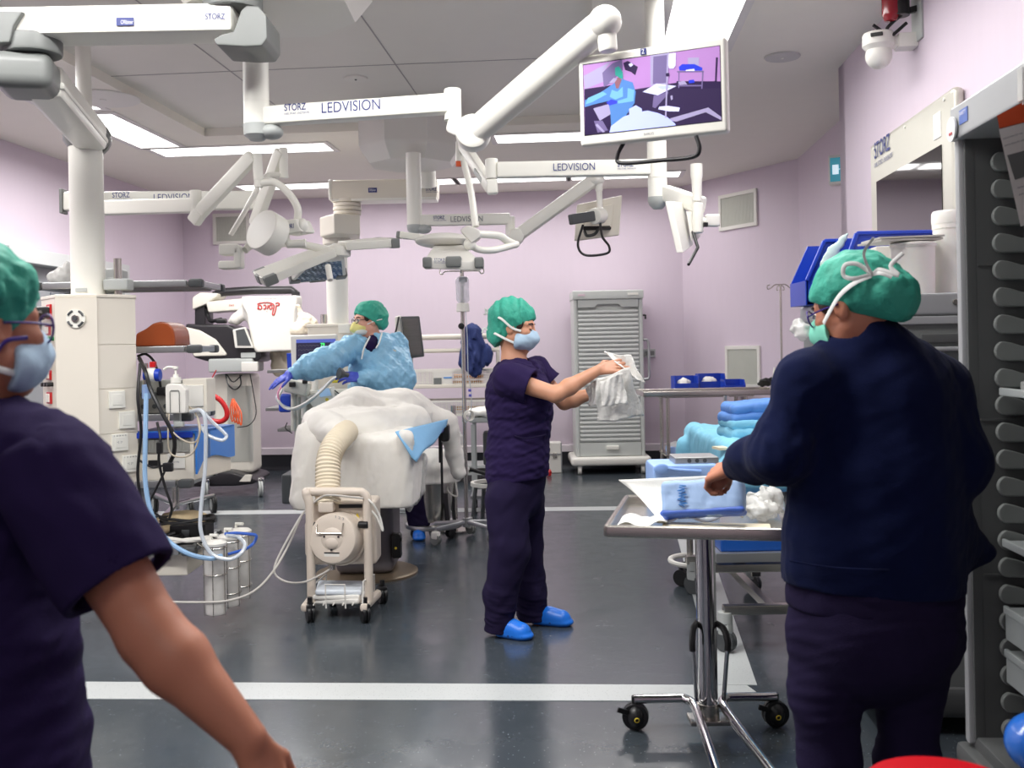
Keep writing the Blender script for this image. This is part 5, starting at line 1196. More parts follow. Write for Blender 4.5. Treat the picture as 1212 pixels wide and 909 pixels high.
# ================================================================== kick bucket with liner
t = thing('kick_bucket', 'steel bucket with a white liner folded over its rim, behind the operating table', 'bucket', V((P(515, 605, 7.9).x, 7.9, 0)))
bc = V((P(513, 600, 7.9).x, 7.9, 0))
g = G(); g.lathe([(0, .12), (.13, .12), (.17, .48), (.165, .48), (.125, .13), (0, .13)], bc, n=32); g.build('pail', STEEL, t)
s = S(.01); s.cap(bc+UP*.42, bc+UP*.55, .2, .21, .03, flat=((0, 0, 1), .6)); s.ell(bc+V((-.08, 0, .55)), (.16, .14, .1)); s.wave(.02, 14, 8).wave(.01, 35, 9); s.plane(bc+V((0, 0, .42)), (0, 0, -1)); s.build('liner', DRAPE, t)
g = G()
for a_ in (.6, 2.2, 3.8, 5.4): d_ = V((math.cos(a_), math.sin(a_), 0)); g.bar(bc+d_*.19+UP*.08, bc+d_*.16+UP*.34, .035, .014)
g.build('bracket', BLACK, t)
g = G(); g.lathe([(.16, .07), (.22, .07), (.225, .085), (.22, .1), (.16, .1), (.16, .07)], bc, n=32); g.build('base_ring', ALU, t)
for k in range(4):
    a_ = .8+k*PI/2; d_ = V((math.cos(a_), math.sin(a_), 0)); g = G(); caster(g, bc+d_*.19+UP*.04, .036, a_); g.build('caster', BLACK, t)
t = thing('trolley_post', 'steel upright post with white sheeting draped over its top beside the bucket', 'post', P(533, 600, 8.0))
g = G(); q = px2(535, 8.05); g.cyl(V((q.x, q.y, .0)), V((q.x, q.y, 1.0)), .02); g.cyl(V((q.x, q.y, 0)), V((q.x, q.y, .02)), .12, bev=.005); g.build('post', STEEL, t)
s = S(.009); s.chain([P(537, 505, 7.9), P(545, 540, 7.85), P(548, 556, 7.85)], [.04, .06, .05], .03); s.wave(.02, 24, 4, (1.5, 1.5, .5)).wave(.008, 60, 5); s.build('plastic_sheet', CLEARW, t)
hose('white_tube', [P(531, 560, 7.8), P(530, 580, 7.8), P(541, 587, 7.8), P(539, 570, 7.8)], .006, OFFW, 'thin white tube looping below the sheeting beside the bucket')

# ================================================================== anaesthesia workstation behind the gowned nurse
t = thing('anaesthesia_machine', 'grey anaesthesia machine with vital signs screen behind the gowned nurse', 'anaesthesia machine', V((P(385, 520, 8.45).x, 8.45, 0)))
AM = t
AGREY = mat('machine_grey', (188, 188, 180), .4, var=.05)
Y = 8.5
g = G(); q0, q1 = P(345, 397, Y), P(400, 440, Y); cxm = (q0+q1)/2
g.box(cxm, (q1.x-q0.x, .07, q0.z-q1.z), Matrix.Rotation(-.02, 3, 'Y'), bev=.012); mo = g.build('monitor', OFFW, t)
SB = mat('screen_navy', (44, 42, 66), .25, var=.05, emit=.5); ST = mat('screen_bar', (78, 92, 170), .3, emit=.6); SG = mat('screen_green', (70, 220, 110), .3, emit=1.0); SWt = mat('screen_white', (220, 220, 228), .3, emit=.9)
def sq_(x0, y0, x1, y1, m, nm, dy): g = G(); g.quad([P(x0, y1, Y-.036-dy), P(x1, y1-1, Y-.036-dy), P(x1, y0-1, Y-.036-dy), P(x0, y0, Y-.036-dy)]); return g.build(nm, m, mo, recalc=False, smooth=0)
sq_(350.5, 402, 397, 431, SB, 'screen', .002); sq_(350.5, 402, 397, 406, ST, 'screen_bar', .0032); sq_(391, 406, 396.5, 425, mat('screen_lightblue', (110, 140, 190), .3, emit=.5), 'screen_bar', .0034)
text('79', P(379.3, 410.5, Y-.041), (1, 0, .02), UP, .032, SG, 'lettering', mo, width=.036, bold=.02); text('99', P(379.8, 416.3, Y-.041), (1, 0, .02), UP, .032, SWt, 'lettering', mo, width=.034, bold=.02)
g = G()
for yy in (409, 414, 420):
    g.tube([P(353+k*1.0, yy-.02*k+(1.2 if k % 4 == 0 else 0), Y-.04) for k in range(25)], .0012, n=4, smooth=False)
g.build('trace', GREYINK, mo)
g = G(); g.cyl(P(373, 441, Y), P(373, 470, Y), .03); g.build('monitor_post', OFFW, t)
g = G(); g.box(P(383, 505, 8.52), (.42, .36, .62), bev=.02); g.box(P(395, 470, 8.45), (.34, .3, .1), bev=.02); g.build('cabinet', AGREY, t)
g = G(); g.prism([P(362, 470, 8.2), P(391, 458, 8.2), P(398, 484, 8.2), P(371, 484, 8.2)], (0, .2, 0), bev=.012); sm = g.build('ventilator', OFFW, t)
g = G(); g.prism([P(376, 462, 8.19), P(389, 459, 8.19), P(392, 468, 8.19), P(379, 470, 8.19)], (0, .012, 0)); g.build('small_screen', mat('screen_paleblue', (140, 170, 200), .2, emit=.35), sm)
g = G(); g.cyl(P(387, 473, 8.19), P(387, 473, 8.17), .014); g.build('knob', YELLOW, sm)
g = G(); g.box(P(352, 458, 8.2), (.19, .16, .11), Matrix.Rotation(.25, 3, 'Y'), bev=.02); g.build('flow_block', AGREY, t)
g = G(); g.box(P(346, 455, 8.11), (.05, .03, .04), bev=.006); g.box(P(361, 452, 8.11), (.04, .03, .03), bev=.004); g.build('valve_block', BLACK, t)
for x, y0, y1 in ((348, 465, 510), (360, 462, 495), (353, 470, 515), (366, 490, 515)):
    g = G(); g.cyl(P(x, y1, 8.25), P(x, y0, 8.25), .026 if x != 353 else .018); g.build('gas_tube', AGREY if x != 360 else OFFW, t)
g = G(); g.box(P(338, 477, 8.35), (.1, .1, .15), bev=.02); g.box(P(358, 479, 8.4), (.1, .1, .12), bev=.02); g.build('absorber', BINBLUE, t)
g = G(); g.prism([P(339, 418, 8.6), P(348, 418, 8.6), P(347, 436, 8.6), P(340, 436, 8.6)], (0, .08, 0), bev=.006); g.build('blue_tub', BINBLUE, t)
g = G(); g.box(P(398, 451, 8.15), (.07, .05, .03), bev=.008); g.build('yellow_valve', YELLOW, t)
g = G(); g.box(P(416, 470, 8.4), (.05, .1, .22), bev=.01); g.build('fluid_panel', mat('pale_cyan', (170, 205, 222), .3), t)
g = G()
for x0, x1, yy in ((322, 346, 439), (320, 345, 483), (334, 352, 507)): g.box((P(x0, yy, 8.5)+P(x1, yy, 8.5))/2, (P(x1, yy, 8.5).x-P(x0, yy, 8.5).x, .35, .025), bev=.005)
g.build('shelf', UNDER, t)
g = G(); g.box(P(360, 575, 8.6), (.3, .4, .25), bev=.02); g.build('base', DGREY, t)
for k, (pts, m, r, lab) in enumerate((
    ([P(330, 465, 8.15), P(328, 472, 8.1), P(336, 481, 8.1), P(350, 484, 8.1), P(362, 478, 8.1), P(372, 470, 8.1), P(384, 458, 8.1), P(398, 446, 8.05), P(408, 442, 7.95)], CTUBE, .012, 'wide clear breathing tube curving to the gloved hand'),
    ([P(334, 460, 8.1), P(330, 474, 8.05), P(340, 484, 8.05), P(356, 480, 8.05), P(378, 465, 8.05), P(394, 449, 8.0), P(407, 444, 7.95)], OFFW, .01, 'white breathing tube running under the clear one'),
    ([P(334, 456, 8.05), P(329, 466, 8.05), P(331, 476, 8.05)], mat('pink_tube', (226, 150, 180), .4), .008, 'short pink tube at the flow block'),
    ([P(396, 462, 8.1), P(406, 470, 8.1), P(412, 478, 8.1), P(404, 486, 8.1)], BLACK, .005, 'thin black lead beside the machine screen'),
    ([P(340, 500, 8.2), P(338, 507, 8.2), P(346, 513, 8.2)], BLACK, .004, 'thin black lead below the side shelf'))):
    g = G(); g.tube(pts, r, n=8, sub=8); tag(g.build('breathing_tube' if k < 3 else 'monitor_lead', m), lab, 'tube' if k < 3 else 'lead')
s = S(.008); s.ell(P(372, 497, 8.1), (.07, .06, .05)).ell(P(385, 492, 8.15), (.06, .06, .06)); s.wave(.01, 40, 2); s.build('breathing_bag', mat('teal_bag', (130, 186, 170), .4, var=.2, scale=25), t)

# ================================================================== tilted display, wall rails, wire rack
Y = 9.2
t = thing('tilted_monitor', 'dark turned monitor with a white back case, right behind the gowned nurse', 'monitor', P(486, 425, Y))
q = [P(474.5, 374.5, Y), P(496, 374, Y-.05), P(502, 422, Y-.05), P(480, 425, Y)]
g = G(); g.prism(q, (.0, .05, 0), bev=.008); g.build('casing', DGREY, t)
g = G(); c_ = sum(q, V((0, 0, 0)))/4; g.prism([c_+(p-c_)*.87+V((0, -.003, 0)) for p in q], (0, .006, 0)); g.build('screen', mat('dim_screen', (92, 90, 88), .12, var=.2, scale=14, stretch=(.3, 1, 6)), t)
g = G(); g.prism([P(467, 375, Y+.02), P(474, 373, Y+.02), P(477, 402, Y+.02), P(468, 400, Y+.02)], (0, .1, 0), bev=.012); g.build('back_case', OFFW, t)
g = G(); g.cyl(P(484, 560, Y+.03), P(486, 420, Y+.03), .022); q2 = px2(484, Y+.03); g.cyl(V((q2.x, q2.y, 0)), V((q2.x, q2.y, .03)), .2, bev=.01); g.cyl(V((q2.x, q2.y, 0.02)), P(484, 560, Y+.03), .022); g.build('stand', LGREY, t)
g = G(); g.tube([P(472, 375, Y), P(469, 390, Y-.02), P(467, 398, Y), P(472, 404, Y)], .008); g.build('cable', BLACK, t)
Yr = 11.2
t = thing('wire_rack', 'white wall-side wire rack with baskets behind the drip stand', 'rack', V((P(530, 560, Yr).x, Yr, 0)))
xa, xb = P(478, 450, Yr).x, P(592, 450, Yr).x
def bz_(py): return P(530, py, Yr).z
g = G()
for x in (xa, xb-.02):
    for y in (Yr-.2, Yr+.25): g.cyl((x, y, .1), (x, y, bz_(396)), .018, n=12)
g.build('upright', CREAM, t)
for py, r in ((399, .03), (415, .022)):
    g = G(); g.cyl((xa, Yr-.2, bz_(py)), (xb, Yr-.2, bz_(py)), r, n=12); g.build('rail', CREAM, t)
def basket(py0, py1, name='basket'):
    g = G(); z0, z1 = bz_(py1), bz_(py0)
    for y in (Yr-.22, Yr+.25):
        for z in (z0, z1): g.box(((xa+xb)/2, y, z), (xb-xa, .016, .022))
        n = 46 if y < Yr else 20
        for k in range(n): g.box((xa+(xb-xa)*(k+.5)/n, y, (z0+z1)/2), (.008, .006, z1-z0))
        for k in range(1, 6): g.box(((xa+xb)/2, y, z0+(z1-z0)*k/6), (xb-xa, .006, .008))
    g.box(((xa+xb)/2, Yr, z0), (xb-xa, .46, .012)); return g.build(name, OFFW, t, smooth=0)
basket(438, 456); basket(474, 490)
g = G(); g.box(((xa+xb)/2, Yr-.24, bz_(456)), (xb-xa, .05, .04), bev=.008); g.build('front_ledge', CREAM, t)
for py in (548, 556):
    g = G(); g.box(((xa+xb)/2, Yr, bz_(py)-.02), (xb-xa, .5, .025)); g.build('shelf', LGREY, t)
for x, y in ((xa, Yr-.2), (xb-.02, Yr-.2), (xa, Yr+.25), (xb-.02, Yr+.25)):
    g = G(); g.cyl((x-.012, y, .05), (x+.012, y, .05), .05); g.build('caster', DGREY, t)
AMB2 = mat('amber_box', (188, 128, 50), .45, var=.12, scale=12)
gb = 'amber packs in the wire rack'
for k, (x0, x1, py, lab) in enumerate(((536, 550, 446, 'amber pack lying at the back left of the upper rack basket'), (551, 572, 446, 'amber pack lying at the back right of the upper rack basket'), (536, 550, 452.5, 'amber pack at the front left of the upper rack basket'), (551, 572, 452.5, 'amber pack at the front right of the upper rack basket'), (534, 547, 484, 'amber pack on the left in the lower rack basket'), (548, 572, 484, 'amber pack on the right in the lower rack basket'))):
    a, b = P(x0, py, Yr-.1), P(x1, py, Yr-.1); g = G(); g.box((a+b)/2+V((0, -.02 if py in (452.5,) else .12, 0)), (b.x-a.x-.01, .14, .045), bev=.008); g.box((a+b)/2+V((0, -.09 if py == 452.5 else .05, .004)), (b.x-a.x-.06, .006, .012)); o = g.build('amber_pack', AMB2); tag(o, lab, 'pack', gb)
t = thing('sign_card', 'pale card with a picture and blue line on the upper rack basket', 'card', P(524, 448, Yr-.26))
g = G(); g.box(P(524, 448, Yr-.245), (P(535, 448, Yr).x-P(513, 448, Yr).x, .008, .15)); g.build('card', OFFW, t)
g = G(); g.box(P(518, 452, Yr-.252), (.085, .006, .085)); g.build('picture', MGREY, t)
g = G(); g.box(P(530, 447, Yr-.252), (.09, .006, .014)); g.build('blue_line', mat('mid_blue', (80, 150, 220), .5), t)
# navy jacket on the rail
s = S(.01); Yj = Yr-.26
s.chain([P(561, 392, Yj), P(562, 425, Yj), P(561, 436, Yj)], [.07, .1, .09], .05); s.chain([P(553, 392, Yj), P(548, 430, Yj)], [.05, .05], .04); s.chain([P(566, 400, Yj), P(578, 418, Yj), P(575, 430, Yj)], [.06, .055, .045], .05); s.cap(P(556, 390, Yj), P(568, 392, Yj), .05, .05, .04)
s.wave(.022, 20, 6, (1.6, 1, .6)).wave(.016, 45, 7)
tag(s.build('scrub_jacket', mat('navy_jacket', (34, 50, 104), .8, var=.12, scale=8)), 'crumpled navy jacket hung on the wall rail behind the drip stand', 'jacket')
# side trolley with white sheet, right of the drip stand
t = thing('instrument_trolley', 'pale trolley with a white sheet on top, half hidden by the standing nurse', 'trolley', V((P(572, 560, 9.0).x, 9.0, 0)))
xa, xb = P(556, 500, 9.0).x, P(606, 500, 9.0).x
g = G(); g.box(((xa+xb)/2, 9.1, P(570, 496, 9.0).z), (xb-xa, .45, .05), bev=.015); g.build('top', LGREY, t)
s = S(.01); zt = P(570, 491, 9).z; s.box(((xa+xb)/2, 9.08, zt+.02), (xb-xa+.02, .46, .06), rnd=.025); s.wave(.014, 16, 3).wave(.006, 40, 4); s.build('sheet', DRAPE, t)
g = G()
for x in (xa+.03, xb-.03):
    for y in (8.92, 9.28): g.box((x, y, .42), (.035, .035, .72))
g.build('leg', LGREY, t)
g = G(); g.box(P(580, 530, 9.15), (.12, .2, .3), bev=.02); g.build('cassette', DGREY, t)
g = G(); g.box(((xa+xb)/2, 9.1, .14), (xb-xa, .42, .025)); g.build('shelf', ALU, t)
for x in (xa+.03, xb-.03):
    for y in (8.92, 9.28): g = G(); g.cyl((x-.015, y, .045), (x+.015, y, .045), .045); g.build('caster', RUBBER, t)
t = thing('foot_stand', 'low stool with a pale hoop foot rail on the floor behind the standing nurse', 'stool', V((P(573, 590, 8.6).x, 8.6, 0)))
q = px2(582, 8.5); g = G(); g.lathe([(.17, .3), (.2, .3), (.2, .33), (.17, .33), (.17, .3)], V((q.x, q.y, 0)), n=32); g.build('hoop', OFFW, t)
g = G()
for a_ in (.5, 2.1, 3.7, 5.3): g.bar(V((q.x+.18*math.cos(a_), q.y+.18*math.sin(a_), .3)), V((q.x+.22*math.cos(a_), q.y+.22*math.sin(a_), 0)), .03, .02)
g.build('leg', DGREY, t)
g = G(); g.box((q.x-.1, q.y-.1, .42), (.22, .05, .03), Matrix.Rotation(.3, 3, 'Y'), bev=.01); g.cyl((q.x, q.y, .3), (q.x, q.y, .45), .03); g.build('pedal', BLACK, t)

# ================================================================== things along the back wall
Yc = 11.45
t = thing('shutter_cabinet', 'tall grey wheeled cabinet with a closed ribbed roller shutter against the back wall', 'cabinet', V((P(720, 560, Yc).x, Yc, 0)))
CAB = mat('cabinet_grey', (196, 200, 196), .4, var=.02); CABL = mat('shutter_grey', (206, 209, 206), .38, var=.02)
x0, x1 = P(676, 500, Yc).x, P(761, 500, Yc).x; x0, x1 = P(680, 450, Yc).x, P(762, 450, Yc).x
zt, zb = P(716, 347, Yc).z, .2
g = G()
for xa_, xb_ in ((x0, x0+.045), (x1-.045, x1)): g.box(((xa_+xb_)/2, Yc+.25, (zt+zb)/2), (xb_-xa_, .55, zt-zb), bev=.012)
g.box(((x0+x1)/2, Yc+.27, (zt+zb)/2), (x1-x0-.05, .5, zt-zb-.02)); g.build('body', CAB, t)
g = G(); g.box(((x0+x1)/2, Yc+.24, zt-.02), (x1-x0+.02, .6, .1), bev=.015); hd = g.build('header', CAB, t)
g = G(); g.box(((x0+x1)/2+.28, Yc-.063, zt-.015), (.12, .006, .025)); g.build('label_plate', WHITE, hd)
g = G(); g.box(((x0+x1)/2-.3, Yc-.063, zt-.02), (.08, .006, .02)); g.build('label_plate', mat('pale_pink', (214, 190, 200), .5), hd)
g = G(); zz = zt-.08; n = 31; z1 = zt-.19; z0 = .36
for k in range(n):
    a_, b_ = z1-(z1-z0)*k/n, z1-(z1-z0)*(k+1)/n; h_ = a_-b_
    g.box(((x0+x1)/2, Yc-.012, (a_+b_)/2+h_*.12), (x1-x0-.1, .04, h_*.7), bev=.012)
g.box(((x0+x1)/2, Yc+.01, (z0+z1)/2), (x1-x0-.09, .03, z1-z0)); g.build('shutter', CABL, t)
g = G(); g.prism([V((x0+.05, Yc-.02, zt-.07)), V((x1-.05, Yc-.02, zt-.07)), V((x1-.05, Yc-.02, zt-.16)), V((x1-.24, Yc-.02, zt-.16)), V((x1-.27, Yc-.02, zt-.125)), V((x0+.27, Yc-.02, zt-.125)), V((x0+.24, Yc-.02, zt-.16)), V((x0+.05, Yc-.02, zt-.16))], (0, -.012, 0), bev=.003); g.build('top_rail', CAB, t)
g = G(); g.box(((x0+x1)/2, Yc-.01, .28), (x1-x0-.09, .04, .15), bev=.006); g.build('bottom_panel', CAB, t)
g = G(); g.box(((x0+x1)/2+.02, Yc-.045, .3), (.14, .04, .045), bev=.008); g.build('handle', WHITE, t)
g = G(); g.box(((x0+x1)/2, Yc+.24, .15), (x1-x0+.12, .66, .1), bev=.035, seg=3); g.build('base', OFFW, t)
for x in (x0+.04, x1-.03):
    for y in (Yc, Yc+.5): g = G(); g.cyl((x-.02, y, .055), (x+.02, y, .055), .055, bev=.006); cs = g.build('caster', OFFW, t); g = G(); g.box((x, y, .09), (.06, .06, .05), bev=.01); g.build('caster_fork', LGREY, cs)
g = G(); zh = P(765, 430, Yc).z; g.tube([V((x1, Yc-.02, zh+.27)), V((x1+.055, Yc-.02, zh+.24)), V((x1+.06, Yc-.02, zh-.0)), V((x1+.055, Yc-.02, zh-.16)), V((x1, Yc-.02, zh-.18))], .016, n=10); g.build('push_handle', ALU, t)
g = G(); zk = P(765, 373, Yc).z; g.cyl((x1, Yc-.02, zk), (x1+.03, Yc-.02, zk), .01); g.box((x1+.03, Yc-.02, zk-.02), (.02, .012, .05), bev=.004); g.build('key', BLACK, t)
t = thing('wall_socket', 'small grey double socket on the back wall beside the ribbed cabinet', 'wall socket', P(770, 418, 12))
yw = 12.03; c_ = P(769, 418, yw); c_.y = (YB-c_.x*math.sin(TH))/math.cos(TH)-.02
g = G(); g.box(c_, (.14, .04, .1), RZ, bev=.008); g.build('socket_plate', LGREY, t); g = G()
for s_ in (-1, 1): g.box(c_+V((s_*.032, -.022, 0)), (.045, .006, .05), RZ, bev=.003)
g.build('socket_face', MGREY, t)
t = thing('metal_case', 'pale metal case standing on the floor left of the ribbed cabinet', 'case', V((P(656, 560, 11.6).x, 11.6, 0)))
xa, xb = P(649, 540, 11.6).x, P(665, 540, 11.6).x; zt = P(657, 524, 11.6).z
g = G(); g.box(((xa+xb)/2-.03, 11.72, zt/2), (xb-xa+.06, .22, zt), bev=.012); g.build('shell', OFFW, t)
g = G()
for x in (xa-.055, xb-.005): g.box((x, 11.605, zt/2), (.014, .012, zt), bev=.003)
g.box(((xa+xb)/2-.03, 11.605, zt*.62), (xb-xa+.06, .012, .014)); g.build('metal_edging', ALU, t)
g = G(); g.box(((xa+xb)/2, 11.6, zt*.58), (.05, .02, .06), bev=.006); g.build('latch', STEEL, t)
s = S(.006); q = P(652, 556, 11.35); s.ell(V((q.x-.02, q.y, .035)), (.03, .03, .04)); s.wave(.008, 60, 2); s.plane((0, 0, 0.001), (0, 0, -1)); tag(s.build('red_pouch', RED), 'small red pouch on the floor between the metal case and the cabinet wheel', 'pouch')

def wall_grille(cpx, cpy, w, h, frame_of, label, nv):
    """vent: frame_of gives wall origin, direction along the wall (rightwards)"""
    o_, d_ = frame_of; n_ = V((d_.y, -d_.x, 0))
    # point of the wall on the ray of the pixel
    r1 = P(cpx, cpy, 1.0)-V((0, 0, CAMZ)); den = r1.x*n_.x+r1.y*n_.y; k = (o_.x*n_.x+o_.y*n_.y)/den; c = V((r1.x*k, r1.y*k, CAMZ+r1.z*k))
    R = Matrix((d_, n_*-1, UP)).transposed()
    t = thing('wall_grille', label, 'air vent', c, 'air vents on the walls')
    g = G()
    for a, b, sx, sz in ((-1, 0, .04, h), (1, 0, .04, h), (0, -1, w-.04, .04), (0, 1, w-.04, .04)): g.box(c+d_*a*(w/2-.02)+UP*b*(h/2-.02)+n_*.012, (sx, .024, sz), R, bev=.004)
    g.build('frame', OFFW, t)
    g = G()
    for k in range(nv): g.box(c+d_*(-w/2+.04+(w-.08)*(k+.5)/nv)+n_*.008, ((w-.08)/nv*.6, .012, h-.08), R)
    for k in range(1, 8): g.box(c+UP*(-h/2+.04+(h-.08)*k/8)+n_*.006, (w-.08, .006, .004), R)
    g.build('slats', mat('grille_grey', (206, 208, 198), .45), t, smooth=0)
    g = G(); g.box(c+n_*.002, (w-.06, .003, h-.06), R); g.build('back_plate', mat('grille_dark', (150, 150, 142), .6), t, smooth=0)
    return t
back = (RM(0, YB), LX.copy()); cd_ = (RM(*ch1)-RM(*ch0)).normalized(); corner = (RM(*ch0), cd_)
wall_grille(274, 271, .46, .38, back, 'white vent grille high on the back wall behind the round light drum', 24)
wall_grille(874, 249, .62, .40, corner, 'white vent grille high on the angled wall, right of the edge-on screen', 30)
wall_grille(880, 434, .56, .46, corner, 'white vent grille low on the angled wall behind the blue bins', 30)
# ================================================================== tables in front of the right person
# steel tray stand
t = thing('instrument_stand', 'steel tray table on one thick post, in front of the person in navy', 'tray table', V((P(830, 865, 3.8).x, 3.8, 0)))
NL, FLc = P(718, 621, 3.42), P(742, 583, 4.1)
zt = .83
n0 = V((NL.x, 3.42, zt)); f0 = V((FLc.x, 4.1, zt)); dl = (f0-n0).normalized(); dw = V((dl.y, -dl.x, 0)); TW, TL_ = .60, (f0-n0).length
def TP(u, v, z=0): return n0+dw*(u*TW)+dl*(v*TL_)+UP*z
TRm = Matrix((dw, dl, UP)).transposed()
g = G(); g.box(TP(.5, .5, -.012), (TW-.02, TL_-.02, .006), TRm)
for u, v, sx, sy in ((.5, 0, TW, .022), (.5, 1, TW, .022), (0, .5, .022, TL_), (1, .5, .022, TL_)): g.box(TP(u, v, 0), (sx+.01 if sx > .1 else sx, sy+.01 if sy > .1 else sy, .042), TRm, bev=.009)
tr = g.build('tray', STEEL, t)
pc = px2(830, 3.78)
g = G(); g.cyl(V((pc.x, 3.78, .06)), V((pc.x, 3.78, zt-.02)), .037, n=32); g.build('post', CHROME, t)
g = G(); g.cyl(V((pc.x, 3.78, .055)), V((pc.x, 3.78, .12)), .041, n=32, bev=.004); g.box((pc.x, 3.77, .06), (.15, .1, .018), bev=.004); g.build('post_foot', STEEL, t)
g = G(); g.box((pc.x, 3.78, zt-.028), (.3, .3, .02), bev=.004); g.build('mounting_plate', STEEL, t)
g = G()
for s_ in (-1, 1):
    g.tube([V((pc.x+s_*.27, 3.84, .115)), V((pc.x+s_*.10, 3.84, .115)), V((pc.x+s_*.075, 3.83, .115)), V((pc.x+s_*.055, 3.78, .112)), V((pc.x+s_*.06, 3.6, .11)), V((pc.x+s_*.09, 3.1, .11)), V((pc.x+s_*.1, 2.9, .11))], .017, n=14, sub=8)
g.build('base_tube', CHROME, t)
for s_ in (-1, 1):
    q = V((pc.x+s_*.265, 3.84, .052)); g = G(); caster(g, q, .05, PI/2+.15*s_, .03); g.ell(q, (.035, .046, .046)); g.cyl(q+UP*.04, q+UP*.075, .014); g.bar(q+V((-.03, -.02, .02)), q+V((-.07, -.03, .035)), .012, .02, bev=.004); cs = g.build('caster', BLACK, t)
    g = G(); g.lathe([(.007, 0), (.01, .002), (.007, .004)], q+V((0, -.046, 0)), (0, -1, 0), n=16); g.build('brake_mark', YELLOW, cs)
    q = V((pc.x+s_*.1, 2.95, .052)); g = G(); caster(g, q, .05, .3, .03); g.cyl(q+UP*.03, q+UP*.06, .014); g.build('caster', BLACK, t)
g = G()
for s_ in (-1, 1): g.tube([V((pc.x+s_*.05, 3.74, .14)), V((pc.x+s_*.06, 3.72, .3)), V((pc.x+s_*.065, 3.72, .36)), V((pc.x+s_*.055, 3.75, .4)), V((pc.x+s_*.03, 3.8, .41))], .008, n=8)
g.build('height_lever', CHROME, t)
g = G()
for s_ in (-1, 1): g.tube([V((pc.x+s_*.0645, 3.72, .33)), V((pc.x+s_*.065, 3.72, .365)), V((pc.x+s_*.055, 3.75, .403)), V((pc.x+s_*.03, 3.8, .413))], .012, n=8)
g.build('lever_grip', RUBBER, t)
# opened pouch and blue wrapped package
POUCH = mat('pouch_paper', (236, 236, 230), .5, var=.04, bump=.25, bscale=30)
g = G()
def pouch(u, v):
    a = P(732, 568, 3.72).lerp(P(870, 562, 3.6), u); b = P(786, 617, 3.5).lerp(P(880, 612, 3.5), u)
    c = a.lerp(b, v); c.z += .012*math.sin(u*11+v*5)*v; c.y += .05*math.sin(v*PI); return c
g.grid(pouch, 18, 14); tag(g.build('paper_pouch', POUCH, solid=.003), 'large opened white paper pouch held upright over the tray by the person in navy', 'pouch')
def pkmat():
    m = bpy.data.materials.new('inked_blue_wrap'); m.use_nodes = True; nt = m.node_tree; b = nt.nodes['Principled BSDF']; L = nt.links
    tc = nt.nodes.new('ShaderNodeTexCoord'); ck = nt.nodes.new('ShaderNodeTexBrick'); ck.inputs['Scale'].default_value = 26; ck.inputs['Mortar Size'].default_value = .25
    mp = nt.nodes.new('ShaderNodeMapping'); mp.inputs['Rotation'].default_value = (PI/2, 0, 0); L.new(tc.outputs['Object'], mp.inputs['Vector']); L.new(mp.outputs['Vector'], ck.inputs['Vector'])
    ck.inputs['Color1'].default_value = s2l((120, 152, 204))+(1,); ck.inputs['Color2'].default_value = s2l((134, 164, 210))+(1,); ck.inputs['Mortar'].default_value = s2l((152, 180, 218))+(1,)
    L.new(ck.outputs['Color'], b.inputs['Base Color']); b.inputs['Roughness'].default_value = .55; return m
t = thing('wrapped_package', 'blue wrapped sterile package with handwriting, tipped up on the steel tray', 'package', P(832, 590, 3.55))
q = [P(782, 572, 3.55), P(880, 566, 3.45), P(878, 609, 3.42), P(790, 612, 3.5)]
s = S(.005); c_ = sum(q, V((0, 0, 0)))/4; wv, hv = (q[1]-q[0]).length, (q[0]-q[3]).length
dr1 = ((q[1]-q[0])+(q[2]-q[3])).normalized(); up1 = (q[0]-q[3]); up1 = (up1-dr1*up1.dot(dr1)).normalized(); PR = Matrix((dr1, dr1.cross(up1)*-1, up1)).transposed()
s.box(c_, (wv*.98, .075, hv), PR, rnd=.02); s.wave(.003, 30, 2).wave(.0015, 80, 3); pk = s.build('wrap', pkmat(), t)
s = S(.005); s.box(c_-up1*hv*.42, (wv*1.0, .08, hv*.2), PR, rnd=.015); s.wave(.003, 40, 5); s.build('base_fold', mat('deep_blue_wrap', (60, 96, 184), .5, var=.1), t)
g = G(); f0_ = c_-dr1*wv*.22-up1*hv*.3+PR @ V((0, -.043, 0))
wr = []
for k in range(26): wr.append(f0_+up1*(hv*.62*k/25)+dr1*(.012*math.sin(k*1.9)+.006*math.cos(k*3.1)))
g.tube(wr, .0016, n=5, sub=4); g.build('handwriting', mat('biro_blue', (50, 120, 190), .5), t)
g = G()
def fl(u, v):
    p = TP(.05+.28*u, .06+.28*v, .012); p.z += .012*math.sin(u*9)*math.cos(v*7)+.01*u; return p
g.grid(fl, 12, 10); tag(g.build('paper_wrapper', POUCH, solid=.002), 'crumpled white paper wrapper lying flat on the near left corner of the tray', 'wrapper')
g = G(); g.box(TP(.6, .12, .006), (.36, .13, .008), TRm, bev=.003); tag(g.build('cream_card', mat('cream_paper', (224, 214, 186), .6, var=.06)), 'cream paper slip lying on the tray under the blue wrapped package', 'paper')
s = S(.005); q = P(905, 600, 3.6); s.ell(P(900, 604, 3.6), (.05, .06, .035)).ell(P(912, 592, 3.7), (.05, .06, .05)).ell(P(893, 594, 3.68), (.03, .05, .03)); s.wave(.012, 50, 3).wave(.006, 110, 4); s.plane((0, 0, zt-.006), (0, 0, -1)); tag(s.build('clear_packaging', CLEARW), 'crumpled clear plastic packaging at the right end of the tray', 'packaging')
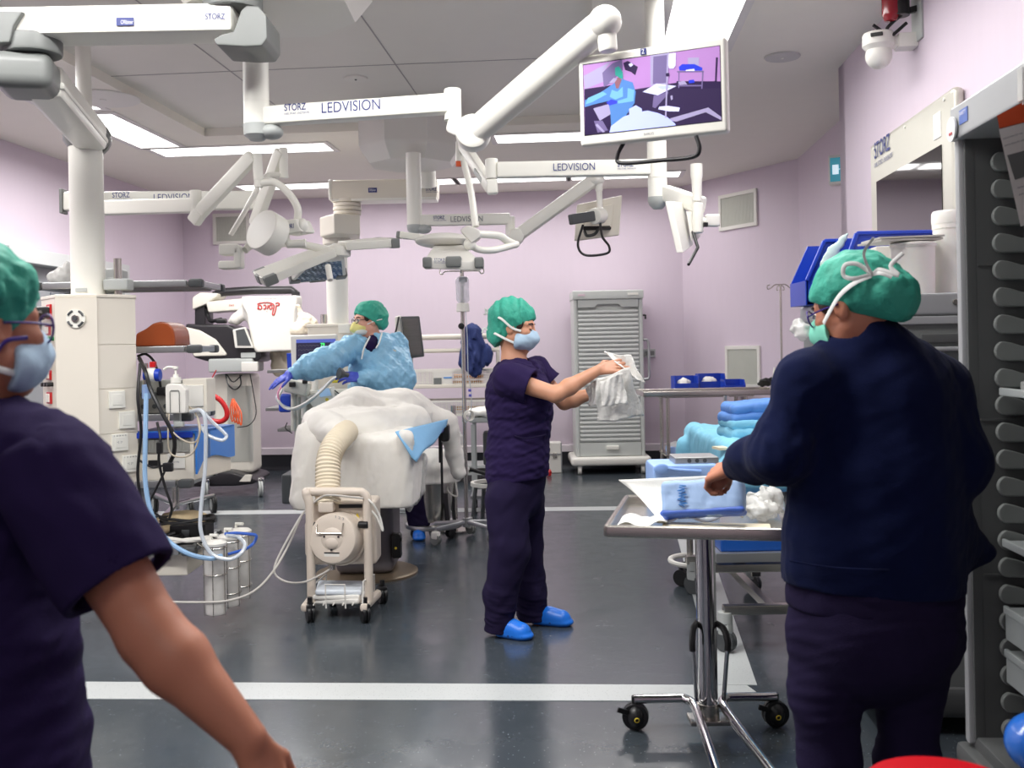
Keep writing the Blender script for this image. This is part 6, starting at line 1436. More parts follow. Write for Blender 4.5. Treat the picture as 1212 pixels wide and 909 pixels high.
# light blue container with a steel lid on the tray
LBLUE = mat('light_blue_plastic', (150, 184, 236), .4, var=.03)
t = thing('sterile_container', 'light blue wrapped container with a steel lid plate at the far side of the tray', 'container', P(805, 570, 3.98))
a, b = P(770, 560, 3.95), P(848, 557, 3.95); z1 = P(800, 545, 3.95).z
g = G(); g.box(((a.x+b.x)/2, 4.0, (zt+z1)/2-.01), (b.x-a.x, .22, z1-zt), bev=.015); g.build('box', LBLUE, t)
g = G(); g.ell(P(783, 555, 3.885), (.03, .008, .02)); g.tube([P(783, 553, 3.885), P(800, 556, 3.885), P(830, 558, 3.885)], .006); g.build('fold', mat('fold_blue', (130, 166, 226), .4), t)
g = G(); g.box((P(822, 546, 3.97).x, 3.99, z1+.0), (.17, .15, .03), bev=.006); pl = g.build('lid_plate', ALU, t)
g = G()
for k in (-1, 0, 1): g.cyl((P(822, 546, 3.97).x+k*.03, 3.915, z1+.002), (P(822, 546, 3.97).x+k*.03, 3.912, z1+.002), .008)
g.build('marks', DGREY, pl)

# ---------- draped table behind
t = thing('draped_table', 'wheeled steel table under a bright cyan drape behind the steel tray', 'table', V((P(880, 700, 5.4).x, 5.5, 0)))
x0, x1 = P(812, 500, 5.9).x, 1.46
g = G(); g.box(((x0+x1)/2+.05, 5.58, .86), (x1-x0-.16, 1.14, .03)); g.build('table_top', STEEL, t)
s = S(.012); s.box(((x0+x1)/2+.04, 5.56, .85), (x1-x0+.0, 1.34, .24), rnd=.05); s.cap((x0+.03, 4.98, .85), (x0-.005, 4.95, .74), .05, .04, .06); s.cap((x0+.02, 6.1, .85), (x0-.03, 6.1, .72), .05, .03, .06); s.wave(.016, 8, 41, (1, 1, .4)).wave(.007, 24, 42).wave(.003, 60, 43); s.build('drape', CYAN, t)
g = G(); g.box((1.2, 5.35, .505), (.44, 1.0, .1), bev=.01); g.build('lower_shelf', mat('deep_blue', (24, 82, 166), .4, var=.06), t)
g = G()
for y in (4.83, 5.88): g.box((1.2, y, .435), (.5, .03, .045), bev=.004)
g.box((.965, 5.35, .435), (.03, 1.05, .045), bev=.004); g.build('shelf_frame', ALU, t)
g = G()
for x in (1.1, 1.38): g.box((x, 5.0, .5), (.05, .04, .3)); g.box((x, 5.85, .5), (.05, .04, .78))
g.box((1.18, 4.88, .375), (.5, .05, .04), bev=.006); g.box((1.19, 4.78, .2), (.44, .05, .045), bev=.006); g.box((1.2, 5.9, .2), (.42, .05, .045)); g.box((1.2, 5.35, .2), (.04, 1.1, .04))
g.build('frame', STEEL, t)
for px, Yv in ((852, 4.78), (815, 5.9), (945, 4.78), (885, 5.9)):
    q = px2(px, Yv); g = G(); caster(g, V((q.x, q.y, .055)), .055, .7, .03); cs = g.build('caster', DGREY, t); g = G(); g.box(V((q.x, q.y, .11)), (.045, .07, .07), Matrix.Rotation(.7, 3, 'Z'), bev=.014); g.cyl(V((q.x, q.y, .14)), V((q.x, q.y, .19)), .035); g.build('caster_fork', LGREY, cs)
t = thing('hoop_step', 'low pale hoop-footed stand with black wheels at the far edge of the floor band', 'stand', V((P(810, 665, 6.0).x, 6.0, 0)))
q = px2(812, 6.2); g = G(); g.tube([V((q.x+.1*math.cos(a_)*1.2, q.y+.1*math.sin(a_)*1.6, .13)) for a_ in [2*PI*k/16 for k in range(16)]], .016, closed=True, sub=2); g.build('hoop', OFFW, t)
g = G(); g.cyl(V((q.x, q.y, .1)), V((q.x, q.y, .5)), .02); g.build('post', STEEL, t)
for dx, dy in ((-.07, -.1), (.06, -.12), (0, .12)): g = G(); caster(g, V((q.x+dx, q.y+dy, .05)), .05, .9, .03); g.cyl(V((q.x+dx, q.y+dy, .06)), V((q.x+dx, q.y+dy, .125)), .012); g.build('caster', RUBBER, t)
# blue packs on the drape
gp = 'folded blue packs on the cyan drape'
for k, (px, py, w, h, d, m, rz, lab) in enumerate(((890, 511, .3, .06, .3, CYAN, .1, 'lowest folded cyan pack of the stack on the drape'), (890, 500, .3, .055, .3, CYAN, .05, 'second folded cyan pack from the bottom of the stack on the drape'), (889, 491.5, .3, .06, .26, PACKBL, .12, 'third pack up, smooth blue and rounded, on the stack on the drape'), (893, 481.5, .31, .065, .26, PACKBL, .05, 'topmost smooth blue pack of the stack on the drape'))):
    s = S(.008); c_ = P(px, py, 5.3); s.box(c_, (w, d, h), Matrix.Rotation(-.07 if k > 1 else 0, 3, 'Y') @ Matrix.Rotation(rz, 3, 'Z'), rnd=.025 if k < 2 else .03); s.wave(.006 if k < 2 else .003, 22, 50+k).wave(.002, 60, 51+k); tag(s.build('blue_pack', m), lab, 'pack', gp)
g = G(); g.box(P(862, 530, 5.02), (.13, .1, .012), Matrix.Rotation(.2, 3, 'Z')); tag(g.build('cream_slip', mat('cream_paper', (224, 214, 186), .6, var=.06)), 'cream paper slip on the cyan drape in front of the blue packs', 'paper')

# ---------- overhanging tray table and the far prep table
Ym = 8.5
t = thing('overbed_tray', 'steel raised-rim tray on a slim post beyond the blue packs', 'tray table', V((P(863, 560, Ym).x, Ym, 0)))
a, b = P(762, 466.5, Ym-.15), P(925, 462.5, Ym-.15); z = a.z; c_ = (a+b)/2
g = G(); g.box((c_.x, Ym+.05, z-.012), (b.x-a.x-.02, .5, .006))
for y, w in ((Ym-.2, b.x-a.x), (Ym+.3, b.x-a.x)): g.box((c_.x, y, z), (w, .025, .045), bev=.008)
for x in (a.x, b.x): g.box((x, Ym+.05, z), (.025, .52, .045), bev=.008)
g.build('tray', STEEL, t)
xp = P(863, 500, Ym).x
g = G(); g.cyl((xp, Ym+.1, .1), (xp, Ym+.1, z-.01), .024); g.build('post', CHROME, t)
g = G(); g.box((xp, Ym+.1, .09), (.5, .05, .04), bev=.008); g.box((xp-.23, Ym+.1, .09), (.05, .5, .04), bev=.008); g.box((xp+.23, Ym+.1, .09), (.05, .5, .04), bev=.008); g.build('base', STEEL, t)
for dx in (-.23, .23):
    for dy in (-.14, .34): g = G(); g.cyl((xp+dx-.015, Ym+dy, .035), (xp+dx+.015, Ym+dy, .035), .035); g.build('caster', RUBBER, t)
Yp = 10.9
t = thing('prep_table', 'steel prep table with a lower shelf carrying the open blue bins', 'table', V((P(830, 555, Yp).x, Yp, 0)))
x0, x1 = P(783, 470, Yp).x, P(880, 470, Yp).x; z = P(830, 468, Yp-.2).z
PT = RZ
g = G(); g.box(((x0+x1)/2, Yp, z), (x1-x0+.1, .55, .035), bev=.006); g.build('table_top', STEEL, t)
g = G(); g.box(((x0+x1)/2, Yp, .28), (x1-x0, .5, .025), bev=.006); g.build('shelf', STEEL, t)
for x in (x0+.03, x1-.03):
    for y in (Yp-.23, Yp+.23):
        g = G(); g.cyl((x, y, .08), (x, y, z), .02); lg = g.build('leg', STEEL, t); g = G(); g.cyl((x-.015, y, .04), (x+.015, y, .04), .04); g.cyl((x, y, .04), (x, y, .1), .014); g.build('caster', LGREY, lg)
def bin_(px0, px1, py0, py1, Yv, lab, m=BINBLUE, ang=0):
    a, b = P(px0, py1, Yv), P(px1, py1, Yv); w = b.x-a.x; h = P(px0, py0, Yv).z-a.z; d = .24; x, z_ = a.x, z+.02
    t_ = thing('storage_bin', lab, 'bin', V((x+w/2, Yv, z_)), 'blue bins on the prep table')
    g = G(); th = .012
    g.box((x+w/2, Yv, z_+th/2), (w, d, th)); g.box((x+w/2, Yv+d/2, z_+h/2), (w, th, h)); g.box((x+w/2, Yv-d/2, z_+h*.3), (w, th, h*.6))
    for xx in (x, x+w): g.prism([V((xx-th/2, Yv-d/2, z_)), V((xx-th/2, Yv+d/2, z_)), V((xx-th/2, Yv+d/2, z_+h)), V((xx-th/2, Yv-d/2+.06, z_+h)), V((xx-th/2, Yv-d/2, z_+h*.6))], (th, 0, 0))
    g.build('tub', m, t_); return t_, x, w, z_, h, d
t1 = bin_(797, 824, 436, 457, 10.75, 'open blue bin with white packets at the left of the prep table')
t2 = bin_(826, 856, 435, 457, 10.95, 'open blue bin in the middle of the prep table below the wall grille')
t3 = bin_(856, 879, 442, 458, 10.7, 'smaller blue bin at the right of the prep table, standing a little forward')
for (tt, x, w, z_, h, d), lab, sd in ((t1, 'crumpled white packets lying in the left blue bin', 3), (t2, 'crumpled white packet lying in the middle blue bin', 5)):
    s = S(.008); s.ell((x+w*.45, 10.74 if sd == 3 else 10.92, z_+h*.55), (w*.3, .08, .06)); s.wave(.014, 36, sd).wave(.006, 80, sd); tag(s.build('packets', PAPER), lab, 'packet')
s = S(.008); q = P(800, 527, Yp-.1); s.ell(V((q.x, Yp-.1, .36)), (.1, .1, .05)); s.wave(.014, 30, 9); tag(s.build('clear_bag', CLEARW), 'clear plastic bag in the blue basket on the lower shelf of the prep table', 'bag')
g = G(); g.box((q.x+.02, Yp-.1, .33), (.24, .2, .075), bev=.02); tag(g.build('low_basket', LBLUE), 'light blue basket on the lower shelf of the prep table', 'basket')
s = S(.007); q = P(908, 453, Ym); s.cap(P(898, 455, Ym+.05), P(915, 451, Ym+.05), .02, .03).ell(P(906, 452, Ym+.05), (.05, .04, .03)); s.wave(.012, 40, 4); tag(s.build('black_clip', BLACK), 'small black crumpled item on the steel raised-rim tray', 'item')
t = thing('spray_bottle', 'small white pointed bottle on the steel raised-rim tray', 'bottle', P(917, 455, Ym))
q = P(917, 459, Ym+.05); g = G(); g.lathe([(0, 0), (.03, 0), (.032, .01), (.032, .08), (.015, .1), (.012, .11), (0, .11)], q); g.build('bottle', WHITE, t); g = G(); g.lathe([(0, 0), (.013, 0), (.013, .03), (.005, .07), (0, .07)], q+UP*.105); g.build('nozzle', WHITE, t)
# slim drip pole
Yq = 9.7
t = thing('drip_pole', 'thin bare drip pole with curled hooks standing before the angled wall', 'drip stand', V((P(927, 560, Yq).x, Yq, 0)))
q = px2(925, Yq); zt_ = P(924, 337, Yq).z
g = G(); g.cyl(V((q.x, q.y, .05)), V((q.x, q.y, zt_)), .011); g.build('pole', STEEL, t)
g = G()
for s_ in (-1, 1):
    g.tube([V((q.x, q.y, zt_)), V((q.x+s_*.05, q.y, zt_)), V((q.x+s_*.09, q.y, zt_-.03)), V((q.x+s_*.12, q.y, zt_-.04)), V((q.x+s_*.125, q.y, zt_-.01)), V((q.x+s_*.1, q.y, zt_+.0))], .006, n=6)
    g.tube([V((q.x, q.y, zt_)), V((q.x+s_*.03, q.y, zt_-.02)), V((q.x+s_*.035, q.y, zt_-.05)), V((q.x+s_*.02, q.y, zt_-.05))], .005, n=6)
g.build('hook', STEEL, t)
g = G()
for k in range(5): g.bar(V((q.x, q.y, .07)), V((q.x+.28*math.cos(k*1.257), q.y+.28*math.sin(k*1.257), .05)), .03, .025)
g.build('base', STEEL, t)
for k in range(5): p = V((q.x+.28*math.cos(k*1.257), q.y+.28*math.sin(k*1.257), .025)); g = G(); g.cyl(p-V((.012, 0, 0)), p+V((.012, 0, 0)), .025); g.build('caster', RUBBER, t)

# ================================================================== right wall: screen, camera, signs
wo, wd = RM(XR, 0), DY.copy()           # wall face line, along depth
def WP(px, py):                          # point on the right front wall seen at that pixel
    n_ = LX; r = P(px, py, 1.0)-V((0, 0, CAMZ)); k = wo.dot(n_)/(r.x*n_.x+r.y*n_.y); return V((r.x*k, r.y*k, CAMZ+r.z*k))
inw = LX*-1
BR2 = mat('display_frame', (206, 204, 192), .35, .4, var=.03)
a, b = WP(1041, 172), WP(1143, 100); zt_ = (a.z+b.z)/2; zb_ = WP(1041, 290).z-.25
t = thing('wall_display', 'large wall screen in a pale metal frame with blue lettering, above the white tubs', 'wall display', V((b.x, (a.y+b.y)/2, (zt_+zb_)/2)))
da, db = a.dot(DY), b.dot(DY); dm, dlen = (da+db)/2, abs(da-db); WR = Matrix((DY*-1, inw*-1, UP)).transposed()
c_ = RM(XR-.03, dm, (zt_+zb_)/2)
g = G(); g.box(c_, (dlen, .06, zt_-zb_), WR, bev=.03, seg=3); g.build('frame', BR2, t)
g = G(); g.box(RM(XR-.061, dm, (zt_-.24+zb_+.12)/2), (dlen-.3, .006, zt_-.24-zb_-.12), WR); g.build('screen', GLASSB, t)
storz(RM(XR-.064, da-.12, zt_-.155), DY*-1, UP, .13, t)
g = G(); g.box(RM(XR-.062, db+.2, zt_-.14), (.1, .004, .12), WR); g.build('paper_label', PAPER, t)
for d_ in (da-.1, dm, db+.1):
    g = G(); g.cyl(RM(XR-.06, d_, zt_-.04), RM(XR-.066, d_, zt_-.04), .008); g.build('screw', WHITE, t)
# dome camera
t = thing('dome_camera', 'white ceiling-corner dome camera on a wall bracket beside the red beacon', 'camera', WP(1080, 50))
w0 = WP(1084, 49); cc = w0+inw*.24+V((0, 0, 0)); q = P(1040, 62, cc.y); cc = V((q.x, cc.y, P(1040, 50, cc.y).z))
g = G(); g.box(w0+inw*.05, (.1, .1, .075), RZ, bev=.008); g.bar(w0+inw*.08, cc+V((.02, 0, 0)), .07, .06, bev=.012); g.build('bracket', OFFW, t)
g = G(); g.lathe([(0, .045), (.075, .045), (.082, .035), (.082, -.02), (.06, -.045), (0, -.045)], cc, n=32); g.build('housing', OFFW, t)
g = G(); g.lathe([(.083, .012), (.0835, .012), (.0835, .032), (.083, .032)], cc, n=32) if False else g.box(cc+V((-.035, -.073, .02)), (.06, .02, .018), Matrix.Rotation(-.45, 3, 'Z'), bev=.003); g.build('sensor_strip', BLACK, t)
g = G(); g.ell(cc-UP*.07, (.068, .068, .07), u=32, v=20); g.build('dome', OFFW, t)
# red beacon
w0 = WP(1087, 15); t = thing('red_beacon', 'dark red beacon with black bracket and cable at the top of the right wall', 'beacon', w0)
g = G(); g.box(w0+inw*.006, (.16, .012, .3), WR, bev=.003); g.build('back_plate', LGREY, t)
bcn = w0+inw*.14+V((0, 0, .1)); bcn.z = P(1068, 10, bcn.y).z
g = G(); g.lathe([(0, -.07), (.03, -.065), (.045, -.03), (.045, .12), (0, .13)], bcn, n=28); g.build('lens', mat('dark_red', (150, 18, 34), .18, var=.06, coat=.4), t)
g = G(); g.cyl(bcn+inw*-.05+UP*-.04, bcn+inw*-.05+UP*.14, .045); g.bar(w0+inw*.01+UP*.02, bcn+inw*-.02+UP*-.03, .03, .03); g.build('body', BLACK, t)
g = G(); g.tube([w0+inw*.05+UP*.02, bcn+UP*-.08, bcn+inw*.02+UP*-.11, bcn+UP*-.14, w0+inw*.06+UP*-.05], .009); g.bar(bcn+inw*.09+UP*-.08, bcn+UP*-.15, .015, .012); g.build('cable', BLACK, t)
# exit sign on the recessed right wall
def RP(px, py):
    r = P(px, py, 1.0)-V((0, 0, CAMZ)); o2 = RM(XR2, 0); k = o2.dot(LX)/(r.x*LX.x+r.y*LX.y); return V((r.x*k, r.y*k, CAMZ+r.z*k))
e = RP(996, 200); t = thing('exit_sign', 'small boxed exit sign with a pale blue-green face high on the recessed right wall', 'exit sign', e)
ce = P(990, 201, e.y-.05)
g = G(); g.box(ce+V((.03, .02, 0)), (.16, .1, .25), Matrix.Rotation(-.5, 3, 'Z'), bev=.01); g.bar(ce+V((.05, .03, 0)), e+V((0, 0, 0)), .1, .06); g.build('housing', OFFW, t)
Re = Matrix.Rotation(-.5, 3, 'Z'); fd = Re @ V((0, -1, 0)); rd_ = Re @ V((1, 0, 0)); fc_ = ce+V((.03, .02, 0))+fd*.052
g = G(); g.box(fc_, (.13, .004, .2), Re, bev=.002); g.build('sign_face', mat('sign_teal', (64, 150, 170), .4, emit=.35), t)
g = G(); g.box(fc_+fd*.003-rd_*.02, (.05, .003, .08), Re); g.bar(fc_+fd*.004, fc_+fd*.004+rd_*.045, .02, .003); g.prism([fc_+fd*.003+rd_*.03+UP*.03, fc_+fd*.003+rd_*.055, fc_+fd*.003+rd_*.03-UP*.03], fd*.002); g.build('arrow', mat('sign_white', (215, 235, 245), .4, emit=.6), t)
# ceiling discs
for px, py, r, lab, nm in ((926, 66.5, .115, 'round flush loudspeaker in the ceiling, right of the hanging screen', 'ceiling_speaker'), (421, 92, .085, 'small round white detector plate in the middle of the ceiling panel', 'smoke_detector'), (122, 116, .26, 'large round pale cover plate in the ceiling by the left strip light', 'ceiling_cover')):
    zc_ = CEIL+RAISE if nm == 'smoke_detector' else CEIL
    p = PZ(px, py, zc_); t = thing(nm, lab, nm.replace('_', ' '), p)
    g = G(); g.lathe([(0, -.001), (r, -.001), (r, -.006), (r*.96, -.012), (0, -.012)], p, n=48); g.build('plate', OFFW if nm != 'ceiling_speaker' else mat('speaker_grey', (196, 194, 192), .6), t)
    g = G(); g.lathe([(0, 0), (r*.1, 0), (r*.08, -.006), (0, -.006)], p-UP*.012, n=16); g.build('centre', DGREY if nm == 'smoke_detector' else OFFW, t)

# ================================================================== grey cabinets on the right
CABG = mat('cabinet_slate', (128, 132, 130), .4, .15, var=.03)
CABD = mat('cabinet_dark', (86, 88, 88), .45, var=.04)
CABL2 = mat('cabinet_pale', (170, 172, 174), .4, .2, var=.03)
# shorter cabinet behind the person in navy
t = thing('side_cabinet', 'shoulder-high grey cabinet carrying white tubs and blue bins behind the person in navy', 'cabinet', V((1.6, 4.4, 0)))
zt_ = P(1110, 347, 3.75).z; SO = V((P(1038, 500, 3.75).x, 3.75, 0)); SW, SL = .44, 1.3
def SC(u, v, z): p = SO+LX*u+DY*v; return V((p.x, p.y, z))
def sbox(u0, u1, v0, v1, z0, z1, m, nm, bev, par=None): g = G(); g.box(SC((u0+u1)/2, (v0+v1)/2, (z0+z1)/2), (u1-u0, v1-v0, z1-z0), RZ, bev=bev); return g.build(nm, m, par or t)
sbox(0, SW, 0, SL, .16, zt_-.06, CABG, 'body', .02)
tp = sbox(-.01, SW+.01, -.01, SL+.01, zt_-.08, zt_, CABL2, 'top_panel', .01)
g = G(); g.cyl(SC(.285, -.008, zt_-.035), SC(.285, -.018, zt_-.035), .011, bev=.003); g.build('screw', STEEL, tp)
sbox(.01, SW-.01, -.012, .0, zt_-.115, zt_-.085, CABL2, 'upper_band', .004)
sbox(.16, SW-.04, -.014, .006, zt_-.185, zt_-.15, CABD, 'grip_recess', .006); sbox(.14, SW-.02, -.02, .006, zt_-.215, zt_-.198, CABL2, 'grip_edge', .006)
sbox(-.015, SW+.015, -.02, SL+.02, .06, .18, CABD, 'base', .03)
for u in (.06, SW-.06):
    for v in (.08, SL-.08): g = G(); q = SC(u, v, .04); g.cyl(q-LX*.02, q+LX*.02, .04); g.build('caster', RUBBER, t)
# things on it
def tub_(px0, px1, py0, py1, Yv, name, lab, lidh=.03, cat='tub', r2=.93):
    a, b = P(px0, py1, Yv), P(px1, py1, Yv); r = (b.x-a.x)/2; c = V(((a.x+b.x)/2, Yv, zt_)); h = P((px0+px1)/2, py0, Yv).z-zt_
    t_ = thing(name, lab, cat, c, 'white tubs on the grey cabinet')
    TUBM = mat('white_tub', (240, 238, 232), .35, var=.015, sss=.1)
    g = G(); g.lathe([(0, 0), (r*r2*.97, 0), (r*r2, .008), (r*.97, h-lidh), (0, h-lidh)], c, n=40); g.build('tub', TUBM, t_)
    g = G(); g.lathe([(r*.97, -lidh*.4), (r, -lidh*.4), (r, 0), (r*.965, 0)], c+UP*(h-lidh), n=40); g.build('rim', TUBM, t_)
    g = G(); g.lathe([(0, 0), (r*1.02, 0), (r*1.03, lidh*.3), (r*1.02, lidh*.8), (r*.95, lidh), (0, lidh)], c+UP*(h-lidh), n=40); g.build('lid', TUBM, t_)
    return t_
tub_(1106, 1150, 250, 346, 4.0, 'lidded_tub', 'tall white lidded tub standing beside the tall open cabinet', .05)
tub_(1056, 1107, 288, 347, 3.95, 'lidded_tub', 'wide short white tub in front on the grey cabinet with papers lying on top', .012)
tub_(1092, 1122, 312, 347, 4.15, 'lidded_tub', 'small white tub half hidden between the two big white tubs', .03)
tub_(1038, 1070, 320, 347, 4.1, 'lidded_tub', 'low white tub at the left end of the white tubs, beside the blue bins', .03)
a = P(1036, 293, 4.2); g = G(); g.box(V((P(1050, 300, 4.22).x, 4.24, (a.z+zt_)/2)), (.13, .2, a.z-zt_), RZ, bev=.004); tag(g.build('white_box', mat('white_card', (228, 226, 218), .6)), 'white cardboard box standing behind the low white tub', 'box')
zt2 = P(1080, 287, 3.95).z
for k, (dx, dz, rz, lab) in enumerate(((0, .006, .12, 'lower pale leaflet of the pair lying on the wide white tub'), (.01, .016, .02, 'upper pale leaflet of the pair lying on the wide white tub'))):
    g = G(); g.box(V((P(1068, 285, 3.95).x+dx, 3.98, zt2+dz)), (.25, .2, .007), Matrix.Rotation(rz, 3, 'Z') @ Matrix.Rotation(-.02, 3, 'Y')); tag(g.build('leaflet', mat('leaflet_grey', (206, 204, 196), .5, var=.08, scale=30)), lab, 'leaflet', 'leaflets on the tub')
def bluebin(px0, px1, py0, Yv, slope, lab):
    a, b = P(px0, 345, Yv), P(px1, 345, Yv); h = P(px0+20, py0, Yv).z-zt_
    t_ = thing('large_bin', lab, 'bin', V(((a.x+b.x)/2, Yv, zt_)), 'big blue bins on the grey cabinet')
    x0_, x1_ = a.x, b.x; d = .26; th = .012
    prof = [(x0_, 0), (x1_, 0), (x1_, h), (x0_+slope, h), (x0_, h*.38)]
    g = G()
    for yy in (Yv, Yv+d): g.prism([V((x, yy, zt_+z_)) for x, z_ in prof], (0, th, 0))
    g.box(((x0_+x1_)/2, Yv+d/2, zt_+.008), (x1_-x0_, d, .014)); g.box((x1_, Yv+d/2, zt_+h/2), (th, d, h)); g.box((x0_, Yv+d/2, zt_+h*.19), (th, d, h*.38)); g.build('tub', BINBLUE, t_)
    g = G()
    for (u0, z0_), (u1, z1_) in (((x0_, h*.38), (x0_+slope, h)), ((x0_+slope, h), (x1_, h))): g.bar(V((u0, Yv-.002, zt_+z0_)), V((u1, Yv-.002, zt_+z1_)), .02, .016, bev=.004)
    g.build('rim', BINBLUE, t_)
    g = G(); g.prism([V((x0_+slope+.03, Yv-.004, zt_+h-.045)), V((x1_-.04, Yv-.004, zt_+h-.045)), V((x1_-.04, Yv-.004, zt_+.05)), V((x0_+slope*.5+.03, Yv-.004, zt_+.05))], (0, .006, 0), bev=.002); g.build('side_panel', mat('bin_blue_side', (22, 54, 160), .4), t_)
bluebin(955, 1045, 285, 4.72, .085, 'big blue storage bin with a sloped front behind the cap of the person in navy')
bluebin(996, 1104, 276, 4.42, .07, 'taller blue storage bin with a sloped front behind the white tubs')
s = S(.006); s.cap(P(1003, 277, 4.68), P(985, 300, 4.68), .012, .03, .02, flat=((0, 1, 0), .4)); s.cap(P(985, 300, 4.68), P(978, 314, 4.68), .03, .03, .02, flat=((0, 1, 0), .4)); s.wave(.006, 50, 3); tag(s.build('green_paper', mat('pale_green_paper', (196, 222, 212), .7, var=.04)), 'pale green paper hanging over the edge of the blue bin', 'paper')

# tall open cabinet with tray runners
t = thing('open_cabinet', 'tall dark grey open cabinet with rows of rounded tray runners at the right edge', 'cabinet', V((1.6, 3.0, 0)))
Yf_ = 3.3; xf = P(1145, 500, Yf_).x; zt_ = P(1143, 145, Yf_).z+.05; x1 = xf+.52; y0, y1 = 2.25, Yf_+.05
zb_ = .1
def pnl(c, s_, m, nm, bev=.01, lab=None): g = G(); g.box(c, s_, None, bev=bev); return g.build(nm, m, t, label=lab)
# direction of the front: parallel to the wall
FD = DY*-1
def CB(u, w, z): p = V((xf, Yf_, 0))+FD*u+LX*w; return V((p.x, p.y, z))      # u towards the viewer, w into the wall
CRm = Matrix((FD, LX, UP)).transposed(); CL, CDp = 1.05, .45
def cbox(u0, u1, w0, w1, z0, z1, m, nm, bev=.006): g = G(); g.box(CB((u0+u1)/2, (w0+w1)/2, (z0+z1)/2), (u1-u0, w1-w0, z1-z0), CRm, bev=bev); return g.build(nm, m, t)
cbox(-.02, .03, .02, CDp, .15, zt_-.02, CABD, 'far_side', .01)
cbox(-.022, .016, -.02, .03, .14, zt_-.06, CABL2, 'door_post', .012)
cbox(.016, .03, -.004, .03, .16, zt_-.08, CABD, 'door_seal', .004)
cbox(CL-.03, CL, .0, CDp, .15, zt_-.02, CABD, 'near_side'); cbox(-.02, CL, CDp-.02, CDp, .15, zt_-.02, CABD, 'back_panel'); cbox(-.02, CL, 0, CDp, .12, .17, CABD, 'floor_panel')
hd = cbox(-.025, CL, -.03, CDp, zt_-.11, zt_, CABL2, 'header', .01)
cbox(-.06, CL, -.04, CDp, .06, .13, CABD, 'base', .02)
g = G(); g.cyl(CB(.02, -.036, zt_-.075), CB(.02, -.042, zt_-.075), .04, n=32); bdg = g.build('round_badge', mat('badge_clear', (214, 216, 216), .3), hd)
g = G(); g.cyl(CB(.012, -.042, zt_-.09), CB(.012, -.044, zt_-.09), .005); g.cyl(CB(.028, -.042, zt_-.09), CB(.028, -.044, zt_-.09), .005); g.build('badge_dots', RED, bdg)
g = G(); g.box(CB(.105, -.031, zt_-.05), (.07, .003, .045), CRm); g.build('label_plate', mat('mid_blue_label', (76, 104, 178), .4), hd)
text('SAFETY', CB(.078, -.034, zt_-.046), FD, UP, .012, WHITEINK, 'lettering', hd, width=.055)
for k in range(26):
    z_ = zt_-.19-k*.0865
    if z_ < .2: break
    g = G(); u = .036
    pr = [(.105+.034*math.cos(a_), .034*math.sin(a_)) for a_ in [1.9+k2*.3 for k2 in range(9)]]
    g.prism([CB(u, w_, z_+dz) for w_, dz in pr+[(.13, -.032), (.40, -.032), (.40, .024), (.23, .024), (.2, .016), (.16, .014), (.125, .026)]], FD*.022, bev=.006); g.build('tray_runner', CABG, t)
for k in range(1, 4): cbox(.03, .0335, .03, CDp-.02, zt_-.02-.5*k, zt_-.012-.5*k, CABD, 'seam', 0)
SH = mat('shelf_pale', (172, 178, 178), .35, .3, var=.03)
for z_, d_ in ((P(1190, 468, 3.0).z, 0), (P(1190, 660, 3.0).z, 0), (P(1190, 745, 3.0).z, 1), (P(1190, 800, 3.0).z, 1)):
    g = G(); g.box(CB(.54, .26, z_), (.94, .36, .012), CRm, bev=.003); g.box(CB(.54, .08, z_), (.94, .014, .025), CRm, bev=.004)
    if d_: g.box(CB(.54, .085, z_-.05), (.94, .01, .09), CRm, bev=.003)
    g.build('pull_tray', SH, t)
g = G(); g.box(CB(.2, .16, P(1190, 468, 3.0).z+.02), (.12, .1, .03), CRm, bev=.006); tag(g.build('foil_packet', mat('foil_clear', (190, 192, 190), .2, .5)), 'small shiny packet lying on the top tray of the tall open cabinet', 'packet')
# hanging leaflet with orange header
t = thing('hanging_leaflet', 'white printed leaflet with an orange top hanging from the front of the tall open cabinet', 'leaflet', P(1200, 190, 2.55))
Yl = 2.72
def hp(x, y): return P(x, y, Yl)
top = [hp(1180, 137), hp(1228, 112), hp(1232, 140), hp(1183, 153)]
g = G(); g.prism(top, (.004, .004, 0)); g.build('orange_header', mat('orange_card', (236, 92, 44), .6), t)
g = G(); bd = [hp(1182, 152), hp(1232, 140), hp(1248, 250), hp(1208, 268)]; g.prism(bd, (.004, .004, 0)); g.build('sheet', PAPER, t)
g = G(); g.prism([p-V((.001, .003, 0)) for p in (hp(1192, 184), hp(1214, 178), hp(1222, 206), hp(1201, 213))], (.001, .001, 0)); g.build('picture', MGREY, t)
for k, (x, y) in enumerate(((1187, 166), (1189, 174), (1204, 224), (1206, 232))): text('instructions for use', hp(x, y)-V((.002, .004, 0)), hp(1215, y-8)-hp(1190, y), UP, .006, GREYINK, 'lettering', t, width=.055)
g = G(); g.box(hp(1211, 100), (.02, .03, .09), bev=.004); g.tube([hp(1211, 108), hp(1212, 118), hp(1211, 124)], .003); g.build('clip', CLEARW, t)
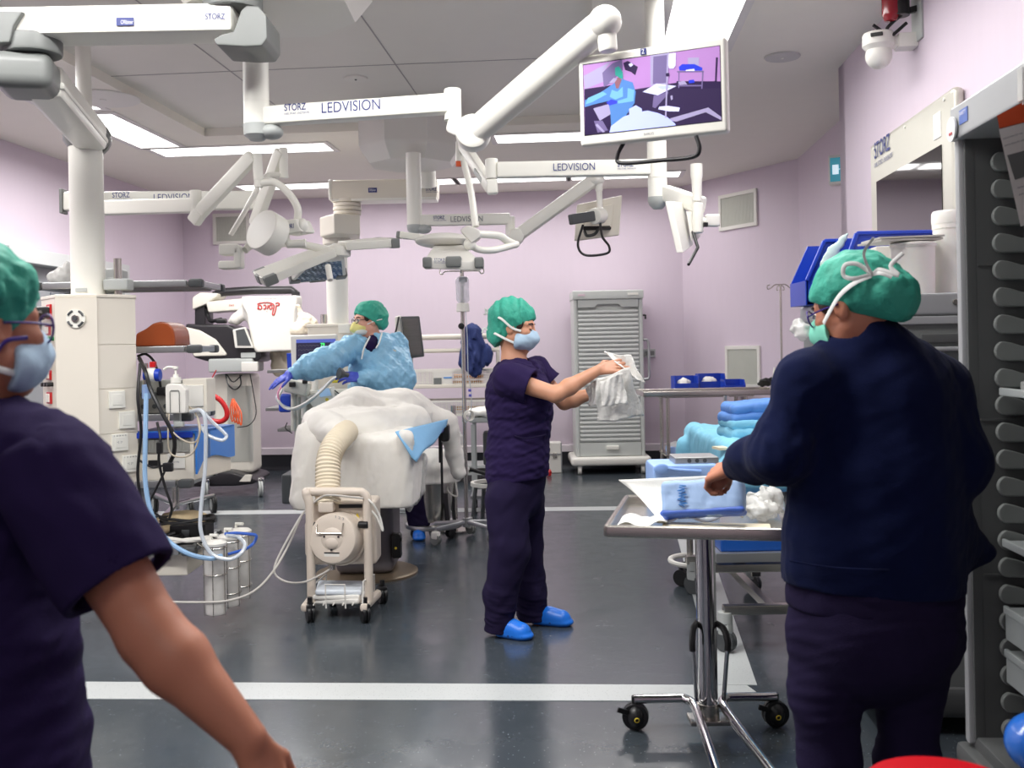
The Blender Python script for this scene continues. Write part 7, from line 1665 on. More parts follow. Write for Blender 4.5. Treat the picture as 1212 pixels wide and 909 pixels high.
# red and blue round things at the bottom right edge
rz_ = P(1118, 900, 1.75).z
t = thing('red_stool', 'red round stool top at the bottom edge beside the person in navy', 'stool', V((P(1118, 900, 1.75).x, 1.72, 0)))
c_ = V((P(1118, 905, 1.62).x, 1.62, P(1118, 897, 1.73).z))
g = G(); g.lathe([(0, -.05), (.115, -.05), (.125, -.04), (.127, -.01), (.12, 0), (0, .004)], c_, n=48); g.build('seat', mat('glossy_red', (214, 22, 34), .25, var=.03, coat=.3), t)
g = G(); g.cyl(V((c_.x, c_.y, .05)), c_-UP*.05, .03); g.lathe([(0, 0), (.17, 0), (.17, .02), (.05, .05), (0, .05)], V((c_.x, c_.y, 0)), n=32); g.build('stand', CHROME, t)
t = thing('blue_stool', 'glossy blue rounded stool at the bottom right corner', 'stool', V((P(1225, 885, 1.9).x, 1.9, 0)))
c_ = V((P(1232, 880, 1.95).x, 1.95, P(1220, 880, 1.95).z))
g = G(); g.ell(c_, (.065, .065, .058), u=32, v=20); g.build('seat', mat('glossy_blue', (44, 110, 206), .2, var=.03, coat=.3), t)
g = G(); g.cyl(V((c_.x, c_.y, .05)), c_-UP*.04, .025); g.lathe([(0, 0), (.12, 0), (.12, .02), (.04, .05), (0, .05)], V((c_.x, c_.y, 0)), n=32); g.build('stand', CHROME, t)
# white pole and ridged hose between the trousers
t = thing('white_floor_pole', 'white leaning pole with a ridged round foot seen between the navy person trouser legs', 'pole', V((P(1022, 860, 4.3).x, 4.3, 0)))
g = G(); g.bar(P(1020, 806, 4.35), P(1034, 850, 4.1), .035, .03, bev=.006); g.build('pole', OFFW, t)
g = G(); q = P(1021, 862, 4.3); q.z = max(q.z, .05)
for k in range(4): g.lathe([(.03, -.008), (.05, 0), (.03, .008)], V((q.x, 4.3, .02+.018*k)), n=24)
g.cyl(V((q.x, 4.3, 0)), V((q.x, 4.3, .1)), .035); g.build('foot', CREAM, t)
# ================================================================== people
SKIN_A = mat('skin_tan', (206, 150, 120), .5, var=.06, scale=14, sss=.12)
SKIN_B = mat('skin_fair', (226, 170, 148), .5, var=.05, scale=14, sss=.12)
SKIN_C = mat('skin_warm', (190, 126, 98), .5, var=.07, scale=12, sss=.12)
SCRUB = mat('purple_scrubs', (39, 28, 67), .9, spec=.15, var=.12, scale=7, bump=.15, bscale=300)
SCRUBD = mat('purple_trousers', (32, 25, 54), .9, spec=.15, var=.12, scale=7, bump=.15, bscale=300)
FLEECE = mat('navy_fleece', (14, 22, 56), .95, spec=.1, var=.1, scale=9, bump=.25, bscale=400, sheen=.04)
CAPM = mat('green_cap', (56, 168, 144), .65, var=.12, scale=16, bump=.8, bscale=26)
MASKB = mat('blue_mask', (176, 204, 226), .7, var=.04, bump=.1, bscale=60)
MASKW = mat('mask_white', (226, 230, 226), .75, var=.03)
MASKY = mat('mask_yellow', (232, 224, 142), .7, var=.05)
TIE = mat('tie_white', (232, 234, 230), .8, var=.03)
HAIR = mat('brown_hair', (54, 34, 24), .6, var=.25, scale=60, stretch=(1, 1, .2))
CLOGB = mat('blue_clog', (30, 118, 226), .35, var=.05)
GLOVE = mat('violet_glove', (74, 92, 206), .45, var=.06, bump=.15, bscale=60)
GOWN = mat('blue_gown', (140, 196, 230), .42, var=.12, scale=8, bump=.5, bscale=28, spec=.6)
FRAMEP = mat('violet_frame', (58, 34, 128), .3, var=.05)
FRAMEK = mat('dark_frame', (40, 28, 28), .3)
LENS = mat('clear_lens', (230, 236, 240), .05, var=.0, alpha=.14, spec=.8)
EYEW = mat('eye_white', (232, 228, 222), .3, var=.02); EYED = mat('eye_dark', (40, 26, 20), .3)

class Head:
    def __init__(h, c, f, up=(0, 0, 1), sc=1.0):
        h.c = V(c); h.f = V(f).normalized(); u = V(up); h.u = (u-h.f*u.dot(h.f)).normalized(); h.l = h.u.cross(h.f); h.sc = sc
        h.R = Matrix((h.f, h.l, h.u)).transposed()
    def at(h, a, b, c): return h.c+(h.f*a+h.l*b+h.u*c)*h.sc
    def skin(h, s, shut=False):
        k = h.sc; r = lambda *x: tuple(q*k for q in x)
        s.ell(h.at(-.018, 0, .032), r(.096, .076, .09), h.R, .02)
        s.ell(h.at(.028, 0, -.035), r(.066, .062, .085), h.R, .03)
        for b in (-1, 1):
            s.cap(h.at(-.005, .052*b, -.06), h.at(.06, .018*b, -.102), .024*k, .022*k, .03)
            s.cap(h.at(.074, .012*b, .022), h.at(.06, .045*b, .02), .015*k, .013*k, .015)
            s.ell(h.at(.06, .038*b, -.022), r(.026, .026, .022), h.R, .02)
        s.cap(h.at(.085, 0, .008), h.at(.105, 0, -.034), .0105*k, .0135*k, .012)
        for b in (-1, 1): s.ell(h.at(.096, .012*b, -.036), r(.012, .009, .009), h.R, .008)
        s.cap(h.at(.08, -.018, -.064), h.at(.08, .018, -.064), .011*k, .011*k, .012)
        s.cap(h.at(.078, -.013, -.076), h.at(.078, .013, -.076), .011*k, .011*k, .01)
        for b in (-1, 1):
            s.ell(h.at(.092, .031*b, .002), r(.014, .016, .011), h.R, .012, sub=True)
            if shut: s.ell(h.at(.076, .031*b, .001), r(.0145, .0155, .0125), h.R, .004)
            s.ell(h.at(-.012, .078*b, -.01), r(.021, .009, .033), h.R, .008); s.ell(h.at(-.006, .086*b, -.008), r(.011, .006, .018), h.R, .005, sub=True)
    def face(h, parent, brow=HAIR, shut=False):
        for b in (-1, 1):
            g = G(); g.tube([h.at(.0885, .014*b, .0235), h.at(.087, .03*b, .028), h.at(.074, .05*b, .023)], .0036*h.sc, n=6); g.build('eyebrow', brow, parent)
        for b in (-1, 1):
            if shut:
                g = G(); g.tube([h.at(.0855, .018*b, -.001), h.at(.0905, .031*b, -.0065), h.at(.082, .046*b, -.002)], .0022*h.sc, n=6); g.build('eyelash', EYED, parent); continue
            g = G(); g.ell(h.at(.0755, .031*b, .002), .0125*h.sc, u=16, v=10); e = g.build('eye', EYEW, parent)
            g = G(); g.ell(h.at(.0855, .031*b, .001), (.004*h.sc, .006*h.sc, .006*h.sc), h.R, u=12, v=8); g.build('iris', EYED, e)
            g = G(); g.tube([h.at(.083, .018*b, .002), h.at(.0885, .031*b, .0075), h.at(.08, .045*b, .003)], .0022*h.sc, n=6); g.build('eyelash', EYED, e)
    def cap(h, parent, bag=(-.075, 0, -.005), br=.08, seed=3, front=.06, nape=-.065, amp=.007):
        s = S(.005); k = h.sc
        s.ell(h.at(-.022, 0, .048), (.112*k, .094*k, .093*k), h.R, .04); s.ell(h.at(*bag), (br*1.05*k, br*k, br*k), h.R, .06); s.ell(h.at(-.05, 0, .06), (.09*k, .088*k, .075*k), h.R, .05)
        s.wave(amp, 30, seed, warp=2.6).wave(amp*.6, 62, seed+1, (1, 1, .35)).wave(amp*.3, 120, seed+2)
        a, b = V((.088, front)), V((bag[0]-.03, nape)); d = (b-a).normalized(); n = h.f*(-d.y)+h.u*d.x
        s.plane(h.at(a.x, 0, a.y), n)
        c = s.build('surgical_cap', CAPM, parent)
        g = G(); pts = []
        return c
    def band(h, pts, r, m, name, parent, flat=.3): g = G(); g.tube([h.at(*p) for p in pts], r*h.sc, n=8, sub=6, flat=flat); return g.build(name, m, parent)
    def mask(h, parent, m, seed=1, back=.018):
        s = S(.004); k = h.sc
        s.ell(h.at(.052, 0, -.056), (.066*k, .068*k, .064*k), h.R, .01); s.cap(h.at(.09, 0, -.012), h.at(.106, 0, -.045), .016*k, .022*k, .03); s.cap(h.at(.03, -.05, -.075), h.at(.03, .05, -.075), .035*k, .035*k, .03)
        s.plane(h.at(back, 0, 0), h.f*-1); s.plane(h.at(.1, 0, -.006), h.u+h.f*.35)
        uu = np.array(h.u); cc = np.array(h.c)
        s.wave(.0015, 60, seed)
        return s.build('face_mask', m, parent)

def hand(s, w, d, n, sd, curl=(.3, .3, .35, .4), sc=1.0, thumb=(.7, .65, .15), spread=.06, k=.010):
    w, d, n = V(w), V(d).normalized(), V(n); n = (n-d*n.dot(d)).normalized(); sd = V(sd); sd = (sd-d*sd.dot(d)-n*sd.dot(n)).normalized()
    tips = []
    for i in range(4):
        off = (.031-.0205*i)*sc; base = w+d*.018*sc+sd*off*.55
        kn = w+d*(.088-.004*abs(i-1)-.004*(i == 3))*sc+sd*off
        s.cap(base, kn, .0145*sc, .0108*sc, .012)
        L = (.043, .048, .044, .034)[i]*sc; a = curl[i]*.6; p = kn; fd = (d+sd*(spread*(1.5-i))).normalized()
        for j, (l, r0, r1) in enumerate(((L, .0098, .0088), (L*.62, .0088, .008), (L*.5, .008, .0066))):
            a2 = a; q = p+(fd*math.cos(a2)+n*math.sin(a2))*l; s.cap(p, q, r0*sc, r1*sc, .004); p = q; a += curl[i]
        tips.append(p)
    t0 = w+d*.026*sc+sd*.02*sc; a, b, c = thumb
    t1 = t0+(d*a+sd*b+n*c).normalized()*.044*sc; t2 = t1+(d*(a+.35)+sd*b*.4+n*(c+.15)).normalized()*.034*sc; t3 = t2+(d*(a+.5)+sd*b*.05+n*(c+.3)).normalized()*.026*sc
    s.cap(t0, t1, .0155*sc, .0118*sc, .012); s.cap(t1, t2, .0112*sc, .0098*sc, .004); s.cap(t2, t3, .0098*sc, .0078*sc, .004)
    return tips
def clog(parent, heel, toe, m=CLOGB, w=.046):
    heel, toe = V(heel), V(toe); d = (toe-heel).normalized(); sdv = V((-d.y, d.x, 0))
    s = S(.005); L = (toe-heel).length
    s.cap(heel+d*.045+UP*.035, toe-d*.06+UP*.03, w*.82, w, .02); s.cap(heel+d*L*.45+UP*.055, toe-d*.075+UP*.04, .042, .036, .03); s.cap(heel+d*.04+UP*.02, toe-d*.05+UP*.02, w*.9, w*1.06, .01, flat=((0, 0, 1), .45))
    s.plane((0, 0, .001), (0, 0, -1)); c = s.build('clog', m, parent)
    g = G()
    for i in range(4):
        for b in (-1, 1):
            q = toe-d*(.045+.024*i)+sdv*b*w*.98+UP*.022; g.box(q, (.011, .006, .008), Matrix((d, sdv, UP)).transposed(), bev=.002)
    g.build('vent_hole', mat('clog_dark', (16, 60, 130), .5), c); return c

def sleeve(parent, sh, el, f, r0, r1, m=SCRUB, seed=1):
    sh, el = V(sh), V(el); d = (el-sh).normalized(); e = sh.lerp(el, f)
    s = S(.005); s.cap(sh, sh.lerp(el, f+.25), r0, r1, .03); s.cap(sh.lerp(el, f*.5), sh.lerp(el, f+.35), r1*.8, r1*.88, .01, sub=True)
    s.wave(.006, 16, seed).wave(.0035, 38, seed+1); s.plane(e, d); return s.build('sleeve', m, parent)

# ------------------------------------------------------------------ standing nurse in the middle, side view, holding white wipes
Y = 5.2
hd1 = Head(P(611, 387, Y), (.96, -.24, -.16), (.12, 0, 1), 1.0)
shR, shL = P(604, 450, Y-.15), P(634, 442, Y+.17)
elR, wrR = P(658, 467, Y-.22), P(708, 438, Y-.14)
elL, wrL = P(668, 476, Y+.16), P(706, 464, Y+.08)
s = S(.0048)
hd1.skin(s, True)
s.cap(hd1.at(-.03, 0, -.06), P(609, 434, Y), .049, .056, .03); s.cap(P(609, 432, Y), P(611, 470, Y), .06, .11, .05)
s.cap(P(611, 470, Y), P(611, 590, Y), .1, .09, .04); s.cap(shR, shL, .045, .045, .03)
for sh, el, wr in ((shR, elR, wrR), (shL, elL, wrL)):
    mid = el.lerp(wr, .3)
    s.cap(sh, el, .05, .039, .02); s.cap(el, mid, .038, .041, .02); s.cap(mid, wr, .041, .026, .02)
d1 = (P(746, 430, Y-.1)-wrR).normalized()
hand(s, wrR, d1, (.15, .75, -.55), (.1, -.25, 1), curl=(.12, .14, .18, .24), thumb=(.45, .6, .3), sc=1.0)
hand(s, wrL, P(742, 456, Y+.02)-wrL, (-.1, -.9, -.1), (0, -.1, 1), curl=(.3, .3, .35, .4))
for a, b, c in ((P(600, 600, Y-.07), P(601, 650, Y-.1), P(594, 738, Y-.08)), (P(620, 600, Y+.08), P(622, 650, Y+.12), P(638, 732, Y+.12))):
    s.cap(a, b, .06, .05, .02); s.cap(b, c, .05, .04, .02)
N1 = s.build('person', SKIN_A)
tag(N1, 'nurse in purple scrubs and green cap standing side-on, patting hands dry with white wipes', 'person')
hd1.face(N1, shut=True)
hd1.cap(N1, bag=(-.075, 0, -.05), br=.075, seed=11, front=.055, nape=-.13)
for b in (-1, 1):
    g = G(); g.ell(hd1.at(.03, .068*b, .02), (.022, .009, .03), hd1.R); g.build('hair', HAIR, N1)
hd1.mask(N1, MASKB)
hd1.band([(.045, -.07, -.018), (.0, -.09, -.008), (-.06, -.1, .03), (-.13, -.05, .045), (-.14, .0, .047)], .006, TIE, 'mask_tie', N1); hd1.band([(.03, -.066, -.085), (-.02, -.086, -.07), (-.08, -.085, -.05), (-.135, -.02, -.04)], .006, TIE, 'mask_tie', N1)
hd1.band([(-.138, -.02, .045), (-.16, -.03, .05), (-.165, -.04, .07), (-.15, -.03, .05), (-.175, -.02, .04)], .004, TIE, 'mask_tie', N1); hd1.band([(-.135, -.02, -.04), (-.16, -.03, -.03), (-.165, -.04, -.055)], .004, TIE, 'mask_tie', N1)
s = S(.006)
s.cap(P(608, 443, Y), P(610, 470, Y), .1, .15, .08, flat=((0, 1, 0), 1.15)); s.chain([P(613, 468, Y), P(615, 505, Y), P(612, 545, Y), P(612, 568, Y)], [.158, .148, .15, .155], .06); s.cap(P(622, 470, Y-.06), P(624, 478, Y+.06), .125, .125, .06)
s.cap(shR+UP*.005, shL+UP*.005, .078, .078, .06)
slR, slL = shR.lerp(elR, .42), shL.lerp(elL, .35)
s.cap(hd1.at(-.02, 0, -.1), P(611, 436, Y), .062, .07, .02, sub=True); s.cap(P(632, 428, Y-.03), P(626, 447, Y-.02), .045, .02, .02, sub=True)
s.wave(.008, 14, 71, (1, 1, 1.4)).wave(.0045, 34, 72, (1, 1, 1.6)).wave(.002, 80, 73)
zh = P(612, 567, Y).z
s.plane((0, 0, zh), V((.12, 0, -1)))
t1 = s.build('scrub_top', SCRUB, N1)
sleeve(t1, shR, elR, .46, .092, .086, seed=5); sleeve(t1, shL, elL, .42, .09, .084, seed=8)
g = G(); g.tube([P(609, 516, Y-.165), P(622, 519, Y-.17), P(635, 517, Y-.16), P(645, 515, Y-.13)], .0035, n=6); g.build('pocket_seam', SCRUBD, t1)
s = S(.006)
s.chain([P(611, 556, Y), P(610, 585, Y)], [.148, .142], .05); s.chain([P(598, 590, Y-.08), P(603, 650, Y-.1), P(592, 705, Y-.09), P(591, 745, Y-.07)], [.105, .094, .083, .078], .03); s.chain([P(622, 590, Y+.08), P(622, 650, Y+.13), P(628, 705, Y+.13), P(632, 735, Y+.13)], [.105, .092, .083, .084], .03)
s.wave(.009, 12, 81, (1.2, 1.2, .7)).wave(.005, 30, 82, (1, 1, 1.2)).wave(.006, 40, 83, (.6, .6, 2.4), mask=lambda x, y, z: np.clip((.35-z)/.3, 0, 1))
s.plane((0, 0, .022), (0, 0, -1))
s.build('scrub_trousers', SCRUBD, N1)
clog(N1, V((P(586, 750, 5.12).x, 5.12, 0)), V((P(631, 750, 5.06).x, 5.03, 0))); clog(N1, V((P(627, 740, 5.32).x, 5.33, 0)), V((P(679, 740, 5.28).x, 5.27, 0)))
# wipes
WIPE = mat('white_wipe', (240, 239, 234), .85, var=.015, bump=.5, bscale=70)
t = thing('paper_wipes', 'white crinkled paper wipes held out by the standing nurse', 'wipes', P(730, 460, Y-.1))
def sheet(corners, Yf, amp, name, seed, nu=18, nv=18):
    (a, b, c, d) = [P(x, y, Y+dy) for x, y, dy in corners]
    def fn(u, v):
        p = a.lerp(b, u).lerp(d.lerp(c, u), v); p.y += amp*math.sin(u*6+seed)*math.sin(v*4+seed*2)+.004*math.sin(u*23+v*9); p.x += amp*.35*math.sin(v*7+seed); p.z += amp*.4*math.sin(u*7+seed)
        return p
    g = G(); g.grid(fn, nu, nv); return g.build(name, WIPE, t, solid=.004)
sheet([(714, 417, -.05), (746, 421, -.1), (763, 455, -.12), (741, 440, -.14)], Y, .012, 'wipe', 1)
sheet([(705, 449, -.2), (744, 435, -.22), (762, 493, -.16), (707, 500, -.15)], Y, .014, 'wipe', 2)
sheet([(710, 452, -.235), (736, 441, -.25), (743, 478, -.22), (712, 481, -.22)], Y, .008, 'wipe', 3)
sheet([(694, 458, -.1), (711, 448, -.16), (712, 481, -.15), (698, 480, -.1)], Y, .01, 'wipe', 4)

# ------------------------------------------------------------------ gowned nurse behind the table
Y = 7.8
hd2 = Head(P(434, 379, Y), (-.82, -.55, -.06), (0, 0, 1), 1.04)
shR, shL = P(417, 411, Y-.1), P(468, 409, Y+.12)
elR, wrR = P(386, 428, Y-.3), P(347, 441, Y-.45)
elL, wrL = P(474, 447, Y-.02), P(428, 447, Y-.26)
s = S(.0052)
hd2.skin(s); s.cap(hd2.at(-.03, 0, -.06), P(443, 407, Y), .055, .06, .03); s.cap(P(443, 405, Y), P(446, 430, Y), .06, .12, .05); s.cap(P(446, 430, Y), P(449, 500, Y), .12, .13, .05); s.cap(shR, shL, .05, .05, .03)
for sh, el, wr in ((shR, elR, wrR), (shL, elL, wrL)): s.cap(sh, el, .05, .042, .02); s.cap(el, wr, .04, .028, .02)
hand(s, wrR, P(327, 452, Y-.5)-wrR, (0, .3, -1), (-.3, -1, 0), curl=(.1, .12, .15, .2)); hand(s, wrL, P(404, 445, Y-.35)-wrL, (-.3, .6, -.5), (-.1, -.2, 1), curl=(.5, .5, .5, .5), thumb=(.8, .5, .3))
s.chain([P(440, 505, Y), P(444, 570, Y), P(446, 622, Y)], [.09, .06, .045], .02); s.chain([P(462, 505, Y+.02), P(482, 565, Y), P(494, 618, Y+.02)], [.09, .06, .045], .02)
N2 = s.build('person', SKIN_B)
tag(N2, 'nurse in a blue plastic gown, green cap and glasses reaching sideways behind the operating table', 'person')
hd2.face(N2); hd2.cap(N2, bag=(-.08, 0, -.01), br=.084, seed=21, front=.056, nape=-.08)
for b in (-1, 1):
    g = G(); g.ell(hd2.at(.03, .068*b, .02), (.022, .009, .03), hd2.R); g.build('hair', HAIR, N2)
def glasses(h, parent, fm, half=.03, w=.024, hh=.017):
    for b in (-1, 1):
        pts = [h.at(.1-.006*abs(math.cos(a))*(math.cos(a)*b > 0), .032*b+w*math.cos(a), -.001+hh*math.sin(a)) for a in [2*PI*k/14 for k in range(14)]]
        g = G(); g.tube(pts, .0024*h.sc, closed=True, sub=2, n=6); fr = g.build('glasses_frame', fm, parent)
        g = G(); g.prism(pts, h.f*.001); g.build('lens', LENS, fr)
        g = G(); g.tube([h.at(.095, .056*b, .004), h.at(.05, .073*b, .006), h.at(-.01, .084*b, .004)], .0024*h.sc, n=6); g.build('temple', fm, fr)
    g = G(); g.tube([h.at(.1, -.01, .004), h.at(.106, 0, .006), h.at(.1, .01, .004)], .0024*h.sc, n=6); g.build('bridge', fm, parent)
glasses(hd2, N2, FRAMEK)
s = S(.004); h = hd2
s.ell(h.at(.056, 0, -.056), (.064, .066, .058), h.R, .01); s.cap(h.at(.095, 0, -.014), h.at(.12, 0, -.06), .016, .02, .03); s.plane(h.at(.016, 0, 0), h.f*-1); s.plane(h.at(.1, 0, -.006), h.u+h.f*.3)
mk = s.build('face_mask', MASKY, N2, label='pale yellow duckbill mask'); 
s = S(.004); s.ell(h.at(.05, 0, -.075), (.0685, .0685, .047), h.R, .01); s.plane(h.at(.016, 0, 0), h.f*-1); s.plane(h.at(.05, 0, -.07), h.u+h.f*-.4); s.build('mask_lower', MASKW, mk)
hd2.band([(.03, .066, -.03), (-.02, .09, -.01), (-.08, .095, .0)], .004, TIE, 'mask_tie', N2)
# gown
s = S(.0065)
s.cap(P(444, 418, Y), P(446, 440, Y), .15, .19, .08, flat=((1, 0, 0), 1.1)); s.chain([P(446, 440, Y), P(449, 465, Y), P(449, 520, Y), P(449, 560, Y)], [.195, .19, .2, .22], .06)
s.cap(shR, shL, .085, .085, .06)
s.chain([shR, elR, elR.lerp(wrR, .5), wrR.lerp(elR, .02)], [.1, .1, .085, .05], .05); s.chain([shL, elL, elL.lerp(wrL, .5), wrL], [.1, .105, .085, .055], .05)
s.cap(hd2.at(0, 0, -.1), P(440, 412, Y-.06), .06, .055, .02, sub=True); s.cap(P(440, 402, Y-.14), P(441, 417, Y-.22), .05, .03, .02, sub=True)
s.wave(.014, 12, 91, (1, 1, 1.2)).wave(.008, 28, 92).wave(.0035, 70, 93)
gw = s.build('gown', GOWN, N2)
s = S(.005); s.cap(P(441, 404, Y-.05), P(438, 409, Y-.1), .05, .052, .03); s.build('scrub_top', SCRUB, N2)
g = G(); g.tube([P(438, 398, Y-.15), P(431, 412, Y-.2), P(428, 425, Y-.24)], .006, n=6); g.tube([P(452, 394, Y-.08), P(449, 405, Y-.2), P(445, 412, Y-.24)], .006, n=6); g.build('gown_tie', TIE, gw)
g = G(); g.box(P(466, 417, Y-.06), (.03, .01, .04), Matrix.Rotation(.3, 3, 'Y')); g.build('gown_tag', WHITE, gw)
s = S(.0045); d_ = P(327, 452, Y-.5)-wrR
hand(s, wrR, d_, (0, .3, -1), (-.3, -1, 0), curl=(.1, .12, .15, .2), sc=1.1); s.cap(wrR+(wrR-P(327, 452, Y-.5)).normalized()*.05, wrR+d_.normalized()*.03, .043, .036, .02); s.wave(.0015, 80, 2); s.build('glove', GLOVE, N2)
s = S(.0045); d_ = P(404, 445, Y-.35)-wrL
hand(s, wrL, d_, (-.3, .6, -.5), (-.1, -.2, 1), curl=(.5, .5, .5, .5), thumb=(.8, .5, .3), sc=1.1); s.cap(wrL+(wrL-P(404, 445, Y-.35)).normalized()*.05, wrL+d_.normalized()*.03, .043, .036, .02); s.wave(.0015, 80, 2); s.build('glove', GLOVE, N2)
s = S(.008); s.cap(P(449, 505, Y), P(450, 525, Y), .16, .15, .05); s.chain([P(440, 515, Y), P(444, 570, Y), P(446, 620, Y)], [.11, .095, .085], .03); s.chain([P(464, 515, Y+.02), P(484, 565, Y), P(496, 615, Y+.02)], [.115, .1, .085], .03); s.wave(.008, 14, 5).wave(.005, 34, 6); s.plane((0, 0, .03), (0, 0, -1)); s.build('scrub_trousers', SCRUBD, N2)
clog(N2, V((P(494, 620, Y).x, Y+.12, 0)), V((P(498, 620, Y).x, Y-.15, 0))); clog(N2, V((P(446, 620, Y).x, Y+.12, 0)), V((P(443, 620, Y).x, Y-.15, 0)))
t = thing('breathing_mask', 'small dark mask tip held in the gloved left hand of the gowned nurse', 'mask', P(404, 443, Y-.4))
g = G(); a = P(412, 444, Y-.42); g.lathe([(0, 0), (.018, 0), (.02, .03), (.04, .06), (.042, .075), (0, .075)], a, V((-.7, -.5, .2))); g.build('cone', DGREY, t)

# ------------------------------------------------------------------ near right person in navy, from behind
Y = 2.85
hd3 = Head(P(1003, 364, Y), (-.72, .62, -.30), (-.1, .1, 1), 1.0)
shL, shR = P(957, 456, Y-.05), P(1106, 462, Y+.06)
elL, wrL = P(925, 536, Y-.06), P(868, 553, Y+.22)
elR, wrR = P(1136, 548, Y-.02), P(1085, 580, Y+.32)
s = S(.005)
hd3.skin(s); s.cap(hd3.at(-.04, 0, -.05), P(1022, 418, Y), .058, .07, .03); s.cap(P(1024, 412, Y), P(1036, 470, Y+.03), .065, .1, .06); s.cap(P(1036, 470, Y+.03), P(1036, 720, Y), .11, .12, .05); s.cap(shL, shR, .05, .05, .04)
for sh, el, wr in ((shL, elL, wrL), (shR, elR, wrR)): s.cap(sh, el, .055, .045, .02); s.cap(el, wr, .045, .03, .02)
d_ = P(826, 558, Y+.36)-wrL
hand(s, wrL, d_+V((0, 0, -.02)), (.1, .7, -.9), (-.2, .8, .6), curl=(1.0, 1.05, 1.1, 1.1), thumb=(.75, .1, .7), sc=1.14, spread=0)
dn_ = (d_+V((0, 0, -.02))).normalized(); s.ell(wrL+dn_*.082+V((.012, .028, -.034)), (.027, .027, .024), None, .01)
hand(s, wrR, V((-1, .4, 0)), (0, .3, -1), (0, 1, .2), curl=(.4, .4, .4, .4))
for a, b, c in ((P(985, 740, Y), P(982, 860, Y), P(984, 1005, Y)), (P(1080, 740, Y), P(1076, 860, Y), P(1072, 1005, Y))): s.cap(a, b, .1, .07, .02); s.cap(b, c, .07, .045, .02)
N3 = s.build('person', SKIN_C)
tag(N3, 'person in navy fleece seen from behind, green cap tied with a white bow', 'person')
hd3.face(N3); hd3.cap(N3, bag=(-.115, 0, -.01), br=.082, seed=31, front=.05, nape=-.10, amp=.006)
for b in (-1, 1):
    g = G(); g.ell(hd3.at(.03, .068*b, .02), (.022, .009, .03), hd3.R); g.build('hair', HAIR, N3)
glasses(hd3, N3, FRAMEP, w=.03, hh=.024)
hd3.mask(N3, mat('mask_green', (120, 205, 180), .7, var=.05), back=.05)
s = S(.005); q = hd3.at(.15, -.02, -.06); s.ell(P(952, 392, Y+.12), (.03, .03, .022)).ell(P(945, 388, Y+.14), (.02, .03, .018)); s.wave(.008, 70, 3).wave(.004, 150, 4); s.build('mask_visor', CLEARW, N3, label='crumpled clear visor film')
# white tie and bow on the cap
h = hd3; sg = -1 if (V((0, -1, 0)).dot(h.l) < 0) else 1
hd3.band([(.05, .072*sg, -.03), (.02, .09*sg, -.012), (-.03, .108*sg, .02), (-.08, .108*sg, .038), (-.12, .085*sg, .045)], .008, TIE, 'cap_tie', N3, .3)
kq = (-.125, .085*sg, .047)
def off(a, b, c): return (kq[0]+a, kq[1]+b*sg, kq[2]+c)
hd3.band([kq, off(.02, .02, .035), off(.05, .03, .045), off(.065, .025, .02), off(.04, .022, .002), kq], .006, TIE, 'cap_bow', N3, .35)
hd3.band([kq, off(-.005, .03, .03), off(-.01, .03, .06), off(-.045, .03, .085)], .006, TIE, 'cap_bow', N3, .35); hd3.band([kq, off(-.03, .02, .0), off(-.07, .02, -.03), off(-.06, .02, .0), off(-.10, .02, .02)], .006, TIE, 'cap_bow', N3, .35)
hd3.band([kq, off(-.03, .025, -.01), off(-.055, .025, -.03)], .005, TIE, 'cap_bow', N3, .35)
# fleece
s = S(.0065)
s.cap(P(1024, 428, Y), P(1034, 480, Y), .11, .19, .1, flat=((0, 1, 0), .8)); s.chain([P(1040, 480, Y), P(1040, 560, Y), P(1036, 640, Y), P(1034, 700, Y)], [.21, .235, .248, .256], .06, flat=((0, 1, 0), .8))
s.cap(P(1000, 432, Y), shL, .09, .085, .06); s.cap(P(1056, 428, Y), shR, .09, .09, .06); s.cap(hd3.at(-.03, 0, -.1), P(1020, 415, Y), .07, .095, .05)
s.chain([shL, elL, elL.lerp(wrL, .5), wrL.lerp(elL, .16)], [.088, .078, .062, .048], .05); s.chain([shR, elR, elR.lerp(wrR, .6), wrR], [.088, .084, .07, .05], .05)
s.cap(P(1085, 610, Y+.02), P(1166, 652, Y+.02), .09, .03, .1, flat=((0, 1, 0), .8))
s.cap(hd3.at(0, 0, -.06), P(1012, 402, Y), .066, .066, .02, sub=True)
arm_m = lambda x, y, z: np.clip(1-(np.abs(x-elL.x)+np.abs(z-elL.z))/.25, 0, 1)
s.wave(.010, 8, 101, (1, 1, .6)).wave(.005, 18, 102, (1.4, 1, .7)).wave(.0022, 46, 103).wave(.006, 48, 104, (1, 1, 1), mask=arm_m)
zc_ = P(1030, 691, Y).z
s.plane((P(1030, 691, Y).x, 0, zc_), (-.06, 0, -1))
fl = s.build('fleece_jacket', FLEECE, N3)
g = G(); pts = [P(x, y, Y-.225+abs(x-1030)*.0011) for x, y in ((935, 664), (980, 671), (1030, 674), (1080, 674), (1120, 671))]; g.tube(pts, .0025, n=6); g.build('hem_seam', FLEECE, fl)
s = S(.008); s.cap(P(1035, 660, Y), P(1034, 705, Y), .235, .245, .05, flat=((0, 1, 0), .8)); s.wave(.006, 16, 7); s.plane((0, 0, P(1030, 716, Y).z), (0, 0, -1)); s.build('scrub_top', SCRUBD, N3)
s = S(.0065); s.chain([P(1034, 690, Y), P(1034, 735, Y)], [.235, .235], .05, flat=((0, 1, 0), .85)); s.chain([P(980, 750, Y), P(977, 810, Y), P(983, 900, Y), P(984, 1010, Y)], [.115, .098, .083, .08], .03); s.chain([P(1088, 750, Y), P(1077, 810, Y), P(1073, 900, Y), P(1072, 1010, Y)], [.115, .096, .086, .08], .03)
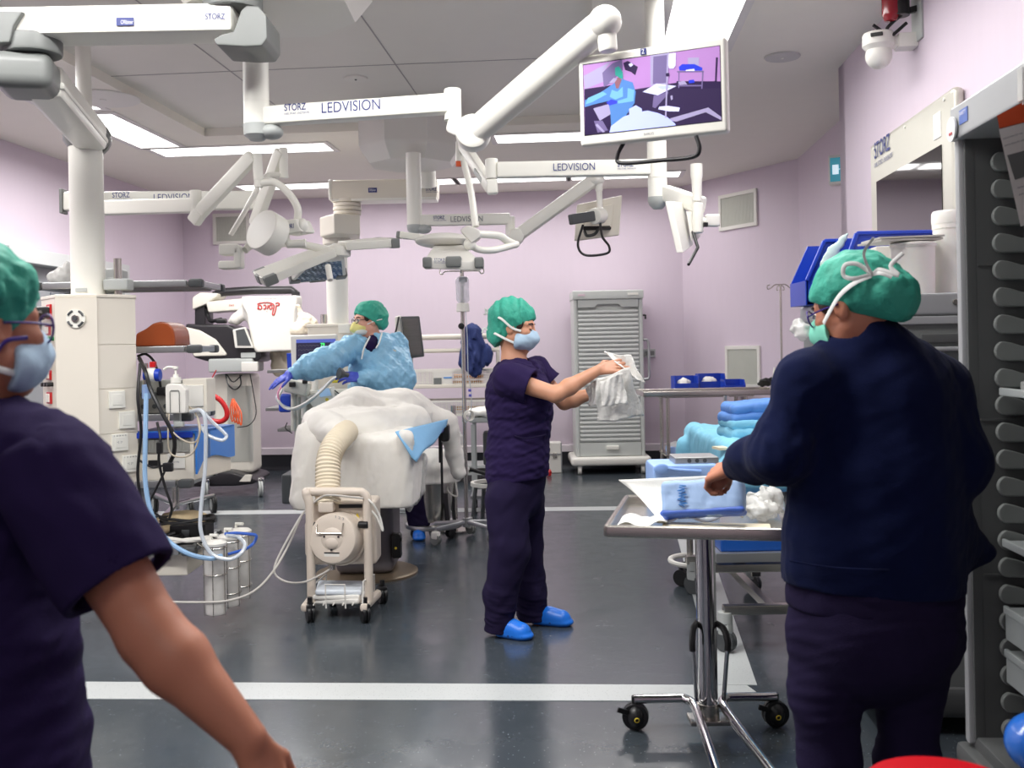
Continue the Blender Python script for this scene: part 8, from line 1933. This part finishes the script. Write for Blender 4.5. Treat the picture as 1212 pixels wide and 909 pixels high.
s.wave(.009, 12, 111, (1, 1, 1)).wave(.005, 26, 112, (1, 1, 1.6)); s.plane((0, 0, .03), (0, 0, -1)); s.build('scrub_trousers', SCRUBD, N3)
for px in (984, 1072):
    x = P(px, 1010, Y).x; clog(N3, V((x, Y-.1, 0)), V((x-.03, Y+.17, 0)), mat('dark_clog', (30, 34, 60), .4))

# ------------------------------------------------------------------ near left person, cropped by the frame
Y = 1.78
hd4 = Head(P(-20, 386, Y), (.56, .83, -.04), (0, 0, 1), 1.0)
shR, elR, wrR = P(68, 566, Y-.1), P(180, 752, Y-.16), P(294, 876, Y-.2)
shL, elL, wrL = P(-190, 560, Y+.18), P(-230, 760, Y+.2), P(-160, 900, Y+.3)
s = S(.005)
hd4.skin(s); s.cap(hd4.at(-.03, 0, -.06), P(-50, 500, Y), .058, .068, .03); s.cap(P(-50, 495, Y), P(-60, 600, Y), .07, .14, .05); s.cap(P(-60, 600, Y), P(-60, 1000, Y), .14, .16, .05); s.cap(shL, shR, .055, .055, .04)
m_ = elR.lerp(wrR, .25)
s.cap(shR, elR, .066, .05, .02); s.cap(elR, m_, .05, .052, .02); s.cap(m_, wrR, .052, .03, .02); s.cap(shL, elL, .06, .045, .02); s.cap(elL, wrL, .045, .03, .02)
hand(s, wrR, P(325, 945, Y-.2)-wrR, (-.7, .35, .3), (.3, .8, .4), curl=(.35, .4, .45, .5)); hand(s, wrL, V((.5, .6, -.6)), (.5, 0, 0), (0, 1, 0), curl=(.4, .4, .4, .4))
for dx in (-95, 10): s.chain([P(-45+dx*.9, 1010, Y), P(-45+dx*.9, 1190, Y), P(-45+dx*.9, 1370, Y)], [.09, .065, .045], .02)
N4 = s.build('person', SKIN_C)
tag(N4, 'person in dark purple short-sleeved scrubs cut off by the edge, bare arm hanging down', 'person')
hd4.face(N4); hd4.cap(N4, bag=(-.06, 0, -.02), br=.075, seed=41, front=.055, nape=-.10, amp=.009)
glasses(hd4, N4, FRAMEP, w=.03, hh=.026); hd4.mask(N4, MASKB)
sg = -1 if (V((0, -1, 0)).dot(hd4.l) < 0) else 1
hd4.band([(.03, .066*sg, -.085), (-.02, .082*sg, -.075), (-.07, .075*sg, -.06), (-.11, .02, -.05)], .006, TIE, 'mask_tie', N4, .35); hd4.band([(.04, .07*sg, -.02), (-.01, .088*sg, -.03), (-.03, .08*sg, -.07), (-.05, .07*sg, -.1)], .004, FRAMEP, 'glasses_cord', N4, .6)
s = S(.006)
s.cap(P(-55, 530, Y), P(-60, 600, Y), .1, .19, .09, flat=((0, 1, 0), .8)); s.chain([P(-60, 600, Y), P(-60, 750, Y), P(-58, 920, Y), P(-56, 1010, Y)], [.2, .205, .225, .24], .06, flat=((0, 1, 0), .85))
s.cap(P(-20, 535, Y), shR, .09, .092, .06); s.cap(P(-100, 535, Y), shL, .09, .09, .06); 
s.cap(hd4.at(-.02, 0, -.1), P(-48, 500, Y), .066, .075, .02, sub=True)
s.wave(.010, 9, 121, (1, 1, 1)).wave(.006, 20, 122, (1, 1, 1.4)).wave(.0025, 60, 123)
d_ = (elR-shR).normalized()
mt = s; sleeve_end = shR.lerp(elR, .70)
t4 = s.build('scrub_top', SCRUB, N4)
sleeve(t4, shR, elR, .68, .1, .094, seed=15); sleeve(t4, shL, elL, .6, .095, .09, seed=18)
s = S(.008); s.cap(P(-58, 960, Y), P(-58, 1040, Y), .2, .2, .05, flat=((0, 1, 0), .85)); 
for dx in (-95, 10): s.chain([P(-45+dx*.9, 1030, Y), P(-45+dx*.9, 1190, Y), P(-45+dx*.9, 1375, Y)], [.12, .1, .085], .03)
s.wave(.008, 14, 5); s.plane((0, 0, .03), (0, 0, -1)); s.build('scrub_trousers', SCRUBD, N4)
for dx in (-95, 10):
    x = P(-45+dx*.9, 1390, Y).x; clog(N4, V((x-.06, Y-.08, 0)), V((x+.12, Y+.12, 0)), mat('dark_clog', (30, 34, 60), .4))
# ================================================================== camera, world, view
cam = bpy.data.cameras.new('camera'); co = bpy.data.objects.new('camera', cam); C.objects.link(co)
cam.sensor_width = 36.0; cam.lens = FL/1212*36.0; cam.shift_y = -(909/2-HZ)/1212
co.matrix_world = Matrix(((CR, SR, 0, 0), (0, 0, -1, 0), (-SR, CR, 0, CAMZ), (0, 0, 0, 1)))
cam.clip_start = 0.05
cam.dof.use_dof = True; cam.dof.focus_distance = 5.6; cam.dof.aperture_fstop = 5.0
bpy.context.scene.camera = co
w = bpy.data.worlds.new('room_air'); bpy.context.scene.world = w; w.use_nodes = True
w.node_tree.nodes['Background'].inputs[0].default_value = (0.6, 0.58, 0.62, 1); w.node_tree.nodes['Background'].inputs[1].default_value = 0.15
vs = bpy.context.scene.view_settings
vs.view_transform = 'Standard'; vs.look = 'None'; vs.gamma = 1.0; vs.use_curve_mapping = False; vs.exposure = 0.18
cy = bpy.context.scene.cycles
cy.use_denoising = True; cy.max_bounces = 8; cy.diffuse_bounces = 5; cy.transparent_max_bounces = 12; cy.sample_clamp_indirect = 4.0
